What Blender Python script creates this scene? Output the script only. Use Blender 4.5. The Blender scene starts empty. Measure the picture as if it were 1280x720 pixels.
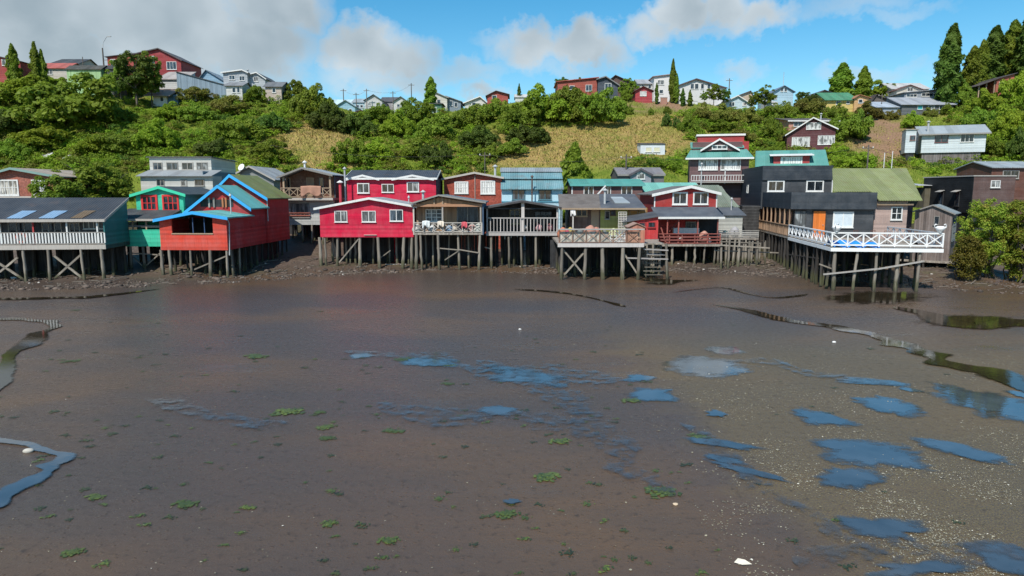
import bpy, math, random
import numpy as np
from mathutils import Vector, Matrix
random.seed(7)
RNG = np.random.default_rng(11)
scene = bpy.context.scene
C = bpy.data.collections.new("place"); scene.collection.children.link(C)

# ------------------------------------------------------------------ camera
F = 853.0; CH = 6.5; TH = math.radians(8.0); CT, ST = math.cos(TH), math.sin(TH)
cam_d = bpy.data.cameras.new("camera"); cam = bpy.data.objects.new("camera", cam_d)
C.objects.link(cam); scene.camera = cam
cam.location = (0, 0, CH); cam.rotation_euler = (math.radians(82.0), 0, 0)
cam_d.sensor_width = 36; cam_d.lens = 36 * F / 1280; cam_d.clip_end = 6000; cam_d.clip_start = 0.2

def ray(px, py):
    u = (px - 640) / F; v = (360 - py) / F
    return u, CT + v * ST, -ST + v * CT
def at(px, py, Y):
    u, dy, dz = ray(px, py); t = Y / dy
    return Vector((u * t, Y, CH + dz * t))
def ratio(px, py): u, dy, dz = ray(px, py); return u / dy
def proj(x, y, z):
    dz = z - CH
    dep = y * CT - dz * ST; up = y * ST + dz * CT
    return 640 + F * x / dep, 360 - F * up / dep

# ------------------------------------------------------------------ noise + terrain height
def _hash(ix, iy, s):
    h = (ix.astype(np.int64) * 374761393 + iy.astype(np.int64) * 668265263 + s * 982451653) & 0x7fffffff
    h = ((h ^ (h >> 13)) * 1274126177) & 0x7fffffff
    return ((h ^ (h >> 16)) & 0xffff) / 65535.0
def vnoise(x, y, s=0):
    x = np.asarray(x, float); y = np.asarray(y, float)
    ix = np.floor(x); iy = np.floor(y); fx = x - ix; fy = y - iy
    fx = fx * fx * (3 - 2 * fx); fy = fy * fy * (3 - 2 * fy)
    a = _hash(ix, iy, s); b = _hash(ix + 1, iy, s); c = _hash(ix, iy + 1, s); d = _hash(ix + 1, iy + 1, s)
    return (a + (b - a) * fx) * (1 - fy) + (c + (d - c) * fx) * fy
def fbm(x, y, s=0, o=4):
    t = 0; a = 0.5; n = 0
    for k in range(o):
        t = t + a * vnoise(x, y, s + k); n += a; a *= .5; x = np.asarray(x) * 2.03; y = np.asarray(y) * 2.03
    return t / n
CREST = [(-400, 97), (0, 99), (100, 101), (200, 114), (300, 114), (400, 127), (450, 142), (520, 143), (580, 138), (640, 128), (700, 119), (770, 120),
         (800, 125), (870, 126), (930, 137), (1000, 136), (1080, 139), (1120, 136), (1190, 132), (1230, 113), (1280, 109), (1700, 105)]
YC = 140.0; YH = 87.0
_cr = [ratio(p, q) for p, q in CREST]; _cz = [at(p, q, YC).z for p, q in CREST]
SH = [(-90, 46), (-32, 46.5), (-24, 48.5), (-17, 52), (-11, 56), (-4, 57.5), (5, 55), (16, 56), (22, 53), (27, 49), (31, 45), (60, 43), (90, 42)]
def smooth(t): t = np.clip(t, 0, 1); return t * t * (3 - 2 * t)
def tz(X, Y):
    X = np.asarray(X, float); Y = np.asarray(Y, float)
    ys = np.interp(X, [a for a, b in SH], [b for a, b in SH]) + 1.5 * (fbm(X / 5, Y / 5, 3) - .5)
    s = Y - ys
    rough = smooth((s + 1) / 5)
    z = 0.40 * smooth(s / 9) + 0.25 * smooth((s - 5) / 5) * np.clip(.5 - X / 40, 0, 1) + 1.9 * smooth((s - 11) / 12) + 0.35 * smooth((s - 20) / 10)
    z = z + rough * (0.5 * (fbm(X / 2.2, Y / 2.2, 21) - .5) + 0.18 * (fbm(X / .7, Y / .7, 8, 2) - .5)) * (1 - smooth((Y - 74) / 6))
    r = X / np.maximum(Y, 20)
    zc = np.interp(r, _cr, _cz)
    t = np.clip((Y - YH) / (YC - YH), 0, 1)
    prof = t ** 0.95
    z = z + (zc - 2.9) * prof
    z = z + smooth((Y - 88) / 10) * (1 - smooth((Y - 128) / 12)) * (2.4 * (fbm(X / 14, Y / 14, 5) - .5) + .9 * (fbm(X / 4, Y / 4, 15) - .5))
    z = z + np.clip(Y - YC, 0, 400) * 0.02
    z = z + 0.02 * (fbm(X / 3, Y / 3, 9) - .5) * (1 - rough)
    return z
def tz1(x, y): return float(tz(x, y))
def hit(px, py, near=30, far=400):
    u, dy, dz = ray(px, py); t = np.arange(near, far, .25)
    z = CH + dz * t; g = tz(u * t, dy * t); k = np.argmax(g > z)
    if not (g > z).any(): return None
    return Vector((u * t[k], dy * t[k], g[k]))
def gnd(px, py):
    u, dy, dz = ray(px, py); t = -CH / dz
    return u * t, dy * t

# ------------------------------------------------------------------ objects
def link(o, parent=None):
    C.objects.link(o)
    if parent is not None: o.parent = parent
    return o
def tag(o, label=None, cat=None, group=None, kind=None):
    if label: o["label"] = label
    if cat: o["category"] = cat
    if group: o["group"] = group
    if kind: o["kind"] = kind
    return o
def empty(name, loc, yaw=0):
    o = bpy.data.objects.new(name, None); o.location = loc; o.rotation_euler = (0, 0, yaw); o.empty_display_size = .5
    return link(o)
def fast_mesh(name, V, Q, mat, k=4, smooth_=False):
    V = np.asarray(V, np.float32); Q = np.asarray(Q, np.int32); me = bpy.data.meshes.new(name)
    me.vertices.add(len(V)); me.vertices.foreach_set("co", V.ravel())
    me.loops.add(Q.size); me.loops.foreach_set("vertex_index", Q.ravel())
    me.polygons.add(len(Q)); me.polygons.foreach_set("loop_start", np.arange(len(Q), dtype=np.int32) * k)
    me.update(calc_edges=True); me.validate()
    if smooth_: me.polygons.foreach_set("use_smooth", np.ones(len(Q), bool))
    if mat: me.materials.append(mat)
    return me
class MB:
    def __init__(s): s.v = []; s.f = []; s.sm = False
    def add(s, vs, fs):
        n = len(s.v); s.v += [tuple(v) for v in vs]; s.f += [tuple(i + n for i in f) for f in fs]; return s
    def box(s, x0, x1, y0, y1, z0, z1):
        return s.add([(x0, y0, z0), (x1, y0, z0), (x1, y1, z0), (x0, y1, z0), (x0, y0, z1), (x1, y0, z1), (x1, y1, z1), (x0, y1, z1)],
                     [(0, 3, 2, 1), (4, 5, 6, 7), (0, 1, 5, 4), (1, 2, 6, 5), (2, 3, 7, 6), (3, 0, 4, 7)])
    def prism(s, poly, off):           # poly: list of 3d points, off: vector
        n = len(poly); P = [Vector(p) for p in poly]; o = Vector(off)
        return s.add(P + [p + o for p in P], [tuple(range(n))[::-1], tuple(range(n, 2 * n))] + [(i, (i + 1) % n, (i + 1) % n + n, i + n) for i in range(n)])
    def slab(s, p, th): return s.prism(p, (0, 0, th))
    def beam(s, p, q, w, h):
        p = Vector(p); q = Vector(q); d = (q - p); L = d.length
        if L < 1e-6: return s
        d /= L; up = Vector((0, 0, 1)) if abs(d.z) < .95 else Vector((0, 1, 0))
        r = d.cross(up).normalized() * w / 2; u = r.cross(d).normalized() * h / 2
        c = [-r - u, r - u, r + u, -r + u]
        return s.add([p + k for k in c] + [q + k for k in c], [(0, 1, 2, 3), (7, 6, 5, 4), (0, 4, 5, 1), (1, 5, 6, 2), (2, 6, 7, 3), (3, 7, 4, 0)])
    def tube(s, pts, rad, n=8):
        pts = [Vector(p) for p in pts]; R = rad if isinstance(rad, (list, tuple)) else [rad] * len(pts); b = len(s.v)
        for i, p in enumerate(pts):
            d = (pts[min(i + 1, len(pts) - 1)] - pts[max(i - 1, 0)]).normalized()
            up = Vector((0, 0, 1)) if abs(d.z) < .9 else Vector((0, 1, 0))
            r = d.cross(up).normalized(); u = r.cross(d)
            for k in range(n):
                a = 2 * math.pi * k / n; s.v.append(tuple(p + (r * math.cos(a) + u * math.sin(a)) * R[i]))
        for i in range(len(pts) - 1):
            for k in range(n): s.f.append((b + i * n + k, b + i * n + (k + 1) % n, b + (i + 1) * n + (k + 1) % n, b + (i + 1) * n + k))
        s.f.append(tuple(b + k for k in range(n))[::-1]); e = b + (len(pts) - 1) * n; s.f.append(tuple(e + k for k in range(n)))
        return s
    def lathe(s, prof, c=(0, 0, 0), n=16):
        b = len(s.v)
        for r, z in prof:
            for k in range(n):
                a = 2 * math.pi * k / n; s.v.append((c[0] + r * math.cos(a), c[1] + r * math.sin(a), c[2] + z))
        for i in range(len(prof) - 1):
            for k in range(n): s.f.append((b + i * n + k, b + i * n + (k + 1) % n, b + (i + 1) * n + (k + 1) % n, b + (i + 1) * n + k))
        return s
    def mesh(s, name, mat, dz=0, dxy=(0, 0)):
        me = bpy.data.meshes.new(name); me.from_pydata([(v[0] + dxy[0], v[1] + dxy[1], v[2] + dz) for v in s.v], [], s.f); me.update()
        if mat: me.materials.append(mat)
        if s.sm:
            for p in me.polygons: p.use_smooth = True
        return me
    def build(s, name, mat, parent=None, dz=0):
        return link(bpy.data.objects.new(name, s.mesh(name, mat, dz)), parent)

# ------------------------------------------------------------------ materials
def newmat(name):
    m = bpy.data.materials.new(name); m.use_nodes = True; nt = m.node_tree
    return m, nt, nt.nodes["Principled BSDF"]
def N(nt, t, **k):
    n = nt.nodes.new(t)
    for a, b in k.items():
        if a.startswith("i_"): n.inputs[a[2:].replace("_", " ")].default_value = b
        else: setattr(n, a, b)
    return n
def mth(nt, op, a, b=None, c=None, clamp=False):
    n = nt.nodes.new("ShaderNodeMath"); n.operation = op; n.use_clamp = clamp
    for i, x in enumerate((a, b, c)):
        if x is None: continue
        if isinstance(x, (int, float)): n.inputs[i].default_value = x
        else: nt.links.new(x, n.inputs[i])
    return n.outputs[0]
def mixc(nt, f, a, b, bt="MIX"):
    n = nt.nodes.new("ShaderNodeMix"); n.data_type = "RGBA"; n.blend_type = bt
    for i, x in ((0, f), (6, a), (7, b)):
        if isinstance(x, (int, float)): n.inputs[i].default_value = x
        elif isinstance(x, (tuple, list)): n.inputs[i].default_value = (*x[:3], 1)
        else: nt.links.new(x, n.inputs[i])
    return n.outputs[2]
def noise(nt, vec, scale, detail=3, rough=.55, out=0):
    n = nt.nodes.new("ShaderNodeTexNoise"); n.inputs["Scale"].default_value = scale; n.inputs["Detail"].default_value = detail; n.inputs["Roughness"].default_value = rough
    if vec is not None: nt.links.new(vec, n.inputs["Vector"])
    return n.outputs[out]
def ramp(nt, x, lo, hi, a=0.0, b=1.0):
    n = nt.nodes.new("ShaderNodeMapRange"); n.clamp = True
    n.inputs[1].default_value = lo; n.inputs[2].default_value = hi; n.inputs[3].default_value = a; n.inputs[4].default_value = b
    nt.links.new(x, n.inputs[0]); return n.outputs[0]
def scalevec(nt, vec, s):
    n = nt.nodes.new("ShaderNodeMapping"); n.inputs["Scale"].default_value = s; nt.links.new(vec, n.inputs[0]); return n.outputs[0]
def lin(c):    # sRGB 0..255 -> linear
    return tuple(((x / 255) / 12.92 if x / 255 <= .04045 else ((x / 255 + .055) / 1.055) ** 2.4) for x in c)
_M = {}
def paint(kind, col, wear=.25, rough=.7):
    key = (kind, tuple(col), wear, rough)
    if key in _M: return _M[key]
    m, nt, B = newmat(kind + "_paint"); L = nt.links
    tc = N(nt, "ShaderNodeTexCoord").outputs["Object"]
    sx = N(nt, "ShaderNodeSeparateXYZ"); L.new(tc, sx.inputs[0]); X, Y, Z = sx.outputs
    dark = tuple(c * .62 for c in col); pale = tuple(min(1, c * .75 + .09) for c in col)
    n1 = noise(nt, tc, 1.1, 5, .6)
    stz = scalevec(nt, tc, (5, 5, .6)); n2 = noise(nt, stz, 1.5, 4, .65)
    c = mixc(nt, ramp(nt, n1, .38, .66, 0, min(.8, wear * 1.9)), col, pale); n4 = noise(nt, scalevec(nt, tc, (.5, .5, .5)), 1.3, 3, .5); c = mixc(nt, ramp(nt, n4, .35, .65, 0, .28), c, tuple(k * .72 for k in col))
    c = mixc(nt, ramp(nt, n2, .5, .75, 0, wear * 1.8), c, dark)
    h = None; bs = .3; bd = .03
    def board(coord, w, var):
        k = mth(nt, "DIVIDE", coord, w); fl = mth(nt, "FLOOR", k); fr = mth(nt, "FRACT", k)
        wn = N(nt, "ShaderNodeTexWhiteNoise", noise_dimensions="1D"); L.new(fl, wn.inputs["W"])
        return fr, ramp(nt, wn.outputs[0], 0, 1, 1 - var, 1 + var)
    xy = mth(nt, "ADD", X, Y)
    if kind == "siding":
        fr, v = board(Z, .17, .10 + wear * .2); h = fr; bs = .8; bd = .035
    elif kind == "board":
        fr, v = board(xy, .16, .12 + wear * .4); h = ramp(nt, fr, 0, .12); bs = .8; bd = .02
    elif kind == "shingle":
        fr, v0 = board(Z, .16, .1); br = N(nt, "ShaderNodeTexBrick"); br.inputs["Scale"].default_value = 1
        cb = N(nt, "ShaderNodeCombineXYZ"); L.new(xy, cb.inputs[0]); L.new(Z, cb.inputs[1]); L.new(cb.outputs[0], br.inputs["Vector"])
        br.inputs["Brick Width"].default_value = .16; br.inputs["Row Height"].default_value = .16; br.inputs["Mortar Size"].default_value = .008
        br.inputs["Color1"].default_value = (.78, .78, .78, 1); br.inputs["Color2"].default_value = (1.2, 1.2, 1.2, 1); br.inputs["Mortar"].default_value = (.5, .5, .5, 1)
        c = mixc(nt, 1.0, c, br.outputs[0], "MULTIPLY"); v = v0; h = fr; bs = .8; bd = .03
    elif kind in ("corrx", "corry"):
        co = X if kind == "corrx" else Y
        h = mth(nt, "SINE", mth(nt, "MULTIPLY", co, 2 * math.pi / .19)); bs = .7; bd = .03
        k = mth(nt, "FLOOR", mth(nt, "DIVIDE", co, .86)); wn = N(nt, "ShaderNodeTexWhiteNoise", noise_dimensions="1D"); L.new(k, wn.inputs["W"])
        v = ramp(nt, wn.outputs[0], 0, 1, .86, 1.12)
        rust = noise(nt, scalevec(nt, tc, (1, 1, 1)), .9, 6, .7)
        c = mixc(nt, ramp(nt, rust, .55, .72, 0, min(.85, wear * 1.5)), c, (.16, .085, .05))
    elif kind == "tar":
        v = None; n3 = noise(nt, tc, .5, 4, .6); c = mixc(nt, ramp(nt, n3, .4, .65, 0, .5), c, tuple(min(1, k * 1.5 + .015) for k in col)); h = noise(nt, tc, 20, 2)
    elif kind in ("wood", "pile"):
        g = noise(nt, scalevec(nt, tc, (9, 9, .8)), 2, 4, .6); c = mixc(nt, ramp(nt, g, .3, .7, 0, .55), c, dark); v = None; h = g; bd = .012
        o = N(nt, "ShaderNodeObjectInfo").outputs["Random"]; v = ramp(nt, o, 0, 1, .7, 1.3)
        if kind == "pile":
            tz_ = mth(nt, "ADD", Z, mth(nt, "MULTIPLY", mth(nt, "SUBTRACT", noise(nt, scalevec(nt, tc, (1, 1, 3)), 2.5, 4, .6), .5), .35))
            c = mixc(nt, ramp(nt, tz_, .30, .44, .85, 0), c, (.060, .062, .028)); c = mixc(nt, ramp(nt, tz_, .10, .2, .8, 0), c, (.026, .022, .018)); c = mixc(nt, ramp(nt, n1, .56, .7, 0, .6), c, tuple(min(1, k * 1.6) for k in col))
    else:
        v = None; h = noise(nt, tc, 9, 3); bd = .006
    if v is not None:
        cc = N(nt, "ShaderNodeCombineXYZ"); [L.new(v, cc.inputs[i]) for i in range(3)]
        c = mixc(nt, 1.0, c, cc.outputs[0], "MULTIPLY")
    if isinstance(c, tuple): B.inputs["Base Color"].default_value = (*c, 1)
    else: L.new(c, B.inputs["Base Color"])
    bp = N(nt, "ShaderNodeBump"); bp.inputs["Strength"].default_value = bs; bp.inputs["Distance"].default_value = bd
    L.new(h, bp.inputs["Height"]); L.new(bp.outputs[0], B.inputs["Normal"])
    L.new(ramp(nt, n1, .3, .7, rough - .1, min(1, rough + .12)), B.inputs["Roughness"])
    B.inputs["Specular IOR Level"].default_value = .3
    _M[key] = m; return m
def glass(tint=(.012, .016, .02), rough=.06):
    key = ("glass", tint)
    if key in _M: return _M[key]
    m, nt, B = newmat("window_glass"); L = nt.links
    tc = N(nt, "ShaderNodeTexCoord").outputs["Object"]; o = N(nt, "ShaderNodeObjectInfo").outputs["Random"]
    n = noise(nt, scalevec(nt, tc, (3, 3, .7)), 1.5, 3)
    c = mixc(nt, ramp(nt, n, .45, .7, 0, .8), tint, tuple(t * 5 + .02 for t in tint))
    L.new(c, B.inputs["Base Color"]); B.inputs["Roughness"].default_value = rough; B.inputs["Specular IOR Level"].default_value = .6
    _M[key] = m; return m
def curtain(col=(.62, .62, .6), th=.5):
    key = ("curtain", col, th)
    if key in _M: return _M[key]
    m, nt, B = newmat("curtained_glass"); L = nt.links
    tc = N(nt, "ShaderNodeTexCoord").outputs["Object"]; sx = N(nt, "ShaderNodeSeparateXYZ"); L.new(tc, sx.inputs[0])
    w = mth(nt, "SINE", mth(nt, "MULTIPLY", mth(nt, "ADD", sx.outputs[0], mth(nt, "MULTIPLY", noise(nt, tc, 2), .3)), 26))
    c = mixc(nt, ramp(nt, w, -1, 1), tuple(k * .5 for k in col), col); n = noise(nt, scalevec(nt, tc, (1.3, 1, .6)), 1.2, 2)
    c = mixc(nt, ramp(nt, n, th, th + .1, 0, .85), c, tuple(k * .1 for k in col))
    L.new(c, B.inputs["Base Color"]); B.inputs["Roughness"].default_value = .8; B.inputs["Coat Weight"].default_value = .6; B.inputs["Coat Roughness"].default_value = .05
    _M[key] = m; return m
def plain(col, rough=.6, name="plain_paint", metal=0):
    key = (name, tuple(col), rough)
    if key in _M: return _M[key]
    m, nt, B = newmat(name); tc = N(nt, "ShaderNodeTexCoord").outputs["Object"]; n = noise(nt, tc, 3, 4, .6)
    c = mixc(nt, ramp(nt, n, .4, .7, 0, .5), col, tuple(k * .7 for k in col)); nt.links.new(c, B.inputs["Base Color"])
    B.inputs["Roughness"].default_value = rough; B.inputs["Metallic"].default_value = metal
    _M[key] = m; return m
def leafmat(name, c1, c2, c3, trans=.48):
    m, nt, B = newmat(name); L = nt.links
    g = N(nt, "ShaderNodeNewGeometry").outputs["Random Per Island"]; o = N(nt, "ShaderNodeObjectInfo").outputs["Random"]
    tc = N(nt, "ShaderNodeTexCoord").outputs["Object"]; n = noise(nt, tc, 2.2, 2)
    geo = N(nt, "ShaderNodeNewGeometry").outputs["Position"]; big = noise(nt, geo, .12, 3)
    c = mixc(nt, ramp(nt, g, 0, 1), c1, c2)
    c = mixc(nt, ramp(nt, n, .5, .72, 0, .7), c, c3)
    k = mth(nt, "ADD", mth(nt, "MULTIPLY", o, .5), mth(nt, "MULTIPLY", big, .9)); hs = N(nt, "ShaderNodeHueSaturation")
    L.new(ramp(nt, k, .35, 1.05, .475, .525), hs.inputs["Hue"]); L.new(ramp(nt, o, 0, 1, .72, 1.3), hs.inputs["Value"]); hs.inputs["Saturation"].default_value = 1.0
    L.new(c, hs.inputs["Color"]); c = hs.outputs[0]
    L.new(c, B.inputs["Base Color"]); B.inputs["Roughness"].default_value = .6; B.inputs["Specular IOR Level"].default_value = .25
    tr = N(nt, "ShaderNodeBsdfTranslucent"); L.new(c, tr.inputs[0]); ms = N(nt, "ShaderNodeMixShader"); ms.inputs[0].default_value = trans
    L.new(B.outputs[0], ms.inputs[1]); L.new(tr.outputs[0], ms.inputs[2])
    L.new(ms.outputs[0], nt.nodes["Material Output"].inputs[0]); return m

# ------------------------------------------------------------------ light + sky
S_EL = math.radians(50); S_AZ = math.radians(24)       # sun behind the camera, somewhat to its left
to_sun = Vector((-math.sin(S_AZ) * math.cos(S_EL), -math.cos(S_AZ) * math.cos(S_EL), math.sin(S_EL)))
sd = bpy.data.lights.new("sun", "SUN"); sd.energy = 4.2; sd.angle = math.radians(.5); sd.color = (1, .955, .88)
so = link(bpy.data.objects.new("sun", sd)); so.rotation_euler = to_sun.to_track_quat("Z", "Y").to_euler(); so.location = (0, 0, 80)
W = bpy.data.worlds.new("World"); scene.world = W; W.use_nodes = True; nt = W.node_tree; L = nt.links; nt.nodes.clear()
out = N(nt, "ShaderNodeOutputWorld")
sky = N(nt, "ShaderNodeTexSky", sky_type="NISHITA"); sky.sun_disc = False; sky.sun_elevation = S_EL
sky.sun_rotation = math.atan2(to_sun.x, to_sun.y); sky.air_density = 1.0; sky.dust_density = .15; sky.ozone_density = 2.2; sky.altitude = 0
hs = N(nt, "ShaderNodeHueSaturation"); hs.inputs["Saturation"].default_value = 1.42; hs.inputs["Hue"].default_value = .486; L.new(sky.outputs[0], hs.inputs["Color"])
bgs = N(nt, "ShaderNodeBackground"); bgs.inputs[1].default_value = .108; L.new(hs.outputs[0], bgs.inputs[0])
tc = N(nt, "ShaderNodeTexCoord").outputs["Generated"]
nrm = N(nt, "ShaderNodeVectorMath", operation="NORMALIZE"); L.new(tc, nrm.inputs[0]); V = nrm.outputs[0]
sx = N(nt, "ShaderNodeSeparateXYZ"); L.new(V, sx.inputs[0])
az = mth(nt, "ARCTAN2", sx.outputs[0], sx.outputs[1]); el = mth(nt, "ARCSINE", sx.outputs[2])
# slightly warped coordinates give the clouds ragged edges
wx = mth(nt, "MULTIPLY", mth(nt, "SUBTRACT", noise(nt, V, 14, 4, .6), .5), .10)
wy = mth(nt, "MULTIPLY", mth(nt, "SUBTRACT", noise(nt, scalevec(nt, V, (1.7, 1.3, 1.9)), 17, 4, .6), .5), .065)
azw = mth(nt, "ADD", az, wx); elw = mth(nt, "ADD", el, wy)
CLOUDS = [(30, -20, 230, 105, 1.3), (190, 20, 180, 80, 1.3), (300, 55, 120, 60, 1.1), (345, 0, 85, 55, 1.2), (60, 75, 200, 55, 1.1), (230, 85, 110, 35, .9),
          (420, 62, 38, 30, .9), (462, 62, 66, 44, 1.1), (500, 72, 45, 38, .9), (480, 98, 95, 22, .7), (575, 88, 75, 18, .55), (605, 112, 45, 12, .8), (640, 45, 60, 16, .45),
          (672, 60, 62, 30, .95), (730, 55, 60, 32, 1.1), (765, 68, 32, 25, .8), (715, 88, 80, 12, .4), (812, 35, 45, 24, .8), (850, 18, 50, 32, 1.1), (905, 10, 55, 38, 1.05), (945, 20, 55, 26, .9), (880, 45, 80, 12, .5),
          (1060, 4, 110, 18, .45), (1125, 18, 70, 12, .35), (925, 92, 40, 16, .5), (1090, 90, 75, 14, .5), (1190, 95, 40, 10, .3)]
field = None
for px, py, hw, hh, s in CLOUDS:
    u, dy, dz = ray(px, py); l = math.sqrt(u * u + dy * dy + dz * dz); a0 = math.atan2(u, dy); e0 = math.asin(dz / l); cu = math.cos(math.atan(u))
    dx = mth(nt, "DIVIDE", mth(nt, "SUBTRACT", azw, a0), hw / F * cu * cu); de = mth(nt, "DIVIDE", mth(nt, "SUBTRACT", elw, e0), hh / F * cu)
    d = mth(nt, "ADD", mth(nt, "MULTIPLY", dx, dx), mth(nt, "MULTIPLY", de, de))
    w = mth(nt, "MULTIPLY", mth(nt, "SUBTRACT", 1.0, d, clamp=True), s)
    field = w if field is None else mth(nt, "MAXIMUM", field, w)
# broken cloud over the rest of the sky
gen = ramp(nt, noise(nt, scalevec(nt, V, (1, 1, 2.2)), 2.6, 5, .55), .56, .74); hi = ramp(nt, el, .34, .46); beh = ramp(nt, sx.outputs[1], .15, .45, 1, 0)
gen = mth(nt, "MULTIPLY", gen, mth(nt, "MAXIMUM", hi, beh)); field = mth(nt, "MAXIMUM", field, gen)
fine = noise(nt, V, 26, 5, .6)
dens = ramp(nt, mth(nt, "ADD", field, mth(nt, "MULTIPLY", mth(nt, "SUBTRACT", fine, .5), .17)), .02, .85)
dens = mth(nt, "POWER", dens, 1.2)
sh = noise(nt, V, 7, 3, .5)
ccol = mixc(nt, ramp(nt, mth(nt, "SUBTRACT", sh, mth(nt, "MULTIPLY", mth(nt, "SUBTRACT", field, .6), .22)), .26, .66), (.275, .33, .365), (.54, .59, .62))
bgc = N(nt, "ShaderNodeBackground"); L.new(ccol, bgc.inputs[0]); bgc.inputs[1].default_value = 1
mx = N(nt, "ShaderNodeMixShader"); L.new(mth(nt, "MULTIPLY", dens, .93), mx.inputs[0]); L.new(bgs.outputs[0], mx.inputs[1]); L.new(bgc.outputs[0], mx.inputs[2]); L.new(mx.outputs[0], out.inputs[0])
scene.view_settings.view_transform = "Standard"; scene.view_settings.look = "None"; scene.view_settings.exposure = 0.4; scene.view_settings.gamma = 1
scene.cycles.max_bounces = 6; scene.cycles.diffuse_bounces = 3; scene.cycles.use_denoising = True

# ------------------------------------------------------------------ ground
def axis(segs):
    a = []
    for lo, hi, st in segs: a += list(np.arange(lo, hi, st))
    return np.array(a + [segs[-1][1]], float)
gx = axis([(-2500, -400, 150), (-400, -130, 10), (-130, -60, 1.5), (-60, 60, .6), (60, 130, 1.5), (130, 400, 10), (400, 2500, 150)])
gy1 = axis([(-600, -50, 50), (-50, 4, 4), (4, 44, .8), (44, 70, .35)])
gy2 = axis([(70, 150, .6), (150, 200, 2), (200, 400, 20), (400, 3000, 200)])
def zones(x, y, z):
    """R green cover, G golden dry grass, B bare soil, A wet"""
    n = fbm(x / 9, y / 9, 40); n2 = fbm(x / 3, y / 3, 44)
    px = 640 + F * x / np.maximum(y, 1); dep = y * CT - (z - CH) * ST; py = 360 - F * (y * ST + (z - CH) * CT) / np.maximum(dep, 1)
    def blob(cx, cy, hw, hh): return np.clip(1.5 - ((px - cx) / hw) ** 2 - ((py - cy) / hh) ** 2, 0, 1)
    hill = smooth((y - 84) / 4)
    gold = np.maximum.reduce([blob(402, 186, 72, 38), blob(690, 185, 150, 26), blob(780, 175, 90, 28), blob(580, 200, 50, 18), blob(470, 175, 40, 12) * .5, blob(1100, 180, 60, 30) * .6, blob(1190, 135, 60, 12) * .5, blob(880, 165, 60, 20) * .4, blob(820, 150, 40, 8)])
    gold = np.clip(gold * (.05 + 1.7 * (.4 * n + .6 * n2)) , 0, 1) * hill
    soil = np.maximum.reduce([blob(1096, 172, 42, 32), blob(815, 133, 40, 9), blob(880, 138, 25, 5) * .6, blob(170, 122, 18, 6)]) * np.clip(n2 * 2.4 - .3, 0, 1) * hill
    return gold, soil, hill
def ground_mesh(name, gx, gy, mat):
    X, Y = np.meshgrid(gx, gy); Z = tz(X, Y); nx, ny = len(gx), len(gy)
    V_ = np.stack([X, Y, Z], -1).reshape(-1, 3); i = np.arange(nx * ny).reshape(ny, nx)
    Q = np.stack([i[:-1, :-1], i[:-1, 1:], i[1:, 1:], i[1:, :-1]], -1).reshape(-1, 4)
    me = fast_mesh(name, V_, Q, mat, smooth_=True)
    g, s_, h = zones(X.ravel(), Y.ravel(), Z.ravel())
    ca = me.color_attributes.new("zone", "FLOAT_COLOR", "POINT"); ca.data.foreach_set("color", np.stack([g, s_, h, np.ones_like(g)], -1).astype(np.float32).ravel())
    return tag(link(bpy.data.objects.new(name, me)), kind="structure")
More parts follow.
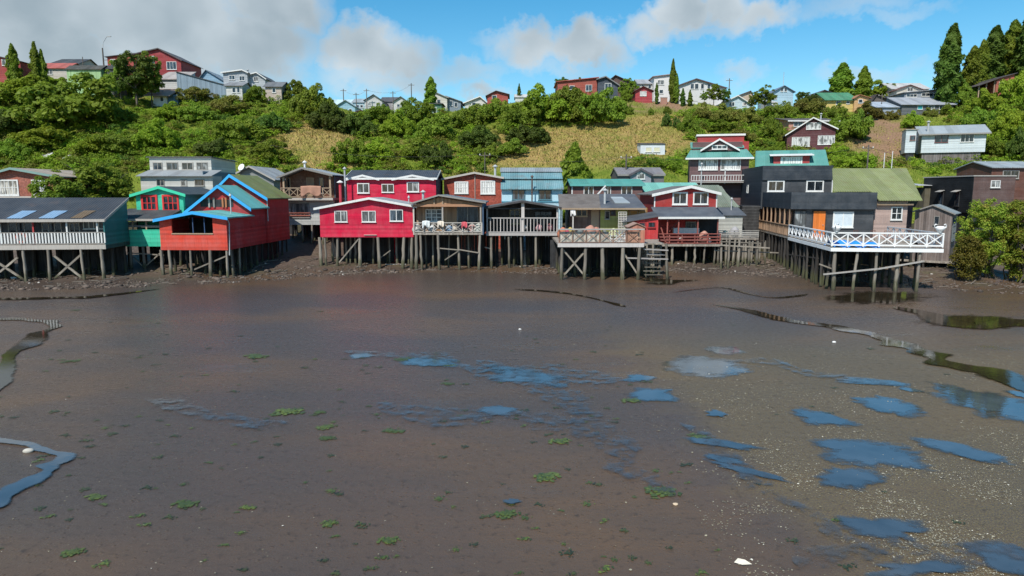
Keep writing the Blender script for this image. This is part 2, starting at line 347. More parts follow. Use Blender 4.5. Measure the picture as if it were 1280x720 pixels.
# mud
def mud_material():
    m, nt, B = newmat("wet_mud"); L = nt.links
    P = N(nt, "ShaderNodeNewGeometry").outputs["Position"]; s = N(nt, "ShaderNodeSeparateXYZ"); L.new(P, s.inputs[0]); X, Y, Z = s.outputs
    big = noise(nt, scalevec(nt, P, (.6, 1, 1)), .11, 4, .5); mid = noise(nt, scalevec(nt, P, (.5, 1, 1)), .45, 5, .6); fin = noise(nt, P, 5, 6, .65); grit = noise(nt, P, 28, 4, .7)
    c = mixc(nt, ramp(nt, big, .44, .58), (.076, .056, .045), (.116, .071, .040))
    c = mixc(nt, ramp(nt, mid, .35, .75, 0, .6), c, (.060, .049, .042))
    # shelly, gritty flat to the east of the drainage line
    zx = ramp(nt, mth(nt, "SUBTRACT", mth(nt, "SUBTRACT", X, mth(nt, "MULTIPLY", mth(nt, "SUBTRACT", 32.0, Y), .10)), mth(nt, "MULTIPLY", mth(nt, "SUBTRACT", mid, .5), 6)), 3.0, 5.0)
    zy = ramp(nt, mth(nt, "ADD", Y, mth(nt, "MULTIPLY", big, 8)), 30, 38, 1, 0); zone = mth(nt, "MULTIPLY", zx, zy)
    c = mixc(nt, mth(nt, "MULTIPLY", zone, ramp(nt, grit, .46, .58, .1, .95)), c, (.150, .116, .052))
    c = mixc(nt, ramp(nt, fin, .56, .72, 0, .65), c, (.022, .019, .017))
    speck = N(nt, "ShaderNodeTexVoronoi"); speck.inputs["Scale"].default_value = 9; L.new(P, speck.inputs["Vector"])
    sp = mth(nt, "MULTIPLY", ramp(nt, speck.outputs["Distance"], .08, .14, 1, 0), ramp(nt, noise(nt, P, .35, 3), .5, .62)); c = mixc(nt, mth(nt, "MULTIPLY", sp, .8), c, (.022, .026, .012))
    # drier, stonier bank
    bank = ramp(nt, mth(nt, "ADD", Z, mth(nt, "MULTIPLY", mth(nt, "SUBTRACT", mid, .5), .25)), .05, .40); c = mixc(nt, bank, c, mixc(nt, ramp(nt, fin, .35, .65), (.050, .034, .024), (.135, .100, .076)))
    alg = mth(nt, "MULTIPLY", ramp(nt, Z, .03, .3), mth(nt, "MULTIPLY", ramp(nt, mid, .5, .66), ramp(nt, Z, .3, 1.0, 1, 0))); c = mixc(nt, mth(nt, "MULTIPLY", alg, .55), c, (.085, .095, .03))
    L.new(c, B.inputs["Base Color"])
    # thin films of water where the mud lies low
    film = noise(nt, scalevec(nt, P, (.42, 1, 1)), .33, 6, .62); fz = mth(nt, "MULTIPLY", ramp(nt, Y, 44, 30, 0, 1), ramp(nt, big, .42, .6))
    f = mth(nt, "MULTIPLY", ramp(nt, film, .56, .66), fz)
    r = mth(nt, "SUBTRACT", ramp(nt, fin, .3, .75, .20, .44), mth(nt, "MULTIPLY", f, .32)); r = mth(nt, "ADD", r, mth(nt, "MULTIPLY", bank, .3)); r = mth(nt, "ADD", r, mth(nt, "MULTIPLY", zone, .16))
    L.new(r, B.inputs["Roughness"]); B.inputs["IOR"].default_value = 1.38
    hgt = mth(nt, "ADD", mth(nt, "MULTIPLY", fin, .7), mth(nt, "MULTIPLY", grit, .25)); hgt = mth(nt, "ADD", hgt, mth(nt, "MULTIPLY", mid, 1.5))
    cast = N(nt, "ShaderNodeTexVoronoi"); cast.inputs["Scale"].default_value = 5.5; L.new(P, cast.inputs["Vector"]); hgt = mth(nt, "ADD", hgt, mth(nt, "MULTIPLY", ramp(nt, cast.outputs["Distance"], 0, .22, 1, 0), .5))
    rip = noise(nt, scalevec(nt, P, (.7, 2.2, 1)), .9, 5, .65); hgt = mth(nt, "ADD", hgt, mth(nt, "MULTIPLY", rip, .9))
    bp = N(nt, "ShaderNodeBump"); bp.inputs["Distance"].default_value = .05; L.new(hgt, bp.inputs["Height"])
    L.new(mth(nt, "SUBTRACT", .62, mth(nt, "MULTIPLY", f, .4)), bp.inputs["Strength"]); L.new(bp.outputs[0], B.inputs["Normal"])
    return m
def hill_material():
    m, nt, B = newmat("hillside_ground"); L = nt.links
    P = N(nt, "ShaderNodeNewGeometry").outputs["Position"]; at_ = N(nt, "ShaderNodeAttribute", attribute_name="zone"); s = N(nt, "ShaderNodeSeparateColor"); L.new(at_.outputs["Color"], s.inputs[0])
    n1 = noise(nt, P, .6, 5, .6); n2 = noise(nt, P, 2.5, 4, .65)
    g = mixc(nt, ramp(nt, n1, .35, .65), (.11, .16, .018), (.20, .23, .034))
    gd = mixc(nt, ramp(nt, n2, .35, .65), (.36, .23, .10), (.27, .22, .06)); gd = mixc(nt, ramp(nt, n1, .52, .66), gd, (.14, .16, .03))
    sl = mixc(nt, ramp(nt, n2, .3, .7), (.33, .20, .125), (.22, .14, .085))
    flat = mixc(nt, ramp(nt, n2, .3, .7), (.06, .05, .035), (.09, .08, .04))
    c = mixc(nt, s.outputs[0], g, gd); c = mixc(nt, s.outputs[1], c, sl); c = mixc(nt, s.outputs[2], flat, c)
    L.new(c, B.inputs["Base Color"]); B.inputs["Roughness"].default_value = .95; B.inputs["Specular IOR Level"].default_value = .1
    bp = N(nt, "ShaderNodeBump"); bp.inputs["Distance"].default_value = .5; bp.inputs["Strength"].default_value = .9; L.new(mth(nt, "ADD", n2, n1), bp.inputs["Height"]); L.new(bp.outputs[0], B.inputs["Normal"])
    return m
ground_mesh("mud_flat_ground", gx, gy1, mud_material())
ground_mesh("hillside_terrain", gx, gy2, hill_material())

# standing water
def water_mat(name, col, rough, ior, edge=False, patch=0.0, top=1.0):
    m, nt, B = newmat(name); P = N(nt, "ShaderNodeNewGeometry").outputs["Position"]
    n = noise(nt, P, .8, 4, .6); c = mixc(nt, ramp(nt, n, .35, .65), col, tuple(k * 1.6 for k in col)); nt.links.new(c, B.inputs["Base Color"])
    B.inputs["Roughness"].default_value = rough; B.inputs["IOR"].default_value = ior
    bp = N(nt, "ShaderNodeBump"); bp.inputs["Distance"].default_value = .01; bp.inputs["Strength"].default_value = .12; nt.links.new(noise(nt, P, 5, 3), bp.inputs["Height"]); nt.links.new(bp.outputs[0], B.inputs["Normal"])
    if edge:
        d = N(nt, "ShaderNodeAttribute", attribute_name="depth").outputs["Fac"]; q = mth(nt, "ADD", mth(nt, "MULTIPLY", d, 1.25), mth(nt, "MULTIPLY", mth(nt, "SUBTRACT", noise(nt, scalevec(nt, P, (.8, 1, 1)), 1.5 + patch * 4, 9, .72), .5 + patch * .45), 2.9 if not patch else 5.0))
        tr = N(nt, "ShaderNodeBsdfTransparent"); ms = N(nt, "ShaderNodeMixShader"); nt.links.new(ramp(nt, q, .05 if not patch else .30, .75 if not patch else 1.35, 0, top), ms.inputs[0]); nt.links.new(tr.outputs[0], ms.inputs[1]); nt.links.new(B.outputs[0], ms.inputs[2]); nt.links.new(ms.outputs[0], nt.nodes["Material Output"].inputs[0])
    return m
M_WATER = water_mat("shallow_water", (.040, .050, .060), .04, 1.85, True); M_FILM = water_mat("thin_water_film", (.058, .052, .048), .08, 1.9, True, .30, .8); M_STREAM = water_mat("stream_water", (.022, .017, .010), .05, 1.33, True)
_pk = [0]
def outline_poly(pts, name, mat, lift=.004):
    """a sheet of water that thins out towards its rim"""
    mb = MB(); n = len(pts); _pk[0] += 1; z = lift + .0007 * _pk[0]
    cx = sum(p[0] for p in pts) / n; cy = sum(p[1] for p in pts) / n
    # three rings so that the sheet follows the mud
    R = [1.55, 1.2, .85, .5, .25]; vs = []
    for r in R:
        for p in pts:
            x = cx + (p[0] - cx) * r; y = cy + (p[1] - cy) * r; vs.append((x, y, z + .012))
    vs.append((cx, cy, z + .012)); fs = []
    for k in range(4):
        for i in range(n): j = (i + 1) % n; fs.append((k * n + i, k * n + j, (k + 1) * n + j, (k + 1) * n + i))
    for i in range(n): fs.append((4 * n + i, 4 * n + (i + 1) % n, 5 * n))
    mb.add(vs, fs); o = mb.build(name, mat); ca = o.data.attributes.new("depth", "FLOAT", "POINT")
    ca.data.foreach_set("value", np.array([-.55] * n + [-.1] * n + [.4] * n + [.8] * n + [1.1] * (n + 1), np.float32)); return tag(o, kind="structure")
def puddle(px, py, hw, hh, rough=.45, seed=0, mat=None, tilt=0):
    cx, cy = gnd(px, py); x1, _ = gnd(px + hw, py); _, yf = gnd(px, py - hh); _, yn = gnd(px, py + hh)
    a = (x1 - cx) * 1.06; b = (yf - yn) / 2 * 1.06; rs = np.random.default_rng(seed + int(px)); n = 120; th = np.arange(n) * 2 * math.pi / n; r = np.ones(n)
    for k in range(2, 26): r += rough * rs.normal() / k ** 1.38 * np.cos(k * th + rs.uniform(0, 6.3))
    r = np.clip(r, .15, 1.9); pts = []
    for t, q in zip(th, r):
        X = a * q * math.cos(t); Y = b * q * math.sin(t) + tilt * X; pts.append((cx + X, cy + Y))
    return outline_poly(pts, "puddle", mat or M_WATER)
for p in [(882, 458, 46, 13, .30, 1), (905, 438, 22, 5, .3, 2), (536, 453, 30, 6, .3, 5, None, -.3), (452, 445, 14, 3, .3, 8), (655, 470, 48, 9, .5, 3, None, -.5), (622, 513, 20, 6, .4, 3), (800, 473, 18, 4, .4, 4),
          (815, 494, 26, 9, .45, 6, None, .1), (1025, 523, 28, 10, .25, 7, None, -.2), (1112, 508, 30, 13, .3, 1), (1090, 478, 34, 5, .35, 9, None, -.2), (1138, 488, 10, 3, .3, 9), (1245, 506, 52, 22, .4, 4, None, -.4), (1278, 494, 12, 6, .3, 2),
          (1085, 567, 62, 17, .3, 5, None, -.25), (1065, 598, 36, 14, .45, 6), (1205, 565, 42, 11, .35, 8, None, -.9), (900, 555, 40, 5, .5, 2, None, -.4), (905, 575, 22, 5, .4, 2, None, -.5), (935, 590, 34, 5, .5, 3, None, -.6), (895, 518, 12, 4, .4, 1), (1100, 660, 48, 14, .55, 3, None, -.4),
          (1260, 700, 48, 16, .4, 3), (1150, 712, 55, 9, .5, 3), (640, 628, 9, 3, .4, 1), (730, 520, 24, 6, .6, 3, "F", -.7), (752, 545, 24, 7, .6, 4, "F", -.8), (775, 575, 22, 8, .6, 5, "F", -.8)]:
    p = list(p)
    if len(p) > 6 and p[6] == "F": p[6] = M_FILM
    puddle(*p)
def ribbon(pix, w, name, mat, seed=0, wob=.5):
    pts = [Vector((*gnd(a, b), 0)) for a, b in pix]; P = []
    for i in range(len(pts) - 1):
        p0 = pts[max(i - 1, 0)]; p1 = pts[i]; p2 = pts[i + 1]; p3 = pts[min(i + 2, len(pts) - 1)]
        for k in range(14):
            t = k / 14; P.append(.5 * ((2 * p1) + (p2 - p0) * t + (2 * p0 - 5 * p1 + 4 * p2 - p3) * t * t + (3 * p1 - p0 - 3 * p2 + p3) * t ** 3))
    P.append(pts[-1]); n = len(P); vs = []; fs = []; _pk[0] += 1; z = .017 + .0007 * _pk[0]
    for i, p in enumerate(P):
        d = (P[min(i + 1, n - 1)] - P[max(i - 1, 0)]).normalized(); r = Vector((d.y, -d.x, 0)); t = i / (n - 1)
        ww = w[0] + (w[1] - w[0]) * t; ww *= (1 + wob * (float(vnoise(i * .16, seed, 3)) - .5) * 2) * min(1, .15 + 8 * t, .15 + 8 * (1 - t))
        o = (float(vnoise(i * .13, seed, 9)) - .5) * ww * wob
        for q in (1, .45, -.45, -1): vs.append(tuple(p + r * (ww / 2 * q + o))[:2] + (z,))
        if i:
            for q in range(3): fs.append((4 * i - 4 + q, 4 * i - 3 + q, 4 * i + 1 + q, 4 * i + q))
    ob = MB().add(vs, fs).build(name, mat); ca = ob.data.attributes.new("depth", "FLOAT", "POINT"); ca.data.foreach_set("value", np.array([0, 1, 1, 0] * n, np.float32)); return tag(ob, kind="structure")
ribbon([(890, 381), (930, 388), (985, 401), (1050, 410), (1090, 420), (1130, 432), (1160, 446), (1195, 458), (1240, 470), (1300, 497)], (.5, 1.9), "tidal_stream_water", M_STREAM, 2)
ribbon([(-30, 399), (20, 399), (55, 402), (68, 407), (52, 418), (24, 434), (8, 455), (-2, 490)], (.5, 1.0), "tidal_stream_water", M_STREAM, 5)
ribbon([(-60, 548), (0, 553), (45, 560), (72, 568), (74, 578), (55, 592), (25, 612), (0, 628), (-60, 665)], (.42, .48), "tidal_channel_water", M_WATER, 7)
ribbon([(840, 366), (900, 360), (960, 372), (1010, 368)], (.25, .35), "tidal_stream_water", M_STREAM, 32)
puddle(1100, 372, 70, 6, .5, 61, M_STREAM); puddle(1215, 402, 50, 7, .4, 62, M_STREAM); puddle(830, 352, 30, 3, .5, 63, M_STREAM)
ribbon([(640, 362), (700, 366), (745, 374), (782, 384)], (.35, .5), "tidal_stream_water", M_STREAM, 11)
ribbon([(1120, 384), (1180, 400), (1230, 408), (1300, 402)], (1.2, 2.5), "tidal_stream_water", M_STREAM, 12)
ribbon([(600, 450), (655, 468), (715, 505), (755, 550), (800, 590), (850, 625)], (2.2, 1.0), "wet_film_water", M_FILM, 21)
ribbon([(850, 530), (905, 565), (960, 612), (1030, 655), (1120, 705)], (1.0, .8), "wet_film_water", M_FILM, 22); ribbon([(1000, 712), (1100, 690), (1180, 700), (1310, 690)], (1.2, 1.6), "wet_film_water", M_FILM, 23)
ribbon([(430, 440), (500, 447), (600, 462), (700, 470), (780, 475)], (2.0, 2.4), "wet_film_water", M_FILM, 24); ribbon([(470, 505), (560, 515), (640, 520), (700, 540)], (2.0, 2.0), "wet_film_water", M_FILM, 25)
ribbon([(900, 450), (960, 455), (1040, 470), (1130, 482)], (1.6, 1.8), "wet_film_water", M_FILM, 26); ribbon([(180, 500), (260, 520), (360, 530)], (1.2, 1.2), "wet_film_water", M_FILM, 27)
ribbon([(-20, 374), (60, 373), (130, 370), (200, 362)], (1.2, .6), "tidal_stream_water", M_STREAM, 14)
# ------------------------------------------------------------------ stilts (shared log meshes)
M_LOG = paint("pile", (.235, .205, .165), .3, .85); M_LOG_SHADE = paint("pile", (.035, .030, .026), .3, .9)  # second log colour is near-black: underfloor shade painted onto the rear stilts
def log_mesh(seed, mat):
    rs = np.random.default_rng(seed); mb = MB(); pts = []; R = []
    for i in range(7):
        t = i / 6; pts.append((rs.normal() * .16 * math.sin(t * math.pi) + .22 * math.sin(t * 2.6 + seed), rs.normal() * .15 * math.sin(t * math.pi), t)); R.append(1.12 - .2 * t + rs.normal() * .05)
    b = 0; n = 9
    for i, p in enumerate(pts):
        for k in range(n):
            a = 2 * math.pi * k / n; r = R[i] * (1 + .07 * math.sin(3 * a + seed)); mb.v.append((p[0] + r * math.cos(a), p[1] + r * math.sin(a), p[2]))
    for i in range(6):
        for k in range(n): mb.f.append((i * n + k, i * n + (k + 1) % n, (i + 1) * n + (k + 1) % n, (i + 1) * n + k))
    mb.f.append(tuple(range(n))[::-1]); mb.f.append(tuple(6 * n + k for k in range(n))); mb.sm = True
    return mb.mesh("stilt", mat)
LOGS = [log_mesh(i, M_LOG) for i in range(6)]; LOGS_SHADE = [log_mesh(i + 9, M_LOG_SHADE) for i in range(5)]

class H:
    def __init__(s, name, label, cat, px, py, Y, yaw=0, group=None, zb=None):
        p = at(px, py, Y); s.O = Vector((p.x, p.y, 0)); s.yaw = math.radians(yaw); s.zb = tz1(p.x, p.y) if zb is None else zb
        s.a = Vector((math.cos(s.yaw), math.sin(s.yaw), 0)); s.b = Vector((-math.sin(s.yaw), math.cos(s.yaw), 0))
        s.root = empty(name, (p.x, p.y, s.zb), s.yaw); tag(s.root, label, cat, group); s.cache = {}
    def f(s, px, py, b=0):              # point on the facade plane at depth b
        d = Vector(ray(px, py)); o = Vector((0, 0, CH)); t = (s.O + s.b * b).dot(s.b) / Vector((d.x, d.y, 0)).dot(s.b)
        q = o + d * t; r = q - s.O; return r.dot(s.a), q.z
    def fa(s, px, b=0, py=290): return s.f(px, py, b)[0]
    def fz(s, py, b=0, px=None):
        if px is None: px = proj(s.O.x, s.O.y, 5)[0] + 1
        return s.f(px, py, b)[1]
    def sd(s, px, py, a=0):             # point on the side plane at a
        d = Vector(ray(px, py)); t = (s.O + s.a * a).dot(s.a) / Vector((d.x, d.y, 0)).dot(s.a)
        q = Vector((0, 0, CH)) + d * t; return (q - s.O).dot(s.b), q.z
    def w(s, a, b, z=0): p = s.O + s.a * a + s.b * b; return Vector((p.x, p.y, z))
    def gz(s, a, b): p = s.w(a, b); return tz1(p.x, p.y)
    def part(s, name, mb, mat, parent=None, label=None):
        o = mb.build(name, mat, parent or s.root, -s.zb)
        if label: o["label"] = label
        return o
    def box(s, name, mat, x0, x1, y0, y1, z0, z1, parent=None): return s.part(name, MB().box(x0, x1, y0, y1, z0, z1), mat, parent)
    # walls ------------------------------------------------------
    def wall_gf(s, a0, a1, b0, b1, z0, e0, e1, pa, pz, mat, name="wall"):
        return s.part(name, MB().prism([(a0, b0, z0), (a1, b0, z0), (a1, b0, e1), (pa, b0, pz), (a0, b0, e0)], (0, b1 - b0, 0)), mat)
    def wall_gs(s, a0, a1, b0, b1, z0, ef, eb, pb, pz, mat, name="wall"):
        return s.part(name, MB().prism([(a0, b0, z0), (a0, b0, ef), (a0, pb, pz), (a0, b1, eb), (a0, b1, z0)], (a1 - a0, 0, 0)), mat)
    def roof_gf(s, a0, a1, b0, b1, e0, e1, pa, pz, mat, oh=.4, of=.4, fm=None, th=.1, fw=.2, name="roof", ob=.3):
        k0 = (pz - e0) / max(.01, pa - a0); k1 = (pz - e1) / max(.01, a1 - pa); E = .012
        L = [(a0 - oh, e0 - k0 * oh), (pa, pz), (a1 + oh, e1 - k1 * oh)]; mb = MB()
        y0, y1 = b0 - of, b1 + ob
        mb.slab([(L[0][0], y0, L[0][1] + E), (L[1][0], y0, L[1][1] + E), (L[1][0], y1, L[1][1] + E), (L[0][0], y1, L[0][1] + E)], th)
        mb.slab([(L[1][0] + .001, y0, L[1][1] + E), (L[2][0], y0, L[2][1] + E), (L[2][0], y1, L[2][1] + E), (L[1][0] + .001, y1, L[1][1] + E)], th)
        r = s.part(name, mb, mat)
        if fm:
            mb = MB(); y = y0 - .03
            for p, q in ((L[0], L[1]), (L[1], L[2])): mb.prism([(p[0], y, p[1] + th - fw + .04), (q[0], y, q[1] + th - fw + .04), (q[0], y, q[1] + th + .03), (p[0], y, p[1] + th + .03)], (0, .028, 0))
            s.part("bargeboard", mb, fm, r)
        return r
    def roof_gs(s, a0, a1, b0, b1, ef, eb, pb, pz, mat, oh=.35, oa=.3, fm=None, th=.1, fw=.18, name="roof"):
        kf = (pz - ef) / max(.01, pb - b0); E = .012; yf = b0 - oh; zf = ef - kf * oh; mb = MB()
        mb.slab([(a0 - oa, yf, zf + E), (a1 + oa, yf, zf + E), (a1 + oa, pb, pz + E), (a0 - oa, pb, pz + E)], th)
        if b1 - pb > .05:
            kb = (pz - eb) / (b1 - pb); mb.slab([(a0 - oa, pb + .001, pz + E), (a1 + oa, pb + .001, pz + E), (a1 + oa, b1 + oh, eb - kb * oh + E), (a0 - oa, b1 + oh, eb - kb * oh + E)], th)
        r = s.part(name, mb, mat)
        if fm:
            mb = MB().box(a0 - oa, a1 + oa, yf - .035, yf - .004, zf + th - fw, zf + th + .02)
            for a in (a0 - oa - .034, a1 + oa + .004): mb.prism([(a, yf, zf + th - fw + .02), (a, pb, pz + th - fw + .02), (a, pb, pz + th + .03), (a, yf, zf + th + .03)], (.03, 0, 0))
            s.part("fascia", mb, fm, r)
        return r
    # windows ----------------------------------------------------
    def window(s, a0, a1, z0, z1, b=0, frame=None, pane=None, nv=1, nh=0, fw=.07, side=None, name="window"):
        frame = frame or M_WHITE; pane = pane or M_GLASS
        def bx(mb, u0, u1, n0, n1, w0, w1):    # u along the wall, n outward
            if side is None: mb.box(u0, u1, b - n1, b - n0, w0, w1)
            elif side == "R": mb.box(b + n0, b + n1, u0, u1, w0, w1)
            else: mb.box(b - n1, b - n0, u0, u1, w0, w1)
            return mb
        fw *= random.uniform(.75, 1.25)
        if pane is M_GLASS or pane is M_GLASSB or pane is M_CURTG: pane = random.choice((M_GLASS, M_GLASS, M_GLASSB, M_CURTG))
        mb = MB(); e = .005; bx(mb, a0 - .04, a1 + .04, e, .11, z0 - .05, z0 - .002)
        bx(mb, a0, a0 + fw, e, .07, z0, z1); bx(mb, a1 - fw, a1, e, .07, z0, z1); bx(mb, a0 + fw, a1 - fw, e, .068, z0, z0 + fw); bx(mb, a0 + fw, a1 - fw, e, .068, z1 - fw, z1)
        for k in range(nv): c = a0 + fw + (a1 - a0 - 2 * fw) * (k + 1) / (nv + 1); bx(mb, c - .03, c + .03, .02, .06, z0 + fw, z1 - fw)
        for k in range(nh): c = z0 + fw + (z1 - z0 - 2 * fw) * (k + 1) / (nh + 1); bx(mb, a0 + fw, a1 - fw, .022, .056, c - .025, c + .025)
        o = s.part(name, mb, frame)
        s.part("pane", bx(MB(), a0 + fw - .01, a1 - fw + .01, .004, .03, z0 + fw - .01, z1 - fw + .01), pane, o)
        return o
    def win(s, x0, y0, x1, y1, b=0, **k):
        a0, z1 = s.f(x0, y0, b); a1, z0 = s.f(x1, y1, b); return s.window(a0, a1, z0, z1, b, **k)
    def door(s, x0, y0, x1, z0, b, mat, frame=None):
        a0, z1 = s.f(x0, y0, b); a1, _ = s.f(x1, y0, b); o = s.part("door", MB().box(a0, a1, b - .06, b - .005, z0, z1), mat)
        mb = MB().box(a0 - .08, a0 - .004, b - .08, b - .004, z0, z1 + .08).box(a1 + .004, a1 + .08, b - .08, b - .004, z0, z1 + .08).box(a0 - .004, a1 + .004, b - .08, b - .004, z1 + .004, z1 + .08)
        s.part("frame", mb, frame or M_WHITE, o); s.part("handle", MB().tube([(a1 - .12, b - .06, z0 + 1), (a1 - .12, b - .12, z0 + 1), (a1 - .22, b - .12, z0 + 1)], .018), M_STEEL, o); return o
    # stilts -----------------------------------------------------
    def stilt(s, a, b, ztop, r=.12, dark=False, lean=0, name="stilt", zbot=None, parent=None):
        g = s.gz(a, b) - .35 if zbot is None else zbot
        o = bpy.data.objects.new(name, random.choice(LOGS_SHADE if dark else LOGS)); o.location = (a, b, g - s.zb); r *= random.uniform(.68, 1.0)
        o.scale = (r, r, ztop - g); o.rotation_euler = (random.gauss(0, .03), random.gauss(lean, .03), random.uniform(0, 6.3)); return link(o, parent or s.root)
    def stilts(s, xs, b, ztop, r=.12, dark=False, py=320):
        for x in xs: s.stilt(s.fa(x, b, py), b, ztop, r, dark)
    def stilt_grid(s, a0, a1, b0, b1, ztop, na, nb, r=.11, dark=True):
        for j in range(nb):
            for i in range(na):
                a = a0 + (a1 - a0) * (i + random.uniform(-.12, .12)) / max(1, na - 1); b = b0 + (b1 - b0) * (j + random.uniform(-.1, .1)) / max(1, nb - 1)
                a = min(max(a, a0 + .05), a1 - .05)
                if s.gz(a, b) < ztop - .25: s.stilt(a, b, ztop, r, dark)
    def skirt(s, a0, a1, b, z):  # added black panels that make the space below the floor read dark
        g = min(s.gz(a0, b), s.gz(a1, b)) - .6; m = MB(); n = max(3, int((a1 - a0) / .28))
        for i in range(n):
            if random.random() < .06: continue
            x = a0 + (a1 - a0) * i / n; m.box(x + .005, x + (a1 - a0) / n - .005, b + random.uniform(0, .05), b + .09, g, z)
        return s.part("underfloor_shade_panel", m, M_BLACKIN)
    def brace(s, p, q, w=.09, mat=None, name="brace"): return s.part(name, MB().beam(p, q, w, w * 1.1), mat or M_LOG)
    def pxbrace(s, x0, y0, x1, y1, b, w=.09, mat=None):
        p = s.f(x0, y0, b); q = s.f(x1, y1, b); return s.brace((p[0], b, p[1]), (q[0], b, q[1]), w, mat)
    # railings ---------------------------------------------------
    def rail(s, p, q, z0, z1, style, n, mat, t=.05, top=.08, bm=None):
        """p, q: (a, b) ends; z0 foot, z1 top"""
        P = Vector((p[0], p[1], 0)); Q = Vector((q[0], q[1], 0)); d = (Q - P); Ln = d.length; bm = bm or mat
        mb = MB(); up = lambda v, z: (v.x, v.y, z)
        mb.beam(up(P, z1), up(Q, z1), top + .03, top); mb.beam(up(P, z0 + .1), up(Q, z0 + .1), t + .02, top)
        r = s.part("railing", mb, mat)
        key = (style, round(Ln / n, 2), round(z1 - z0, 2), bm.name)
        if style == "v":
            me = MB().box(-t / 2, t / 2, -t / 2 - .005, t / 2 + .005, z0 + .14, z1 - top / 2).mesh("baluster", bm, -s.zb)
            ang = math.atan2(d.y, d.x)
            for i in range(n + 1):
                o = bpy.data.objects.new("baluster", me); c = P + d * i / n; o.location = (c.x, c.y, 0); o.rotation_euler = (0, 0, ang); link(o, r)
        elif style == "x":
            for i in range(n):
                c0 = P + d * i / n; c1 = P + d * (i + 1) / n
                s.part("cross_brace", MB().beam(up(c0, z0 + .14), up(c1, z1 - .04), t * .8, t).beam(up(c0, z1 - .04), up(c1, z0 + .14), t * .6, t), bm, r)
            for i in range(n + 1):
                c = P + d * i / n; s.part("rail_post", MB().box(c.x - t * .7, c.x + t * .7, c.y - t * .7, c.y + t * .7, z0, z1 + .03), mat, r)
        elif style == "h":
            mb = MB()
            for k in range(1, 3): z = z0 + .1 + (z1 - z0 - .1) * k / 3; mb.beam(up(P, z), up(Q, z), t * .6, .12)
            s.part("rail_board", mb, bm, r)
            for i in range(n + 1):
                c = P + d * i / n; s.part("rail_post", MB().box(c.x - t * .7, c.x + t * .7, c.y - t * .7 + .05, c.y + t * .7 + .05, z0, z1 + .02), mat, r)
        return r
    def pipe(s, x, y0, y1, b, r=.07, mat=None, cap=None, name="chimney"):
        a, z0 = s.f(x, y1, b); _, z1 = s.f(x, y0, b); o = s.part(name, MB().tube([(a, b, z0 - .3), (a, b, z1)], r), mat or M_STEEL)
        s.part("cap", MB().lathe([(0, .28), (r * 2.2, .1), (r * 2.2, .05), (r * .8, 0)], (a, b, z1), 12), cap or mat or M_STEEL, o); return o

M_WHITE = paint("plain", (.70, .70, .67), .3, .55); M_GLASS = glass(); M_GLASSB = glass((.02, .028, .036)); M_CURT = curtain(); M_CURTG = curtain((.34, .36, .36), .40)
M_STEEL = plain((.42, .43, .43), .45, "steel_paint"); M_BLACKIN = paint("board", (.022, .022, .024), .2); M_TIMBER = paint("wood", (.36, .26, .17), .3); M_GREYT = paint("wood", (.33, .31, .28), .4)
M_PALET = paint("wood", (.46, .42, .37), .4); M_DECK = paint("board", (.30, .26, .215), .4)
def tube_between(name, label, cat, pts, r, mat, group=None): 
    o = MB().tube(pts, r, 6).build(name, mat); return tag(o, label, cat, group)

G_ST = "stilt houses along the tidal mud"
# 1 ---------------------------------------------------------------- long grey-roofed house
h = H("stilt_house", "long low stilt house with dark grey roof, white balustraded balcony and red lifebuoy", "house", 131, 290, 50, yaw=6, group=G_ST)
a0 = h.fa(-75); fl = h.fz(306); rt = h.fz(290.5); ev = h.fz(274); hz = h.fz(311)
m_teal = paint("siding", (.035, .19, .19), .3); m_gw = paint("board", (.055, .06, .07), .4)
h.box("floor", M_DECK, a0, 0, 0, 3.9, hz, fl)
h.part("wall", MB().box(a0, -.1, 1.4, 3.9, fl, ev - .1).box(a0, -2.2, 3.902, 7.9, hz, ev - .1), m_gw)
h.part("side_wall", MB().prism([(-.09, 0.02, hz), (-.09, .02, ev - .08), (-.09, 3.9, ev + 1.3), (-.09, 3.9, hz)], (.09, 0, 0)), m_teal)
h.part("rear_roof", MB().slab([(a0, 4.002, ev + 1.43), (-1.2, 4.002, ev + 1.43), (-1.9, 8, ev - .05), (a0, 8, ev - .05)], .1), paint("corrx", (.040, .048, .060), .12, .8))
rf = h.roof_gs(a0, 0, 0, 4, ev - .05, ev - .05, 4, ev + 1.42, paint("corrx", (.040, .048, .060), .12, .8), oh=.15, oa=.12, fm=M_PALET)
k = 1.47 / 4
for x0, x1, c in ((8, 32, (.20, .32, .46)), (48, 72, (.20, .32, .46)), (88, 108, (.18, .12, .06))):
    q0 = h.fa(x0, 0, 273); q1 = h.fa(x1 - 5, 0, 273); z = lambda b: ev - .05 + k * b + .135
    h.part("roof_sheet", MB().slab([(q0, .0, z(0)), (q1, .0, z(0)), (q1 + .35, 1.35, z(1.35)), (q0 + .35, 1.35, z(1.35))], .02), paint("corrx", c, .2, .4), rf)
h.rail((a0, .04), (-.05, .04), fl, rt, "v", 52, M_GREYT, .10, .06, bm=M_WHITE)
h.part("fascia_board", MB().box(a0, 0, -.06, -.004, hz - .02, fl + .02), M_PALET)
for x in (0, 42, 84, 122):
    a = h.fa(x, .1); h.part("porch_post", MB().box(a - .05, a + .05, .06, .16, fl, ev - .1), paint("plain", (.42, .05, .05)) if x == 42 else M_WHITE)
for x0, x1 in ((-50, -28), (-22, 3), (10, 42), (52, 78), (86, 101)): h.win(x0, 278, x1, 291, 1.4, frame=M_GREYT, nv=2 if x1 - x0 > 22 else 1, fw=.07)
h.win(104, 275, 131, 286, 1.4, frame=M_WHITE, nv=3, fw=.06)
for x in (-38, -8, 32, 62, 105, 129): h.stilt(h.fa(x, .1, 340), .1, hz, .13)
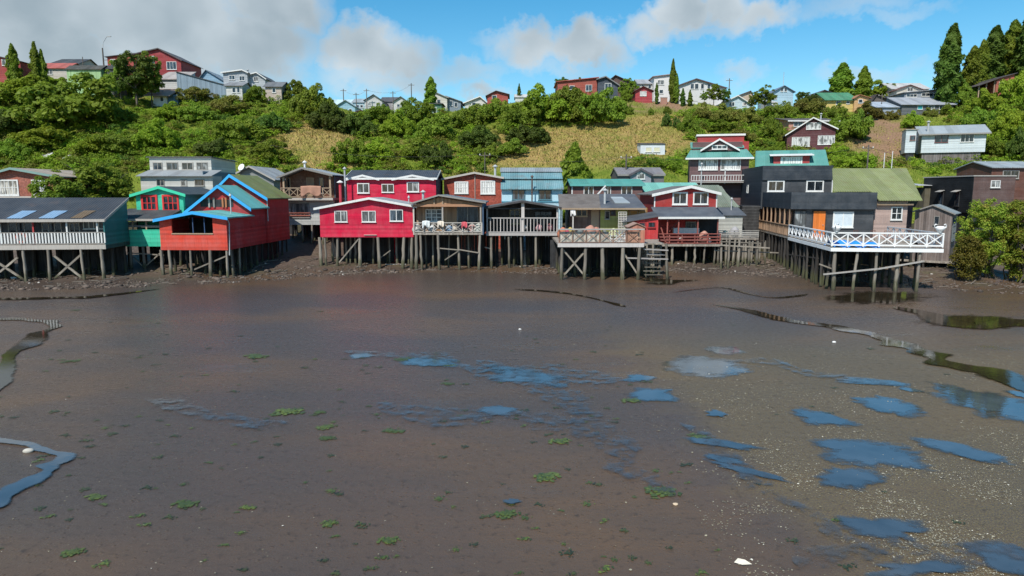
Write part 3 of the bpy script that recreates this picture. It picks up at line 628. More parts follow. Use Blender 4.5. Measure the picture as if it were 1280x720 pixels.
h.stilt_grid(a0 + .3, -.2, 1.6, 3.6, hz, 12, 2); h.skirt(a0, -.1, 3.7, hz)
for c in (( -38, 349, -8, 316), (-38, 316, -8, 349), (-6, 326, 32, 351), (0, 340, 22, 322), (66, 350, 104, 316), (68, 320, 106, 350)): h.pxbrace(*c, .22, .12)
lb = MB(); n = 20
a, z = h.f(20, 298, -.12)
for i in range(n):
    pass
pts = [(a + .34 * math.cos(2 * math.pi * i / n), -.16, z + .34 * math.sin(2 * math.pi * i / n)) for i in range(n + 1)]
lb.tube(pts, .09, 8); w_ = h.O; o = lb.build("lifebuoy", plain((.62, .10, .06), .5, "lifebuoy_red")); o.location = (w_.x, w_.y, 0); tag(o, "round red lifebuoy hanging on a white balustrade", "lifebuoy")

# 2 ---------------------------------------------------------------- green house
h = H("stilt_house", "small turquoise green stilt house with red framed twin windows in its gable", "house", 147, 297, 54, group=G_ST)
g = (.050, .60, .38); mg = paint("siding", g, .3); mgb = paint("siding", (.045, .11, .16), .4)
a1 = h.fa(204); z0 = h.fz(308); z1 = h.fz(287); e = h.fz(275)
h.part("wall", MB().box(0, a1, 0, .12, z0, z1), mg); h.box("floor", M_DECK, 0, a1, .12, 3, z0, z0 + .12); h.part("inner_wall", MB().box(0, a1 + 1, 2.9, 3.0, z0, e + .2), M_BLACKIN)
for x in (149, 166, 183, 202): a = h.fa(x); h.part("porch_post", MB().box(a - .05, a + .05, .02, .12, z1, e), M_TIMBER)
h.part("railing", MB().box(0, a1, .03, .09, h.fz(284), h.fz(281.5)), M_GREYT); h.pxbrace(148, 277, 155, 287, .06, .08, M_TIMBER)
h.part("porch_roof", MB().slab([(-.6, -.3, e), (a1 + .3, -.3, e), (a1 + .3, 3, e + .75), (-.6, 3, e + .75)], .08), paint("corrx", (.05, .055, .06), .2)); h.part("fascia", MB().box(-.6, a1 + .3, -.34, -.305, e - .06, e + .1), M_PALET)
b = 2.6; A0 = h.fa(170, b, 250); A1 = h.fa(229, b, 250); pa, pz = h.f(200, 234.5, b); E0 = h.f(170, 243.5, b)[1]; E1 = h.f(229, 243, b)[1]; zz = h.f(200, 268, b)[1]
h.wall_gf(A0, A1, b, b + 7, z0 + .2, E0, E1, pa, pz, mg, "upper_wall")
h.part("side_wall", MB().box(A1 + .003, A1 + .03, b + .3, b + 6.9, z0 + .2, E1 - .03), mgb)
h.roof_gf(A0, A1, b, b + 7, E0, E1, pa, pz, paint("corry", (.045, .06, .07), .15), oh=.35, of=.3, fm=paint("plain", (.04, .56, .33)), fw=.24)
red = paint("plain", (.62, .03, .03), .1)
for x0, x1 in ((176, 198), (202.5, 224.5)): h.win(x0, 243.5, x1, 264, b, frame=red, nv=2, nh=1, fw=.14)
h.part("trim_board", MB().box(A0 - .02, A1 + .03, b - .05, b - .004, zz - .02, zz + .12), M_WHITE)
h.stilts((149, 163, 180, 203, 212), .1, z0, .12); h.stilt_grid(.1, a1 + 2, 1.2, 2.7, z0, 5, 2); h.skirt(0, a1 + 1, 3.0, z0)
h.pxbrace(160, 316, 205, 319, .1, .08); h.pxbrace(162, 317, 182, 336, .1, .08); h.pxbrace(183, 332, 203, 314, .1, .08)
h.pipe(239.5 - 72, 316, 348, -.3, .05, M_LOG, name="loose_post") if False else None

# 3 ---------------------------------------------------------------- orange-red stepped house
h = H("stilt_house", "orange red stilt house in three stepped gables with bright blue bargeboards", "house", 200.5, 300, 51.5, yaw=-2, group=G_ST)
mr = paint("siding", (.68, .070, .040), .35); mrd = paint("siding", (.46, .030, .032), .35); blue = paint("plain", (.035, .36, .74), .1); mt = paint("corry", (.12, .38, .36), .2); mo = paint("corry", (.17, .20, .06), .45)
A = h.fa(284, 0, 300); z0 = h.fz(312.5); e0 = h.f(200, 275, 0)[1]; e1 = h.f(284, 272.5, 0)[1]; pa, pz = h.f(243, 266, 0)
ox0, ozt = h.f(214, 277, 0); ox1, ozb = h.f(266.5, 293, 0)
D = 4.3
h.part("wall", MB().prism([(0, 0, z0), (A, 0, z0), (A, 0, ozb), (0, 0, ozb)], (0, .14, 0)).prism([(0, 0, ozb), (ox0, 0, ozb), (ox0, 0, e0 + (ox0 / pa) * (pz - e0)), (0, 0, e0)], (0, .14, 0))
       .prism([(ox1, 0, ozb), (A, 0, ozb), (A, 0, e1), (ox1, 0, e1 + (A - ox1) / (A - pa) * (pz - e1))], (0, .14, 0)), mr)
h.part("opening_rail", MB().box(ox0 - .02, ox1 + .02, -.05, .16, ozb + .002, ozb + .08), M_TIMBER)
for q in (ox0 + .5 * (ox1 - ox0), ox0 + .78 * (ox1 - ox0)): h.part("opening_post", MB().box(q, q + .06, .04, .1, ozb + .08, pz - .35), paint("plain", (.03, .07, .16)))
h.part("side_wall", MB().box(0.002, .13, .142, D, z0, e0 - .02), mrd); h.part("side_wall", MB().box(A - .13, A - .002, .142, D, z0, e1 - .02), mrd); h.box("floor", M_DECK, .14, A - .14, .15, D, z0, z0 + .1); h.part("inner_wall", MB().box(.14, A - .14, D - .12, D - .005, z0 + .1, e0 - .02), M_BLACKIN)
h.roof_gf(0, A, 0, D, e0, e1, pa, pz, mt, oh=.28, of=.35, fm=blue, fw=.24)
B2 = D + .05; C0 = h.fa(247, B2, 260); pa2, pz2 = h.f(274.5, 233, B2); E2 = h.f(311, 261, B2)[1]; E20 = h.f(242, 260, B2)[1]
Ar = A - .02
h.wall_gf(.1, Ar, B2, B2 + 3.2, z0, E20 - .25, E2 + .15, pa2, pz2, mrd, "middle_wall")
h.roof_gf(.1, Ar, B2, B2 + 3.2, E20 - .25, E2 + .15, pa2, pz2, mt, oh=.3, of=.4, fm=blue, fw=.28, name="middle_roof")
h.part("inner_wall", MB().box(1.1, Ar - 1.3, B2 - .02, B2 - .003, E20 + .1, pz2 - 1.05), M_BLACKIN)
for x in (262, 268, 279, 283): q, _ = h.f(x, 255, B2); h.part("loft_post", MB().box(q - .07, q + .07, B2 - .1, B2 - .03, E20 + .05, pz2 - .9), paint("plain", (.40, .16, .07)) if x > 275 else M_GREYT)
B3 = B2 + 3.25; pa3, pz3 = h.f(289, 219.5, B3); E3 = h.f(328, 247, B3)[1]; E30 = E3 - .2
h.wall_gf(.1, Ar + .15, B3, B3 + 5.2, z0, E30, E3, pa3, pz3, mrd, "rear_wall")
h.roof_gf(.1, Ar + .15, B3, B3 + 5.2, E30, E3, pa3, pz3, mo, oh=.25, of=.4, fm=blue, fw=.28, name="rear_roof")
h.part("side_rail", MB().box(Ar + .005, Ar + .05, D + .2, D + 8, (z0 + E2) / 2, (z0 + E2) / 2 + .05), mrd)
h.stilts((202, 213, 238, 262, 283), .12, z0, .125); h.stilt_grid(.2, A - .25, 1.4, 5, z0, 5, 3); h.skirt(.1, A - .2, 5.6, z0); h.part("underfloor_shade_panel", MB().box(A - .9, A - .8, 5.7, 12.4, .2, z0), M_BLACKIN)  # side panel is added too, to blacken the underfloor
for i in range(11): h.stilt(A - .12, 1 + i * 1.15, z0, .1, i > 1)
h.pxbrace(219, 347, 283, 320, .3, .09); h.pipe(289, 246, 268, 2.6, .05, name="stovepipe")
q, z = h.f(286, 280, -.02); h.part("downpipe", MB().tube([(A + .06, .1, e1 - .1), (A + .06, .35, e1 - .45), (A + .06, .12, z0 - .4)], .05), M_STEEL)
mb = MB(); q2 = Ar + .2; mb.tube([(q2, B3, E3 - .1), (q2, B3, E3 - 2)], .045); h.part("downpipe", mb, M_STEEL)

# 4 ---------------------------------------------------------------- loft house
h = H("stilt_house", "two storey stilt house, white below with brown timber loft balcony and grey roof above", "house", 352, 270, 66, group=G_ST)
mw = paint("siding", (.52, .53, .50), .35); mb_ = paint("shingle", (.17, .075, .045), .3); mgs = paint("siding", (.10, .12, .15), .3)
A = h.fa(415, 0, 270); z0 = h.fz(281.5, 0, 380); zf = h.fz(249, 0, 380); e0 = h.f(351, 221.5, 0)[1]; e1 = h.f(415, 219, 0)[1]; pa, pz = h.f(378, 210.5, 0)
h.part("wall", MB().box(0, A, 1.0, 6, z0, zf - .1), mw); h.box("floor", M_PALET, -.2, A + .15, 0, 6, zf - .1, zf + .12)
h.wall_gf(.1, A - .05, 1.3, 6, zf + .125, e0 - .05, e1 - .05, pa, pz - .05, mb_, "loft_wall")
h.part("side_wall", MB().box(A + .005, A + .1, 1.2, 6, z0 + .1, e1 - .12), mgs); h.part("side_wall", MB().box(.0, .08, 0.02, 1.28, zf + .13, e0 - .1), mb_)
h.roof_gf(0, A, 0, 6, e0, e1, pa, pz, paint("corry", (.30, .33, .35), .15), oh=.25, of=.25, fm=M_GREYT)
h.rail((.02, .05), (A - .02, .05), zf + .12, h.fz(235, 0, 380), "x", 6, M_TIMBER, .05, .07)
h.win(383, 222, 393, 244, 1.3, frame=M_TIMBER, pane=paint("board", (.30, .19, .12)), nv=0); h.win(399, 222, 405, 242, 1.3, frame=M_GREYT, nv=0); h.win(358, 222, 364, 243, 1.3, frame=M_TIMBER, nv=0)
h.win(363, 254, 387.5, 272, 1.0, frame=M_GREYT, nv=3, fw=.05)
h.part("window_rail", MB().box(h.fa(361, .9), h.fa(389, .9), .84, .93, h.fz(270, 1, 375), h.fz(268.6, 1, 375)).box(h.fa(361, .9), h.fa(389, .9), .84, .93, h.fz(266.5, 1, 375), h.fz(265.6, 1, 375)), paint("plain", (.30, .09, .06)))
for x in (355, 413): a = h.fa(x, .1, 240); h.part("porch_post", MB().box(a - .08, a + .08, .04, .2, zf + .12, (e0 if x < 360 else e1) - .02), M_TIMBER)
h.stilts((380, 391, 355, 405), 1.1, z0, .13); h.stilt_grid(.2, A, 2, 3.2, z0, 5, 2); h.skirt(-2.2, A + .4, 3.5, z0); h.pipe(381, 204, 209, 1, .1, M_WHITE)
q = h.f(372, 300, 0)
# laundry heap on the loft balcony
def blanket(x0, x1, y0, y1, hh, b, col, label, name="blanket", cat="blanket"):
    a0, z1 = hh.f(x0, y0, b); a1, z0 = hh.f(x1, y1, b); n = 14; vs = []; fs = []; rs = random.Random(x0)
    for i in range(n + 1):
        for j in range(7):
            t = i / n; v = j / 6; bulge = .12 * math.sin(t * 14 + rs.random()) * v
            vs.append((a0 + (a1 - a0) * t, b - .10 - bulge - .08 * v, z1 + (z0 - z1) * v * (.82 + .18 * math.sin(t * 9 + 1)) - .10 * abs(t - .5)))
    for i in range(n):
        for j in range(6): q = i * 7 + j; fs.append((q, q + 1, q + 8, q + 7))
    m = MB().add(vs, fs); m.sm = True; o = link(bpy.data.objects.new(name, m.mesh(name, plain(col, .9, "cloth"))))
    o.location = (hh.O.x, hh.O.y, 0); o.rotation_euler = (0, 0, hh.yaw); sm = o.modifiers.new("s", "SOLIDIFY"); sm.thickness = .03; return tag(o, label, cat)
blanket(376, 402, 232, 246, h, .0, (.36, .19, .13), "brown blanket airing over the balcony rail of the timber loft")

def bag(hh, x, y, b, r, col, label, cat="sack", name="sack"):
    a, z = hh.f(x, y, b); m = MB(); m.lathe([(0, 0), (r * .9, .02), (r * 1.05, r * .7), (r * .7, r * 1.5), (r * .2, r * 1.9), (0, r * 1.95)], (0, 0, 0), 10); m.sm = True
    o = m.build(name, plain(col, .8, "cloth")); o.location = hh.w(a, b, z); o.rotation_euler = (.1, .15, x); return tag(o, label, cat)
# 5 ---------------------------------------------------------------- crimson front house
crim = (.68, .013, .058); mc = paint("siding", crim, .32); M_DGR = paint("corry", (.30, .32, .33), .12)
h = H("stilt_house", "crimson stilt house with three white framed windows, low gable facing the mud", "house", 400, 280, 58, group=G_ST)
A = h.fa(516.5, 0, 280); z0 = h.fz(296.5, 0, 450); e0 = h.f(400, 260.5, 0)[1]; e1 = h.f(516, 258, 0)[1]; pa, pz = h.f(462, 248.5, 0)
h.wall_gf(0, A, 0, 5.5, z0, e0, e1, pa, pz, mc)
h.roof_gf(0, A, 0, 5.5, e0, e1, pa, pz, M_DGR, oh=.4, of=.35, fm=M_WHITE, fw=.2)
for x0, y0, x1, y1, pn in ((418, 263.5, 434.5, 277.5, M_GLASS), (452, 263.5, 470, 277.5, M_CURTG), (487, 262, 504, 276.5, M_GLASS)): h.win(x0, y0, x1, y1, 0, pane=pn, nv=1)
h.part("sill_board", MB().box(h.fa(455, 0), h.fa(471, 0), -.1, -.004, h.fz(294, 0, 450), h.fz(293.3, 0, 450)), M_PALET)
h.stilts((401, 407, 421, 449, 474, 503, 514), .15, z0, .14, py=310); h.stilts((416, 433, 437, 444, 466, 487, 496, 510), 1.6, z0, .1, py=310); h.stilt_grid(.2, A - .1, 2.6, 3, z0, 7, 1); h.skirt(0, A, 3.4, z0)
h.pxbrace(424, 328, 448, 299, .1, .1); h.pxbrace(476, 322, 488, 313, .5, .08)
h.pipe(512 - 1, 248, 252, 3, .05)

# 5b rear crimson
h = H("timber_house", "crimson two storey house with twin white edged gables behind the low crimson house", "house", 434, 240, 66, group="houses behind the stilt houses")
A = h.fa(545, 0, 240); z0 = h.zb - .4; zc = h.fz(222.8, 0, 480)
h.part("wall", MB().box(0, A, 0, 6, z0, zc), mc)
mdr = paint("corrx", (.045, .055, .07), .15); h.roof_gs(0, A, 0, 6, zc, zc, 3, zc + .75, mdr, oh=.3, oa=.15, fm=M_WHITE, fw=.16)
for xa, xp, xb in ((434, 454, 474), (491, 516, 542)):
    a_, p_, b_ = h.fa(xa, 0, 225), h.fa(xp, 0, 225), h.fa(xb, 0, 225); zp = h.fz(220, 0, 480)
    h.part("gable", MB().prism([(a_, -.02, zc - .25), (b_, -.02, zc - .25), (b_, -.02, zc - .16), (p_, -.02, zp), (a_, -.02, zc - .16)], (0, .9, 0)), mc)
    h.roof_gf(a_, b_, -.02, 1.6, zc - .16, zc - .16, p_, zp, mdr, oh=.06, of=.3, fm=M_WHITE, fw=.2, name="gable_roof", ob=.9)
for x0, y0, x1, y1 in ((446.5, 229, 462, 241.5), (477, 230, 492.5, 240.5), (508.5, 227.5, 524, 240)): h.win(x0, y0, x1, y1, -.02 if x0 != 477 else 0, pane=M_CURTG, nv=1)
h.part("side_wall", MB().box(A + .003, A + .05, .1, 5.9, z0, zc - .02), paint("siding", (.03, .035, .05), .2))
h.pipe(432, 212, 250, -1, .08); h.pipe(426, 229, 254, -1.6, .14, paint("plain", (.5, .03, .05)), M_WHITE, "chimney"); h.pipe(529, 241, 250, -.9, .12)

# 6 ---------------------------------------------------------------- terrace house
h = H("stilt_house", "stilt house with open timber terrace, cross braced railing and washing on it", "house", 517, 280, 57, group=G_ST)
A = h.fa(603, 0, 280); fl = h.fz(291, 0, 560); rt = h.fz(278.5, 0, 560); e0 = h.f(516, 254.5, 0)[1]; e1 = h.f(603, 253.5, 0)[1]; pa, pz = h.f(548.5, 245, 0); hz = h.fz(293.5, 0, 560)
h.box("floor", M_DECK, 0, A, 0, 7, hz, fl)
tan = paint("board", (.34, .21, .12), .4)
h.wall_gf(.05, A - .05, 1.5, 7, fl, e0 - .03, e1 - .03, pa, pz - .03, tan)
h.part("gable", MB().prism([(.3, .12, h.fz(255, 0, 560)), (A - .3, .12, h.fz(255, 0, 560)), (pa, .12, pz - .12)], (0, .05, 0)), paint("board", (.36, .20, .10), .3))
for q in (pa - .45, pa + .25): h.part("gable_post", MB().box(q, q + .1, .02, .1, h.fz(256, 0, 560), pz - .1), M_TIMBER)
h.part("beam", MB().box(0, A, .0, .1, h.fz(258.4, 0, 560), h.fz(255.2, 0, 560)), paint("wood", (.55, .29, .16), .2))
h.part("side_wall", MB().box(A + .0, A + .1, 0, 7, hz, e1 - .08), paint("board", (.05, .095, .16), .3)); h.part("side_wall", MB().box(.0, .045, 1.5, 7, fl, e0 - .08), tan)
h.roof_gf(0, A, 0, 7, e0, e1, pa, pz, paint("corry", (.15, .18, .20), .2), oh=.3, of=.25, fm=M_GREYT, fw=.14)
h.win(532, 261.5, 553, 277, 1.5, nv=2, nh=2, frame=M_WHITE, fw=.08, pane=M_GLASSB); h.win(571, 257.5, 598, 288, 1.5, nv=1, frame=M_GREYT, fw=.06)
for x in (517.5, 553.5, 601): a = h.fa(x, .1); h.part("porch_post", MB().box(a - .06, a + .06, .04, .16, hz, h.fz(256, 0, 560)), M_PALET)
h.rail((.05, .02), (A - .05, .02), fl, rt, "x", 7, M_PALET, .05, .07)
h.stilts((520, 527, 549, 574, 598), .12, hz, .15, py=310); h.stilts((533, 541, 560, 586), 1.5, hz, .09, py=310); h.stilt_grid(.2, A - .2, 2.4, 3, hz, 6, 1); h.skirt(0, A, 3.4, hz)
h.pxbrace(546, 310, 574, 312.5, .0, .08); h.pxbrace(574, 312, 598, 316, .0, .08); h.pxbrace(556, 325, 574, 313, .05, .08)
blanket(528, 537.5, 275.5, 285, h, -.06, (.60, .63, .62), "pale towel on the cross braced terrace rail, nearest the crimson house", "towel", "towel")
blanket(547, 555, 276, 284, h, -.06, (.66, .58, .48), "cream towel on the terrace rail beside the middle post", "towel", "towel")
blanket(577, 584, 277, 285, h, -.06, (.55, .10, .12), "small red cloth on the terrace rail beside the sliding door", "cloth", "cloth")

for x, y, b_, r_, c_, l_ in ((521, 291, .5, .4, (.48, .47, .44), "upright pale sack at the terrace corner beside the crimson wall"), (540, 291, .7, .35, (.50, .52, .52), "light grey bundle behind the terrace rail under the lattice window"), (561, 291, .6, .34, (.16, .26, .38), "blue bundle behind the terrace rail in the middle"), (569, 291, .8, .3, (.40, .36, .30), "beige sack behind the terrace rail beside the blue bundle"), (590, 291, .6, .38, (.42, .22, .20), "dusty pink bundle behind the terrace rail near the dark side wall"), (597, 291, .5, .42, (.40, .42, .38), "grey green sack at the terrace end post")): bag(h, x, y, b_, r_, c_, l_)
# 7 ---------------------------------------------------------------- red shingle
h = H("timber_house", "rust red shingled house with two white curtained windows and a pale grey gable edge", "house", 555, 240, 70, group="houses behind the stilt houses")
A = h.fa(627, 0, 240); z0 = h.zb - .4; e0 = h.f(555, 224, 0)[1]; e1 = h.f(627, 222.5, 0)[1]; pa, pz = h.f(593, 216.5, 0)
h.wall_gf(0, A, 0, 7, z0, e0, e1, pa, pz, paint("shingle", (.42, .085, .050), .2)); h.roof_gf(0, A, 0, 7, e0, e1, pa, pz, paint("corry", (.30, .31, .30), .2), oh=.25, of=.35, fm=M_PALET, fw=.2)
h.win(568, 226.8, 585.5, 242, 0, pane=curtain((.75, .75, .72)), nv=2, nh=1, fw=.12); h.win(600.5, 225.7, 619, 242.5, 0, pane=curtain((.75, .75, .72)), nv=2, nh=1, fw=.12)
h.part("downpipe", MB().tube([(pa + .05, -.06, pz - .2), (pa + .05, -.06, z0 + 1)], .04), M_PALET); h.pipe(619, 209, 218, 2, .12)

# 8 ---------------------------------------------------------------- black balcony house
h = H("stilt_house", "black stilt house with open balcony, pale vertical balusters and centre post", "house", 607.5, 280, 58, group=G_ST)
A = h.fa(698, 0, 280); fl = h.fz(291.5, 0, 650); hz = h.fz(294.5, 0, 650); rt = h.fz(272.5, 0, 650); e0 = h.f(608, 260.5, 0)[1]; e1 = h.f(698, 260, 0)[1]; pa, pz = h.f(652.5, 252.5, 0)
blk = paint("board", (.030, .030, .032), .3)
h.box("floor", M_DECK, 0, A, 0, 8, hz, fl); h.wall_gf(.05, A - .05, 2.6, 8, fl, e0 - .03, e1 - .03, pa, pz - .03, blk)
h.part("side_wall", MB().box(0, .045, 0, 8, hz, e0 - .06).box(A - .045, A, .0, 8, hz, e1 - .06), blk)
h.roof_gf(0, A, 0, 8, e0, e1, pa, pz, paint("corry", (.10, .11, .115), .3), oh=.25, of=.3, fm=paint("plain", (.05, .045, .045)), fw=.16)
h.part("beam", MB().box(.05, A - .05, .02, .1, h.fz(261.5, 0, 650), h.fz(260, 0, 650)), blk)
wt = paint("wood", (.50, .46, .43), .3)
for x in (609, 653.5, 696.5): a = h.fa(x, .0); h.part("porch_post", MB().box(a - (.13 if x == 653.5 else .07), a + (.13 if x == 653.5 else .07), -.04, .1, hz, (pz - .05) if x == 653.5 else h.fz(260, 0, 650)), wt)
h.rail((.1, -.08), (A - .1, -.08), fl, rt, "v", 21, wt, .07, .09); h.part("fascia_board", MB().box(0, A, -.1, -.01, hz, fl + .05), wt)
h.win(637, 262, 650, 280, 2.6, frame=paint("plain", (.30, .27, .14)), nv=1, pane=M_CURTG); h.win(668, 264, 690, 286, 2.6, frame=M_BLACKIN, nv=2)
h.stilts((614, 637, 652.5, 670, 693), .1, hz, .12, py=310); h.stilt_grid(.2, A - .2, 1.6, 2.6, hz, 6, 2); h.skirt(-.4, A + .2, 3.2, hz); h.pxbrace(606, 309, 614, 311, .1, .08)
bag(h, 656, 287, .35, .22, (.62, .6, .55), "small white sack on the black balcony beside its centre post"); bag(h, 673, 288, .4, .3, (.55, .30, .32), "pink and white bundle on the black balcony"); bag(h, 688, 288, .5, .3, (.30, .13, .14), "dark red bundle on the black balcony by its end post")

# 9 ---------------------------------------------------------------- light blue house
h = H("timber_house", "light blue house with a two tier blue metal roof between red and brown houses", "house", 627, 245, 69, group="houses behind the stilt houses")
A = h.fa(703, 0, 245); z0 = h.zb - .4; e = h.fz(235, 0, 660); lb_ = paint("siding", (.55, .78, .86), .25); rb = paint("corrx", (.13, .27, .30), .4)
h.part("wall", MB().box(0, A, 0, 7, z0, e), lb_); z2 = h.fz(225.5, 2, 660); z3 = h.fz(217.5, 3.2, 660); z4 = h.fz(210.5, 6, 660)
h.part("gable_wall", MB().prism([(.02, 0.02, e), (.02, 2, z2 - .02), (.02, 6, z4 - .1), (.02, 7, z4 - .5), (.02, 7, e)], (A - .04, 0, 0)), lb_)
h.part("roof", MB().slab([(-.1, -.4, e - .15), (A + .12, -.4, e - .15), (A + .12, 1.6, z2 + .02), (-.1, 1.6, z2 + .02)], .07), rb)
h.part("upper_roof", MB().slab([(-.1, 1.3, z2 + .12), (A + .12, 1.3, z2 + .12), (A + .12, 3.1, z3 + .1), (-.1, 3.1, z3 + .1)], .07), rb)
h.part("ridge_roof", MB().slab([(-.2, 2.9, z3 + .2), (A + .2, 2.9, z3 + .2), (A + .2, 5.6, z4), (-.2, 5.6, z4)], .07).slab([(-.2, 5.601, z4), (A + .2, 5.601, z4), (A + .2, 7.3, z4 - .6), (-.2, 7.3, z4 - .6)], .07), paint("corrx", (.27, .31, .33), .35))
for x0, x1 in ((640, 656.5), (673, 689.5)): h.win(x0, 237, x1, 250, 0, frame=paint("plain", (.06, .16, .2)), nv=1, fw=.09)
h.part("trim_board", MB().box(-.02, A + .02, -.06, -.004, h.fz(253, 0, 660), h.fz(251.5, 0, 660)), paint("plain", (.07, .25, .33)))
h.pipe(665, 222, 250, -.8, .07, paint("plain", (.10, .05, .035)))

# 10 --------------------------------------------------------------- brown house, teal roof
h = H("timber_house", "mauve brown house with a long turquoise roof, behind the cluttered boardwalk deck", "house", 715, 240, 70, group="houses behind the stilt houses")
A = h.fa(803, 0, 240); z0 = h.zb - .4; e = h.fz(231, 0, 760); mv = paint("siding", (.17, .085, .075), .3); tl = paint("corrx", (.075, .29, .245), .2)
zr = h.f(760, 225, 3)[1]; h.wall_gs(0, A, 0, 6, z0, e, e, 3, zr, mv); h.roof_gs(0, A, 0, 6, e, e, 3, zr, tl, oh=.3, oa=.2, fm=paint("plain", (.10, .36, .33)))
for x0, x1, pn in ((729.5, 742, M_CURTG), (756, 763.5, M_GLASS), (776.5, 790, M_GLASS)): h.win(x0, 233, x1, 245, 0, nv=1, pane=pn)
h.part("edge_trim", MB().box(-.06, .06, -.05, -.004, z0, e), M_WHITE)
# porch building + deck
h = H("stilt_house", "ramshackle brown and yellow stilt cabin with patched tar roof and railed boardwalk deck", "house", 698, 300, 50.6, group=G_ST)
A = h.fa(808, 0, 300); A2 = h.fa(800, 0, 300); zt = h.fz(304.5, 0, 750); hz = h.fz(308.5, 0, 750); rt = h.fz(287.5, 0, 750); Dk = 9.5
h.box("deck", M_DECK, 0, A, 0, Dk, hz + .08, zt); h.part("fascia_board", MB().box(-.05, A2 + .3, -.07, -.004, hz - .02, zt + .02), wt)
rr = paint("wood", (.26, .14, .09), .3); h.rail((.05, 0.03), (A2, .03), zt, rt, "x", 6, rr, .04, .05); h.part("handrail", MB().box(-.1, A2 + .3, -.08, .14, rt, rt + .09), wt)
h.part("fence_panel", MB().box(.1, A2 * .62, .16, .2, zt + .1, rt - .12), paint("board", (.42, .39, .33), .5)); h.part("fence_panel", MB().box(A2 * .83, A2 - .1, .16, .2, zt + .05, rt - .12), paint("board", (.42, .22, .14), .3))
mb = MB()
q0, q1 = A2 * .64, A2 * .82
for i in range(6): mb.box(q0 + (q1 - q0) * i / 5 - .025, q0 + (q1 - q0) * i / 5 + .025, .17, .21, zt + .05, rt + .02)
for i in range(5): z = zt + .1 + (rt - zt) * i / 4.6; mb.box(q0, q1, .14, .165, z, z + .05)
h.part("lattice_panel", mb, M_WHITE)
cb = Dk; # cabin front plane
ce = h.f(750, 259.5, cb - .5)[1]; cz = zt + .002
c0 = h.fa(712, cb, 270); c1 = h.fa(750.5, cb, 270); c2 = h.fa(784.5, cb, 270); c3 = h.fa(809, cb, 270)
brn = paint("board", (.12, .065, .05), .35); yel = paint("siding", (.34, .36, .10), .35); ora = paint("board", (.38, .20, .06), .4)
h.part("brown_wall", MB().box(c0, c1, cb, cb + 5, hz, ce - .02), brn); h.part("yellow_wall", MB().box(c1 + .002, c2, cb - .02, cb + 5, hz, ce - .02), yel); h.part("orange_wall", MB().box(c2 + .002, c3, cb - .01, cb + 5, hz, ce - .02), ora)
q0, q1 = h.fa(699, cb - 1.2, 259), h.fa(751, cb - 1.2, 259); q2 = h.fa(808, cb - 1.2, 259); zb_ = h.f(750, 243.5, cb + 3)[1]
h.part("roof", MB().slab([(q0, cb - 1.2, ce - .1), (q1, cb - 1.2, ce - .1), (q1 + .4, cb + 3.6, zb_), (q0 + .2, cb + 3.6, zb_)], .07), paint("tar", (.115, .095, .08), .5))
h.part("tar_roof", MB().slab([(q1 + .003, cb - 1.2, ce - .09), (q2, cb - 1.2, ce - .09), (q2 - .2, cb + 3.6, zb_ + .01), (q1 + .403, cb + 3.6, zb_ + .01)], .07), paint("tar", (.060, .066, .078), .4))
h.part("gutter", MB().box(q0, q2, cb - 1.27, cb - 1.205, ce - .16, ce - .02), M_TIMBER)
kk = (zb_ - ce + .1) / 4.8; zz = lambda b: ce - .02 + kk * (b - cb + 1.2)
qa = h.fa(768, cb + .5, 250); qb = h.fa(787, cb + .5, 250); h.part("skylight", MB().slab([(qa, cb + .2, zz(cb + .2) + .02), (qb, cb + .2, zz(cb + .2) + .02), (qb - .4, cb + 2.2, zz(cb + 2.2) + .02), (qa - .1, cb + 2.2, zz(cb + 2.2) + .02)], .08), paint("corry", (.32, .36, .38), .1, .5))
h.pipe(756, 239, 252, cb + .2, .1); h.pxbrace(745, 245, 757, 232, cb + 4.2, .1, M_WHITE)
h.win(720, 262, 734, 270.5, cb, frame=paint("wood", (.5, .36, .22)), nv=1, pane=M_GLASSB); h.door(740, 263.5, 747.5, zt, cb, paint("plain", (.36, .26, .17)), M_TIMBER)
h.win(756, 263.5, 762, 274, cb - .02, frame=M_GREYT, nv=0, fw=.05); h.win(763, 263, 769.5, 269, cb - .02, frame=paint("plain", (.1, .05, .05)), nv=0, fw=.06)
h.win(787, 263, 797, 272, cb - .01, frame=M_TIMBER, nv=0, pane=paint("plain", (.42, .20, .05))); h.win(799, 263, 807, 272, cb - .01, frame=M_TIMBER, nv=0, pane=paint("plain", (.42, .20, .05)))
for x in (701, 716): a = h.fa(x, cb - 1); h.part("porch_post", MB().box(a - .05, a + .05, cb - 1.1, cb - 1.0, zt, ce - .1), wt)
# white trellis
qa = h.fa(773, 6, 280); qb = h.fa(783, 6, 280); zt2 = h.f(778, 265, 6)[1]; mb = MB()
for i in range(6): a = qa + (qb - qa) * i / 5; mb.box(a - .02, a + .02, 6, 6.03, zt, zt2)
for i in range(12): z = zt + (zt2 - zt) * i / 11; mb.box(qa, qb, 5.965, 5.995, z - .02, z + .02)
h.part("trellis", mb, paint("plain", (.62, .56, .5)))
h.stilts((702, 731, 754.5, 777.5, 797.5), .12, hz, .15, py=330); h.stilt_grid(.3, A - .3, 2.2, 6.5, hz, 6, 3, .12); h.skirt(-.2, A + 2.2, 7.2, hz)
h.pxbrace(703, 311, 731, 345, .3, .11); h.pxbrace(704, 345, 734, 311, .35, .11); h.pxbrace(778, 314, 797, 343, .3, .11)
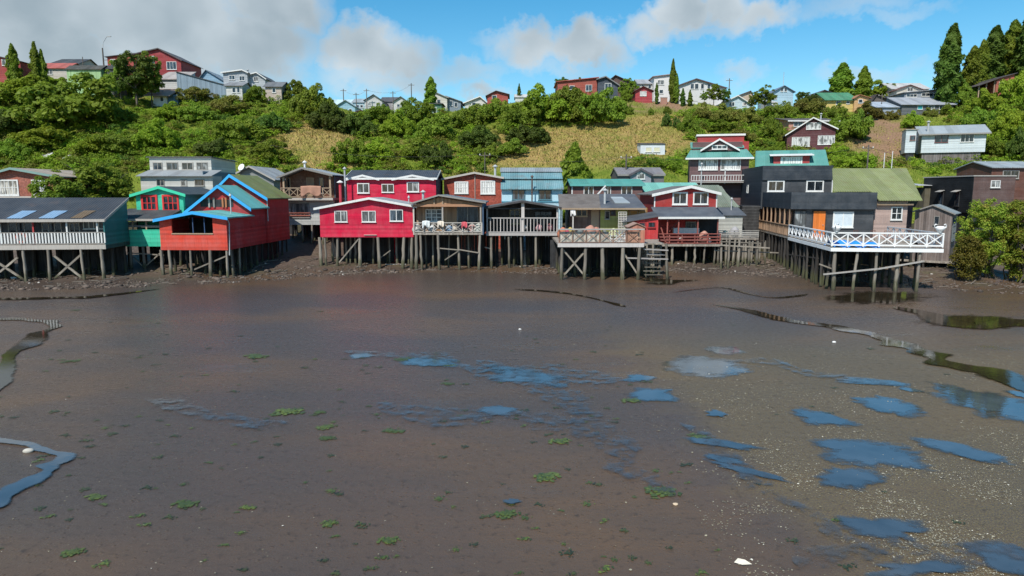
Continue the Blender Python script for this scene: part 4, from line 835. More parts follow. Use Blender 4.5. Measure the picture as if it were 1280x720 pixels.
# kennel-like little house on the deck
kb = 1.0; k0 = h.fa(785.5, kb, 290); k1 = h.fa(806, kb, 290)
hh = H("garden_kiosk", "small orange gabled hutch standing on the boardwalk deck behind its rail", "hutch", 785.5, 290, 51.6, zb=zt)
A_ = hh.fa(806, 0, 290); e = hh.fz(284, 0, 790); pz = hh.fz(279.5, 0, 790); hh.wall_gf(0, A_, 0, 1.3, zt, e, e, A_ / 2, pz, paint("board", (.42, .17, .11), .2)); hh.roof_gf(0, A_, 0, 1.3, e, e, A_ / 2, pz, paint("plain", (.33, .21, .16)), oh=.08, of=.1, th=.05)
hh.win(791, 289, 800, 297, 0, frame=M_TIMBER, nv=0, fw=.05)
for x, y, b_, r_, c_, l_ in ((703, 297, 5.5, .45, (.50, .16, .08), "orange heap under the patched roof at the brown cabin corner"), (709, 297, 4.5, .32, (.45, .05, .09), "crimson bundle on the boardwalk deck near the cabin corner"), (714, 294, 6.5, .35, (.42, .30, .08), "ochre sack leaning by the brown cabin wall"), (726, 297, 5, .35, (.16, .18, .17), "dark grey bundle on the boardwalk before the brown cabin"),
                              (736, 298, 3.5, .55, (.42, .20, .14), "large terracotta heap in the middle of the boardwalk deck"), (746, 297, 4.2, .45, (.40, .17, .12), "smaller terracotta heap beside the large one on the boardwalk"), (757, 297, 5, .3, (.20, .22, .20), "grey green bundle before the yellow cabin wall"), (766, 296, 6.2, .38, (.60, .60, .34), "pale yellow bundle against the yellow cabin wall")): bag(h, x, y, b_, r_, c_, l_)
blanket(713, 719, 262, 270, h, cb - 1.1, (.68, .66, .64), "white cloth hanging under the patched roof edge", "cloth", "cloth")
tb = empty("garden_table", h.w(h.fa(742, 6.5, 290), 6.5, zt + .002)); tag(tb, "rough timber table on the boardwalk deck before the cabins", "table"); MB().box(-.9, .9, -.4, .4, .7, .75).build("tabletop", M_GREYT, tb)
for x in (-.8, .8):
    for y in (-.33, .33): MB().box(x - .03, x + .03, y - .03, y + .03, 0, .699).build("leg", M_GREYT, tb)
# staircase beside the deck
st = H("boardwalk_stairs", "grey timber stairs and landing between the boardwalk deck and red porch", "stairs", 809, 330, 50.8)
A_ = st.fa(835, 0, 330); ztp = st.fz(306, 0, 812)
st.box("landing", M_DECK, 0, A_, 1.5, 5, ztp - .1, ztp)
for i in range(9): z = ztp - .12 - i * .27; st.part("tread", MB().box(-.1 + random.uniform(-.1, .1), A_ * .8, 1.9 - i * .2, 2.12 - i * .2, z - .04, z), paint("wood", (.16, .14, .11), .3))
for x in (812, 822, 834.5): st.stilt(st.fa(x, .1, 330), .1 if x > 830 else 1.4, ztp + (.1 if x > 830 else 0), .11)
st.stilt_grid(.2, A_ - .1, 2.4, 4.8, ztp - .1, 3, 3, .1, False)
st.part("handrail", MB().beam((-.3, .05, st.fz(311.5, 0, 820)), (A_, .05, st.fz(313, 0, 820)), .08, .1).beam((-1.5, .02, st.fz(322.5, 0, 820)), (A_, .02, st.fz(324, 0, 820)), .08, .1).beam((0, .3, st.fz(318, 0, 820)), (A_, .3, st.fz(319, 0, 820)), .08, .09), wt)

# 11 --------------------------------------------------------------- red shed
h = H("shed", "bright red shed with two small dark windows and a sloping tar roof", "shed", 796, 290, 56.5, zb=2.2)
A = h.fa(822.5, 0, 285); z0 = h.fz(299, 0, 810); e1 = h.f(822, 271, 0)[1]; e0 = h.f(796, 275.5, 0)[1]
h.part("wall", MB().prism([(0, 0, z0), (A, 0, z0), (A, 0, e1), (0, 0, e0)], (0, 2.5, 0)), paint("board", (.48, .035, .035), .2))
k = (e1 - e0) / A; h.part("roof", MB().slab([(-1.2, -.2, e0 - 1.2 * k + .01), (A + .1, -.2, e1 + .02), (A + .1, 2.7, e1 + .3), (-1.2, 2.7, e0 - 1.2 * k + .3)], .06), paint("tar", (.05, .052, .058), .2))
h.win(798.5, 278, 806.5, 284.5, 0, frame=paint("plain", (.3, .03, .03)), nv=0, fw=.06); h.win(810, 277.5, 819, 284.5, 0, frame=paint("plain", (.3, .03, .03)), nv=0, fw=.06)
h.box("floor", M_DECK, -.1, A + .1, 0, 2.6, z0 - .15, z0 - .003)
h.stilt_grid(.1, A - .1, .2, 2.3, z0 - .15, 3, 2, .1, False)

# 12 --------------------------------------------------------------- red house with white trim
h = H("stilt_house", "red stilt house with white gable trim, slate porch roof and cluttered red porch", "house", 818, 265, 60, group=G_ST)
mr2 = paint("siding", (.40, .040, .035), .25); B = 2.0
A0 = h.fa(818, B, 250); A1 = h.fa(896, B, 250); e0 = h.f(818, 243.3, B)[1]; e1 = h.f(896, 241.5, B)[1]; pa, pz = h.f(863, 233.5, B); zp = h.f(860, 259.5, B)[1]
fl = h.fz(305, 0, 860); hz = h.fz(307.5, 0, 860); pe = h.fz(272.5, -.5, 860); q0 = h.fa(820, 0); q1 = h.fa(899, 0)
h.wall_gf(A0, A1, B, B + 7, fl, e0, e1, pa, pz, mr2); h.roof_gf(A0, A1, B, B + 7, e0, e1, pa, pz, paint("corry", (.14, .13, .125), .5), oh=.3, of=.35, fm=M_WHITE, fw=.26)
h.win(840.6, 240, 859, 256, B, pane=M_GLASSB, nv=1, fw=.11); h.win(866.5, 240, 885, 255.7, B, pane=M_GLASSB, nv=1, fw=.11)
h.part("edge_trim", MB().box(A0 - .03, A0 + .07, B - .05, B - .004, zp, e0 - .05).box(A1 - .07, A1 + .03, B - .05, B - .004, zp, e1 - .05), M_WHITE)
h.part("porch_roof", MB().slab([(q0 - .1, -.5, pe), (q1 + .3, -.5, pe), (q1 + .1, B, zp), (q0 - .1, B, zp)], .07), paint("tar", (.060, .072, .090), .35)); h.part("fascia", MB().box(q0 - .1, q1 + .3, -.54, -.505, pe - .08, pe + .1), M_WHITE)
h.box("floor", M_DECK, q0, q1, -.4, B + 7, hz, fl)
rrd = paint("wood", (.30, .08, .06), .4); h.rail((q0, -.38), (q1, -.38), fl, h.fz(292, 0, 860), "h", 5, rrd, .07, .07)
h.part("counter", MB().box(h.fa(842, .6), h.fa(874, .6), .6, 1.1, h.f(860, 292, .6)[1], h.f(860, 285, .6)[1]), M_WHITE)
h.part("porch_wall", MB().box(h.fa(848, 1.9), h.fa(856, 1.9), 1.9, 1.96, fl, pe - .1), paint("board", (.5, .03, .03))); h.win(857, 277, 870, 287, B, frame=M_GREYT, nv=1)
for x in (822, 834, 848, 872, 897): a = h.fa(x, -.3); h.part("porch_post", MB().box(a - .05, a + .05, -.33, -.23, hz, pe - .02), rrd)
h.pxbrace(826, 284, 832, 303, .1, .1, rrd); h.pxbrace(834, 292, 848, 276, .3, .08, rrd)
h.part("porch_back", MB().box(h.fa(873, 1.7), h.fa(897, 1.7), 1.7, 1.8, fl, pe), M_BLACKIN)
h.stilts((840, 857, 868.5, 879.5, 893, 898), -.1, hz, .12, py=320); h.stilt_grid(q0, q1, 1.5, 2.6, hz, 6, 2); h.skirt(q0 - .5, q1 + 1.5, 3.2, hz)
bag(h, 851, 301, -.1, .2, (.7, .68, .62), "round white sack on the red porch under the slate roof"); bag(h, 886, 303, -.1, .2, (.66, .62, .58), "white bundle on the red porch near its end post")
bag(h, 879, 302, .2, .5, (.42, .22, .17), "large tan bundle heaped on the red porch floor")

# 12b teal roof behind
h = H("timber_house", "house with pale turquoise roof showing behind the red white trimmed gable", "house", 808, 245, 71)
A = h.fa(880, 0, 245); z0 = h.zb - .4; e = h.fz(243, 0, 840); zr = h.f(840, 229.5, 4)[1]
h.wall_gs(0, A, 0, 8, z0, e, e, 4, zr, paint("siding", (.13, .14, .16))); h.roof_gs(0, A, 0, 8, e, e, 4, zr, paint("corrx", (.17, .44, .37), .2), oh=.3, oa=.15, fm=M_GREYT); h.pipe(876, 214, 238, .5, .06)
# 13 olive-grey house
h = H("stilt_house", "low white walled stilt house with grey green roof beside the slatted dark wall", "house", 896, 280, 63)
A = h.fa(928, 0, 280); z0 = h.fz(296, 0, 910); e = h.f(910, 270, 0)[1]
h.part("wall", MB().box(-.4, A, 0, 5, z0, e), paint("siding", (.50, .50, .45), .4)); h.part("lean_roof", MB().slab([(-.6, -.15, e + .02), (A + .3, -.15, e + .02), (A - .1, 1.6, e + .85), (-.6, 1.6, e + .85)], .06), paint("tar", (.065, .075, .090), .3))
r0 = h.fa(884, 1.6, 258); r1 = h.fa(922, 1.6, 258); zA = h.f(905, 259, 1.6)[1]; zB = h.f(905, 232, 6.5)[1]
h.part("upper_wall", MB().prism([(r0, 1.65, z0), (r0, 1.65, zA - .05), (r0, 6.5, zB - .05), (r0, 9, zB - 1.4), (r0, 9, z0)], (r1 - r0 - .1, 0, 0)), paint("siding", (.20, .22, .18)))
h.part("roof", MB().slab([(r0 - .1, 1.3, zA), (r1 + .1, 1.3, zA), (r1 - .4, 6.5, zB), (r0 - .1, 6.5, zB)], .06).slab([(r0 - .1, 6.501, zB), (r1 - .4, 6.501, zB), (r1, 9.3, zB - 1.5), (r0 - .1, 9.3, zB - 1.5)], .06), paint("corrx", (.17, .20, .15), .3))
h.pipe(914, 250, 264, .8, .06)
dz = h.fz(297, -2, 910); h.box("deck", M_DECK, -.5, h.fa(948, -2.5), -2.6, 0, dz - .15, dz); h.rail((h.fa(898, -2.5), -2.55), (h.fa(948, -2.5), -2.55), dz, dz + .65, "h", 5, M_GREYT, .06, .06)
h.stilt_grid(-.4, h.fa(946, -2.5), -2.4, 4.5, dz - .15, 6, 4, .12)
bag(h, 906, 297, -2, .35, (.08, .16, .17), "dark teal bundle on the small grey deck"); bag(h, 917, 295, -1.4, .45, (.33, .32, .33), "grey covered heap on the small grey deck beside the white wall")
# slatted wall
h = H("slatted_shed", "tall dark shed of stacked horizontal slats under the black building", "shed", 927, 280, 64.5)
A = h.fa(949, 0, 280); z0 = h.fz(298, 0, 935); z1 = h.fz(257, 0, 935); h.part("wall", MB().box(0, A, .1, 3, z0, z1), M_BLACKIN); mb = MB()
for i in range(22): z = z0 + (z1 - z0) * i / 22; mb.box(random.uniform(-.05, .1), A + random.uniform(-.1, .05), .0 + random.uniform(0, .06), .12, z, z + .09)
h.part("slat", mb, paint("wood", (.055, .052, .05), .4)); h.stilt_grid(.1, A, .3, 2.8, z0, 3, 2)
# picket of old posts
h = H("old_pier", "remains of an old pier, rows of bare grey posts tied by thin rails", "pier", 896, 320, 57.5)
for row, (b, ys) in enumerate(((0, 300), (1.6, 301), (3.2, 303))):
    for i, x in enumerate(range(900 + row * 3, 960, 6 if row else 12)):
        a = h.fa(x + random.uniform(-2, 2), b, 320); h.stilt(a, b, h.f(x, ys + random.uniform(-3, 4), b)[1], .115 if not row else .085, name="post")
h.pxbrace(893, 306, 962, 310, -.1, .1); h.pxbrace(893, 313, 973, 316, .3, .09); h.pxbrace(900, 302, 950, 304, 1.6, .08)

# 14 --------------------------------------------------------------- black building
mk = paint("siding", (.045, .052, .062), .2); mk2 = paint("siding", (.058, .064, .072), .25); mkp = paint("siding", (.040, .050, .062), .25)
h = H("black_house", "large black two storey stilt house with orange door and white cross braced deck", "house", 1040, 302, 45, yaw=-8, group=G_ST)
zt = h.fz(310.5, 0, 1100); hz = h.fz(314, 0, 1100); rt = h.fz(291.5, 0, 1100); A = h.fa(1179, 0, 300)
h.box("deck", M_DECK, 0, A, 0, 11.0, hz + .05, zt); wtt = paint("plain", (.78, .78, .76), .1)
h.part("fascia_board", MB().box(-.06, A + .06, -.06, -.004, hz - .04, zt + .01).box(-.06, -.004, 0, 11, hz - .04, zt + .01), wtt)
h.rail((0, 0.02), (A, 0.02), zt + .1, rt, "x", 7, wtt, .06, .09); h.rail((0, .1), (0, 11), zt + .1, rt, "x", 10, wtt, .05, .08); h.rail((A, .1), (A, 9), zt + .1, rt, "x", 8, paint("plain", (.5, .52, .54), .1), .05, .07)
# lower volume
Bl = 11.2; L1 = h.fa(1092, Bl, 270); lt = h.f(1040, 240.5, Bl)[1]; lm = h.f(1040, 261.5, Bl)[1]
h.part("wall", MB().box(1.3, L1, Bl, Bl + 10, zt, lm), mk2); h.part("parapet", MB().box(0, L1 + .05, Bl - .35, Bl + 10.2, lm + .003, lt), mkp)
h.door(1017, 264, 1032, zt, Bl, paint("board", (.62, .16, .02), .15), paint("plain", (.02, .02, .02)))
h.win(1041.5, 264.5, 1066, 284.5, Bl, pane=plain((.55, .62, .66), .4, "blind"), nv=1, fw=.1); h.win(993, 263, 1007, 286, Bl, pane=M_GLASS, nv=1, frame=M_BLACKIN, fw=.07)
h.box("walkway", M_DECK, 0, 1.3, 11.02, 23, hz + .05, zt)
wb = paint("wood", (.32, .20, .12), .3); h.rail((.03, 11.1), (.03, 22.5), zt, rt - .05, "v", 34, wb, .05, .07)
for i in range(8): b = 11.3 + i * 1.6; h.part("walkway_post", MB().box(.0, .12, b - .06, b + .06, zt, lm), wb)
for b0 in (12.2, 15.2, 18.2): h.window(b0, b0 + 2, zt + .9, lm - .3, 1.3, side="L", frame=wb, nv=2)
# upper volume
Bu = 21.6; u0 = h.fa(952.5, Bu, 225); u1 = h.fa(1040, Bu, 225); ut = h.f(1000, 207, Bu)[1]; um = h.f(1000, 225, Bu)[1]; ub = h.fz(257, Bu, 960) - .3
h.part("upper_wall", MB().box(u0 + .05, u1 - .02, Bu, Bu + 17, ub, um), mk2); h.part("upper_parapet", MB().box(u0, u1, Bu - .15, Bu + 17.1, um + .003, ut), mkp); h.part("upper_side", MB().box(u0 - .01, u0 + .045, Bu + .02, Bu + 17, ub, um), mkp)
h.win(959.5, 225.5, 980, 239.5, Bu, nv=1, pane=M_GLASSB, fw=.11); h.win(1008, 225.5, 1029, 239.5, Bu, nv=1, pane=M_GLASSB, fw=.11)
h.window(Bu + 6.2, Bu + 6.9, um - 1.2, um - .4, u0, side="L", frame=M_WHITE, nv=0)
h.part("corner_trim", MB().box(u1 - .02, u1 + .06, Bu - .17, Bu, um - 2.2, um), M_WHITE)
h.stilts((1043, 1067, 1094, 1121, 1147), .15, hz, .135, py=340)
h.stilt_grid(.2, A - .5, 2.2, 9, hz, 5, 4, .11); h.stilt_grid(.9, L1, 11, 14, hz, 4, 2, .11); h.skirt(.9, L1 + 1, 14.5, hz); h.part("underfloor_shade_panel", MB().box(.8, .9, 14.5, 24, -.2, hz), M_BLACKIN)  # black panels behind the stilts are added for underfloor shade
for i in range(20): h.stilt(.08, .9 + i * 1.13, hz, .12, True)
h.pxbrace(1029, 343, 1098, 336, -.05, .09, M_GREYT); h.pxbrace(1096, 336.5, 1155, 326.5, -.05, .09, M_GREYT); h.pxbrace(1024, 330, 1043, 337, .6, .08)
h.part("brace", MB().beam((.1, 3, hz - .8), (.1, 12, hz - 1.3), .08, .08), M_LOG_SHADE)
# blue tarp lying on deck
def tarp():
    n = 16; vs = []; fs = []; q0, _ = h.f(1040, 300, .5); q1 = h.fa(1098, .5, 300)
    for i in range(n + 1):
        for j in range(9): t = i / n; v = j / 8; vs.append((q0 + .15 + (q1 - q0) * t, .5 + 2.2 * v, zt + .03 + .42 * math.sin(math.pi * min(1, v * 1.2)) * (1 - .5 * t) + .08 * math.sin(t * 19 + v * 6)))
    for i in range(n):
        for j in range(8): q = i * 9 + j; fs.append((q, q + 9, q + 10, q + 1))
    m = MB().add(vs, fs); m.sm = True; o = link(bpy.data.objects.new("tarpaulin", m.mesh("tarpaulin", plain((.03, .25, .72), .45, "tarp")))); o.location = (h.O.x, h.O.y, 0); o.rotation_euler = (0, 0, h.yaw); tag(o, "crumpled bright blue tarpaulin on the white railed deck", "tarpaulin")
tarp()
# urn planters with curled handles standing on the rail corners
def urn(x, y, lab, ang):
    a, z = h.f(x, y, 0.02); r = empty("swan_planter", h.w(a, .02, rt + .05), ang); tag(r, lab, "planter", "white planters on the deck rail"); r.scale = (.82,) * 3; m = MB(); m.sm = True
    m.lathe([(0, 0), (.16, 0), (.14, .06), (.22, .14), (.32, .30), (.34, .42), (.27, .50), (.24, .52), (.22, .46), (.28, .38), (0, .2)], n=18); m.build("bowl", wtt, r)
    for sgn in (-1, 1):
        m = MB(); m.sm = True; m.tube([(sgn * .30, 0, .34), (sgn * .42, 0, .42), (sgn * .47, 0, .56), (sgn * .40, 0, .68), (sgn * .30, 0, .66), (sgn * .27, 0, .58)], [.05, .055, .05, .045, .035, .02], 8); m.build("handle", wtt, r)
urn(1045.5, 290, "white urn planter on the deck rail corner nearest the orange door", .9); urn(1175, 290, "white urn planter on the deck rail corner near the wooden shed", 0)
# metal chairs on the deck
def chair(a, b, rz):
    r = empty("garden_chair", h.w(a, b, zt + .002), rz); tag(r, "thin brown metal garden chair on the deck behind the white rail", "chair", "garden chairs on the white railed deck"); m = plain((.14, .06, .045), .5, "chair_metal")
    MB().box(-.22, .22, -.22, .22, .43, .46).build("seat", m, r)
    for x in (-.2, .2):
        for y in (-.2, .2): MB().tube([(x, y, 0), (x, y, .43 if y < 0 else .95)], .016, 6).build("leg", m, r)
    q = MB()
    for k in range(5): q.tube([(-.2 + k * .1, .2, .5), (-.2 + k * .1, .2, .93)], .01, 5)
    q.tube([(-.2, .2, .94), (.2, .2, .94)], .016, 6); q.build("backrest", m, r)
for a, b, rz in ((3.0, 4.2, .3), (4.0, 4.6, -2.8), (5.0, 4.0, 2.2)): chair(a, b, rz)

# 15 pink house
h = H("stilt_house", "pale pink boarded house with a broad sloping olive roof beside the black building", "house", 1092, 280, 55.5, yaw=-4, group=G_ST)
A = h.fa(1133, 0, 280); z0 = h.fz(300, 0, 1110); e = h.fz(251, 0, 1110); a0 = h.fa(1052, 0, 270)
r0 = h.fa(1040, 5.6, 215); r1 = h.fa(1133, 5.6, 215); zr = h.f(1090, 211.5, 5.6)[1]
h.part("wall", MB().box(0, A, 0, 8, z0, e - .05), paint("siding", (.50, .36, .31), .3)); h.part("upper_wall", MB().prism([(.0, .05, e - .05), (.0, 5.6, zr - .1), (.0, 8, zr - 1.3), (.0, 8, e - .05)], (A - .3, 0, 0)), paint("siding", (.12, .10, .09)))
ea0 = h.fa(1060, -.5, 251) + .3; ea1 = h.fa(1153, -.5, 251)
rc = h.fa(1041.5, .95, 241); h.part("roof", MB().slab([(rc, .95, e + .7), (.05, .95, e + .7), (.05, 5.6, zr), (r0, 5.6, zr)], .08).slab([(.051, -.5, e), (ea1, -.5, e), (r1, 5.6, zr), (.051, 5.6, zr)], .08).slab([(r0, 5.601, zr), (r1, 5.601, zr), (r1 + 1, 8.3, zr - 1.5), (r0 + 1.4, 8.3, zr - 1.5)], .08), paint("corrx", (.21, .235, .095), .25))
h.win(1114, 258.5, 1127, 275, 0, nv=1, nh=1, pane=M_CURTG, fw=.09); h.part("annex_wall", MB().box(A + .003, A + 1.0, 1.2, 6, z0, e - .4), paint("siding", (.10, .07, .08)))
h.part("eave_beam", MB().box(.05, A + .3, -.3, -.1, e - .35, e - .2), M_TIMBER); h.box("floor", M_DECK, 0, A + 1.2, -.05, 8, z0 - .15, z0 - .003)
h.stilt_grid(.1, A + .8, .3, 2, z0 - .15, 4, 2); h.skirt(0, A + 1.2, 2.4, z0 - .15)
# 16 wood shed
h = H("wooden_shed", "weathered bare timber gabled shed with pale metal roof beside the bushy tree", "shed", 1142, 290, 56, yaw=-38)
A = h.fa(1189, 0, 290); z0 = 1.0; e0 = h.f(1143, 264, 0)[1]; e1 = h.f(1189, 267, 0)[1]; pa, pz = h.f(1166.5, 257, 0); wd = paint("board", (.16, .125, .11), .5)
h.wall_gf(0, A, 0, 4, z0, e0, e1, pa, pz, wd); h.roof_gf(0, A, 0, 4, e0, e1, pa, pz, paint("corry", (.22, .26, .27), .3), oh=.2, of=.15, th=.06, fm=M_GREYT, fw=.12)
h.win(1168, 270, 1174, 281, 0, frame=M_GREYT, nv=0, fw=.05); h.window(.5, 2.6, e1 - 2.2, e1 - .4, A, side="R", nv=3, nh=2, frame=paint("plain", (.12, .15, .16)), fw=.08, pane=M_GLASS)
h.part("deck", MB().box(-1, A + .5, -.3, 4, z0 - .15, z0 - .005), M_DECK); h.stilt_grid(0, A, 0, 1.5, z0 - .15, 4, 2); h.skirt(0, A, 1.8, z0 - .15)
# 17 dark house
h = H("dark_house", "dark box shaped house, brown front with one small white window, black side", "house", 1216, 240, 60)
A = h.fa(1268, 0, 240); z0 = h.fz(266, 0, 1230); z1 = h.fz(220.5, 0, 1230)
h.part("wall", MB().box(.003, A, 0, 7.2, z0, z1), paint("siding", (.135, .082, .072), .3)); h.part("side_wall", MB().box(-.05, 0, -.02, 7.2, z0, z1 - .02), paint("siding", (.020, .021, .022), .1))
h.part("roof", MB().box(-.1, A + .05, -.06, 7.3, z1 + .003, z1 + .1), M_GREYT); h.win(1238.5, 225.5, 1249.5, 234.5, 0, nv=1)
for b0 in (1.6, 3.9):
    w_ = h.window(b0, b0 + .6, z1 - 2.6, z1 - 1.3, -.05, side="L", frame=M_BLACKIN, nv=0); h.part("hood", MB().slab([(-.5, b0 - .1, z1 - 1.35), (-.06, b0 - .1, z1 - 1.2), (-.06, b0 + .7, z1 - 1.2), (-.5, b0 + .7, z1 - 1.35)], .04), M_GREYT, w_)
h.part("lower_wall", MB().box(.2, A - .2, .3, 7, h.zb - .6, z0 - .003), M_BLACKIN)
h.part("rear_wing", MB().box(-.6, -.06, 6.0, 11, z0 + .3, z1 - .9), paint("board", (.10, .085, .05))); h.part("wing_roof", MB().slab([(-1.4, 5.8, z1 - .75), (-.04, 5.8, z1 - .75), (-.04, 11.2, z1 - .4), (-1.4, 11.2, z1 - .4)], .06), M_STEEL)
# 18 right grey shed
h = H("shed", "low brown shed with pale metal roof behind the dark box house", "shed", 1240, 212, 76)
A = h.fa(1300, 0, 212); z0 = h.zb - .5; e = h.fz(209.5, 0, 1250); zr = h.f(1260, 203, 3)[1]; h.wall_gs(0, A, 0, 6, z0, e, e, 3, zr, paint("siding", (.16, .07, .05))); h.roof_gs(0, A, 0, 6, e, e, 3, zr, paint("corrx", (.28, .32, .34), .3), oh=.3, oa=.2)
h.window(1.2, 3, e - 1.2, e - .3, 0, frame=M_GREYT)

# 19 left red-brown
GB = "houses behind the stilt houses"
h = H("timber_house", "terracotta red gabled house with grilled white windows behind the long balcony house", "house", -32, 230, 70, group=GB)
A = h.fa(74, 0, 230); z0 = h.zb - .5; e1 = h.f(74, 221, 0)[1]; pa, pz = h.f(17, 211, 0); e0 = e1 - .3
h.wall_gf(0, A, 0, 9, z0, e0, e1, pa, pz, paint("shingle", (.40, .13, .085), .3)); h.roof_gf(0, A, 0, 9, e0, e1, pa, pz, paint("corry", (.36, .30, .24), .4), oh=.4, of=.5, fm=paint("plain", (.20, .32, .29)), fw=.24)
h.win(-12, 224.5, 24.5, 244.5, 0, nv=5, nh=1, pane=curtain((.6, .58, .52)), fw=.12); h.win(39, 224.5, 58.5, 244, 0, nv=2, pane=curtain((.7, .75, .75)), fw=.12)
h.part("fence_wall", MB().box(0, A, -1.6, -1.5, z0, h.fz(245.5, -1.5, 40)), M_PALET)
# 20 white two storey
h = H("timber_house", "white two storey house with a row of four small upper windows and lean to roof", "house", 187, 205, 80, group=GB)
A = h.fa(264, 0, 205); z0 = h.zb - .5; e = h.fz(197, 0, 220); ww = paint("siding", (.62, .61, .56), .25); gr = paint("corrx", (.27, .29, .30), .25)
h.part("wall", MB().box(0, A, 0, 7, z0, e), ww); h.part("roof", MB().slab([(-.25, -.25, e + .01), (A + .2, -.25, e + .01), (A + .2, 7.2, e - .2), (-.25, 7.2, e - .2)], .09), paint("plain", (.12, .12, .12)))
h.part("side_wall", MB().box(A + .003, A + .05, -2.4, 6.9, z0, e - .2 - 1.4), paint("siding", (.16, .25, .31)))
for x0, x1 in ((191, 203.5), (208, 223), (227, 242), (245.5, 260)): h.win(x0, 203, x1, 212.5, 0, nv=1, pane=M_CURTG, frame=M_GREYT)
l0 = h.fa(176, -2.5, 230); l1 = h.fa(266, -2.5, 230); el_ = h.fz(220, -2.5, 220); et = h.f(220, 213.3, 0)[1]
h.part("lower_wall", MB().box(l0, l1, -2.5, -.003, z0, el_), ww); h.part("lean_roof", MB().slab([(l0 - .3, -2.9, el_ - .05), (l1 + .1, -2.9, el_ - .05), (l1 + .1, -.004, et), (l0 - .3, -.004, et)], .07), gr)
for x0, x1 in ((195.5, 206), (226, 234), (243, 256)): h.win(x0, 224, x1, 232.5, -2.5, nv=1 if x0 < 200 else 0, frame=M_GREYT)
# 21
h = H("timber_house", "small grey gabled house with satellite dish behind the stepped orange red house", "house", 300, 225, 78, group=GB)
A = h.fa(342, 0, 225); z0 = h.zb - .5; e0 = h.f(300, 215.5, 0)[1]; e1 = h.f(342, 224, 0)[1]; pa, pz = h.f(312.5, 208.5, 0)
h.wall_gf(0, A, 0, 8, z0, e0, e1, pa, pz, paint("siding", (.28, .29, .28))); h.roof_gf(0, A, 0, 8, e0, e1, pa, pz, paint("corry", (.30, .32, .33), .2), oh=.3, of=.4, fm=M_GREYT)
q, z = h.f(303, 213, -.6); m = MB(); m.sm = True; m.lathe([(0, 0), (.25, .03), (.42, .12), (.40, .13), (.24, .05), (0, .02)], n=16); o = m.build("satellite_dish", M_WHITE, h.root); o.location = (q, -.7, z - h.zb + .3); o.rotation_euler = (1.1, 0, -.4)
# 22
h = H("timber_house", "tall brown house with two turquoise roof tiers, small white gable and curtained windows", "house", 862, 210, 78, yaw=-13, group=GB)
A = h.fa(936, 0, 210); z0 = h.zb - .5; e = h.fz(197, 0, 900); mbn = paint("siding", (.155, .085, .085), .25); tq = paint("corrx", (.10, .29, .25), .25)
h.part("wall", MB().box(0, A, 0, 8, z0, e), mbn); z2 = h.f(900, 187.5, 2)[1]
h.part("roof", MB().slab([(-.5, -.6, e - .15), (A + .45, -.6, e - .15), (A - .1, 2.2, z2), (.1, 2.2, z2)], .09), tq); h.part("fascia", MB().box(-.5, A + .45, -.64, -.605, e - .2, e - .02), M_WHITE)
u0, u1 = h.fa(866, 2, 185), h.fa(928, 2, 185); h.part("upper_wall", MB().box(u0, u1, 2, 7.5, e, z2 + .9), mbn); zu = h.f(900, 178, 4.5)[1]
h.part("upper_roof", MB().slab([(u0 - .25, 1.9, z2 + .2), (u1 + .2, 1.9, z2 + .2), (u1 + .2, 4.8, zu), (u0 - .25, 4.8, zu)], .08), tq)
p_, zp = h.f(899.5, 174.5, 1.2); g0, _ = h.f(876, 188, 1.2); g1, zg = h.f(924, 188, 1.2)
h.part("gable", MB().prism([(g0, 1.2, zg), (g1, 1.2, zg), (p_, 1.2, zp)], (0, 1.5, 0)), mbn); h.roof_gf(g0, g1, 1.2, 2.8, zg, zg, p_, zp, tq, oh=.05, of=.25, fm=M_WHITE, fw=.22, name="gable_roof"); h.win(890, 181.5, 909, 186.5, 1.2, nv=2, fw=.07)
t0, t1 = h.fa(872, 4.8, 175), h.fa(930, 4.8, 175); zt_ = h.f(900, 170, 4.8)[1]; rd = paint("siding", (.42, .05, .05), .2)
h.part("top_wall", MB().box(t0, t1, 4.8, 8, z2, zt_), rd); h.part("top_roof", MB().box(t0 - .15, t1 + .15, 4.65, 8.1, zt_ + .003, zt_ + .22), M_WHITE); h.part("side_bay", MB().box(A - .5, A + .2, 3, 6, e + .3, z2 + 1.0), rd)
for x0, x1 in ((873.5, 897), (901, 925.5)): h.win(x0, 199, x1, 212.5, 0, nv=3, pane=curtain((.72, .72, .70)), fw=.1)
h.rail((.2, -1.3), (A, -1.3), h.fz(227, -1.3, 900), h.fz(219, -1.3, 900), "v", 22, M_WHITE, .05, .06); h.box("floor", M_GREYT, 0, A, -1.35, -.003, h.fz(228.5, -1.3, 900), h.fz(227, -1.3, 900))
h.pipe(876.5, 206, 225, -1.2, .06); h.pipe(906, 213, 226, -1.2, .05, M_WHITE)
# 23
h = H("timber_house", "turquoise roofed house with a red dormer rising behind the black building", "house", 946, 215, 76, yaw=-19, group=GB)
A = h.fa(1034, 0, 205); z0 = h.zb - .5; e = h.fz(209, 0, 990); zr = h.f(990, 189, 5)[1]
h.wall_gs(0, A, 0, 10, z0, e, e, 5, zr, paint("siding", (.25, .06, .05))); h.roof_gs(0, A, 0, 10, e, e, 5, zr, paint("corrx", (.095, .29, .25), .2), oh=.3, oa=.2)
d0, d1 = h.fa(967, .8, 200), h.fa(1012, .8, 200); zd = h.f(990, 195, .8)[1]
h.part("dormer", MB().box(d0, d1, .8, 4.4, e - .1, zd), rd); h.part("dormer_roof", MB().slab([(d0 - .4, .3, zd + .003), (d1 + .4, .3, zd + .003), (d1 + .4, 4.6, zd + .35), (d0 - .4, 4.6, zd + .35)], .1), M_WHITE); h.win(976, 196, 1002.5, 207, .8, nv=4, pane=curtain((.75, .75, .72)), fw=.1)
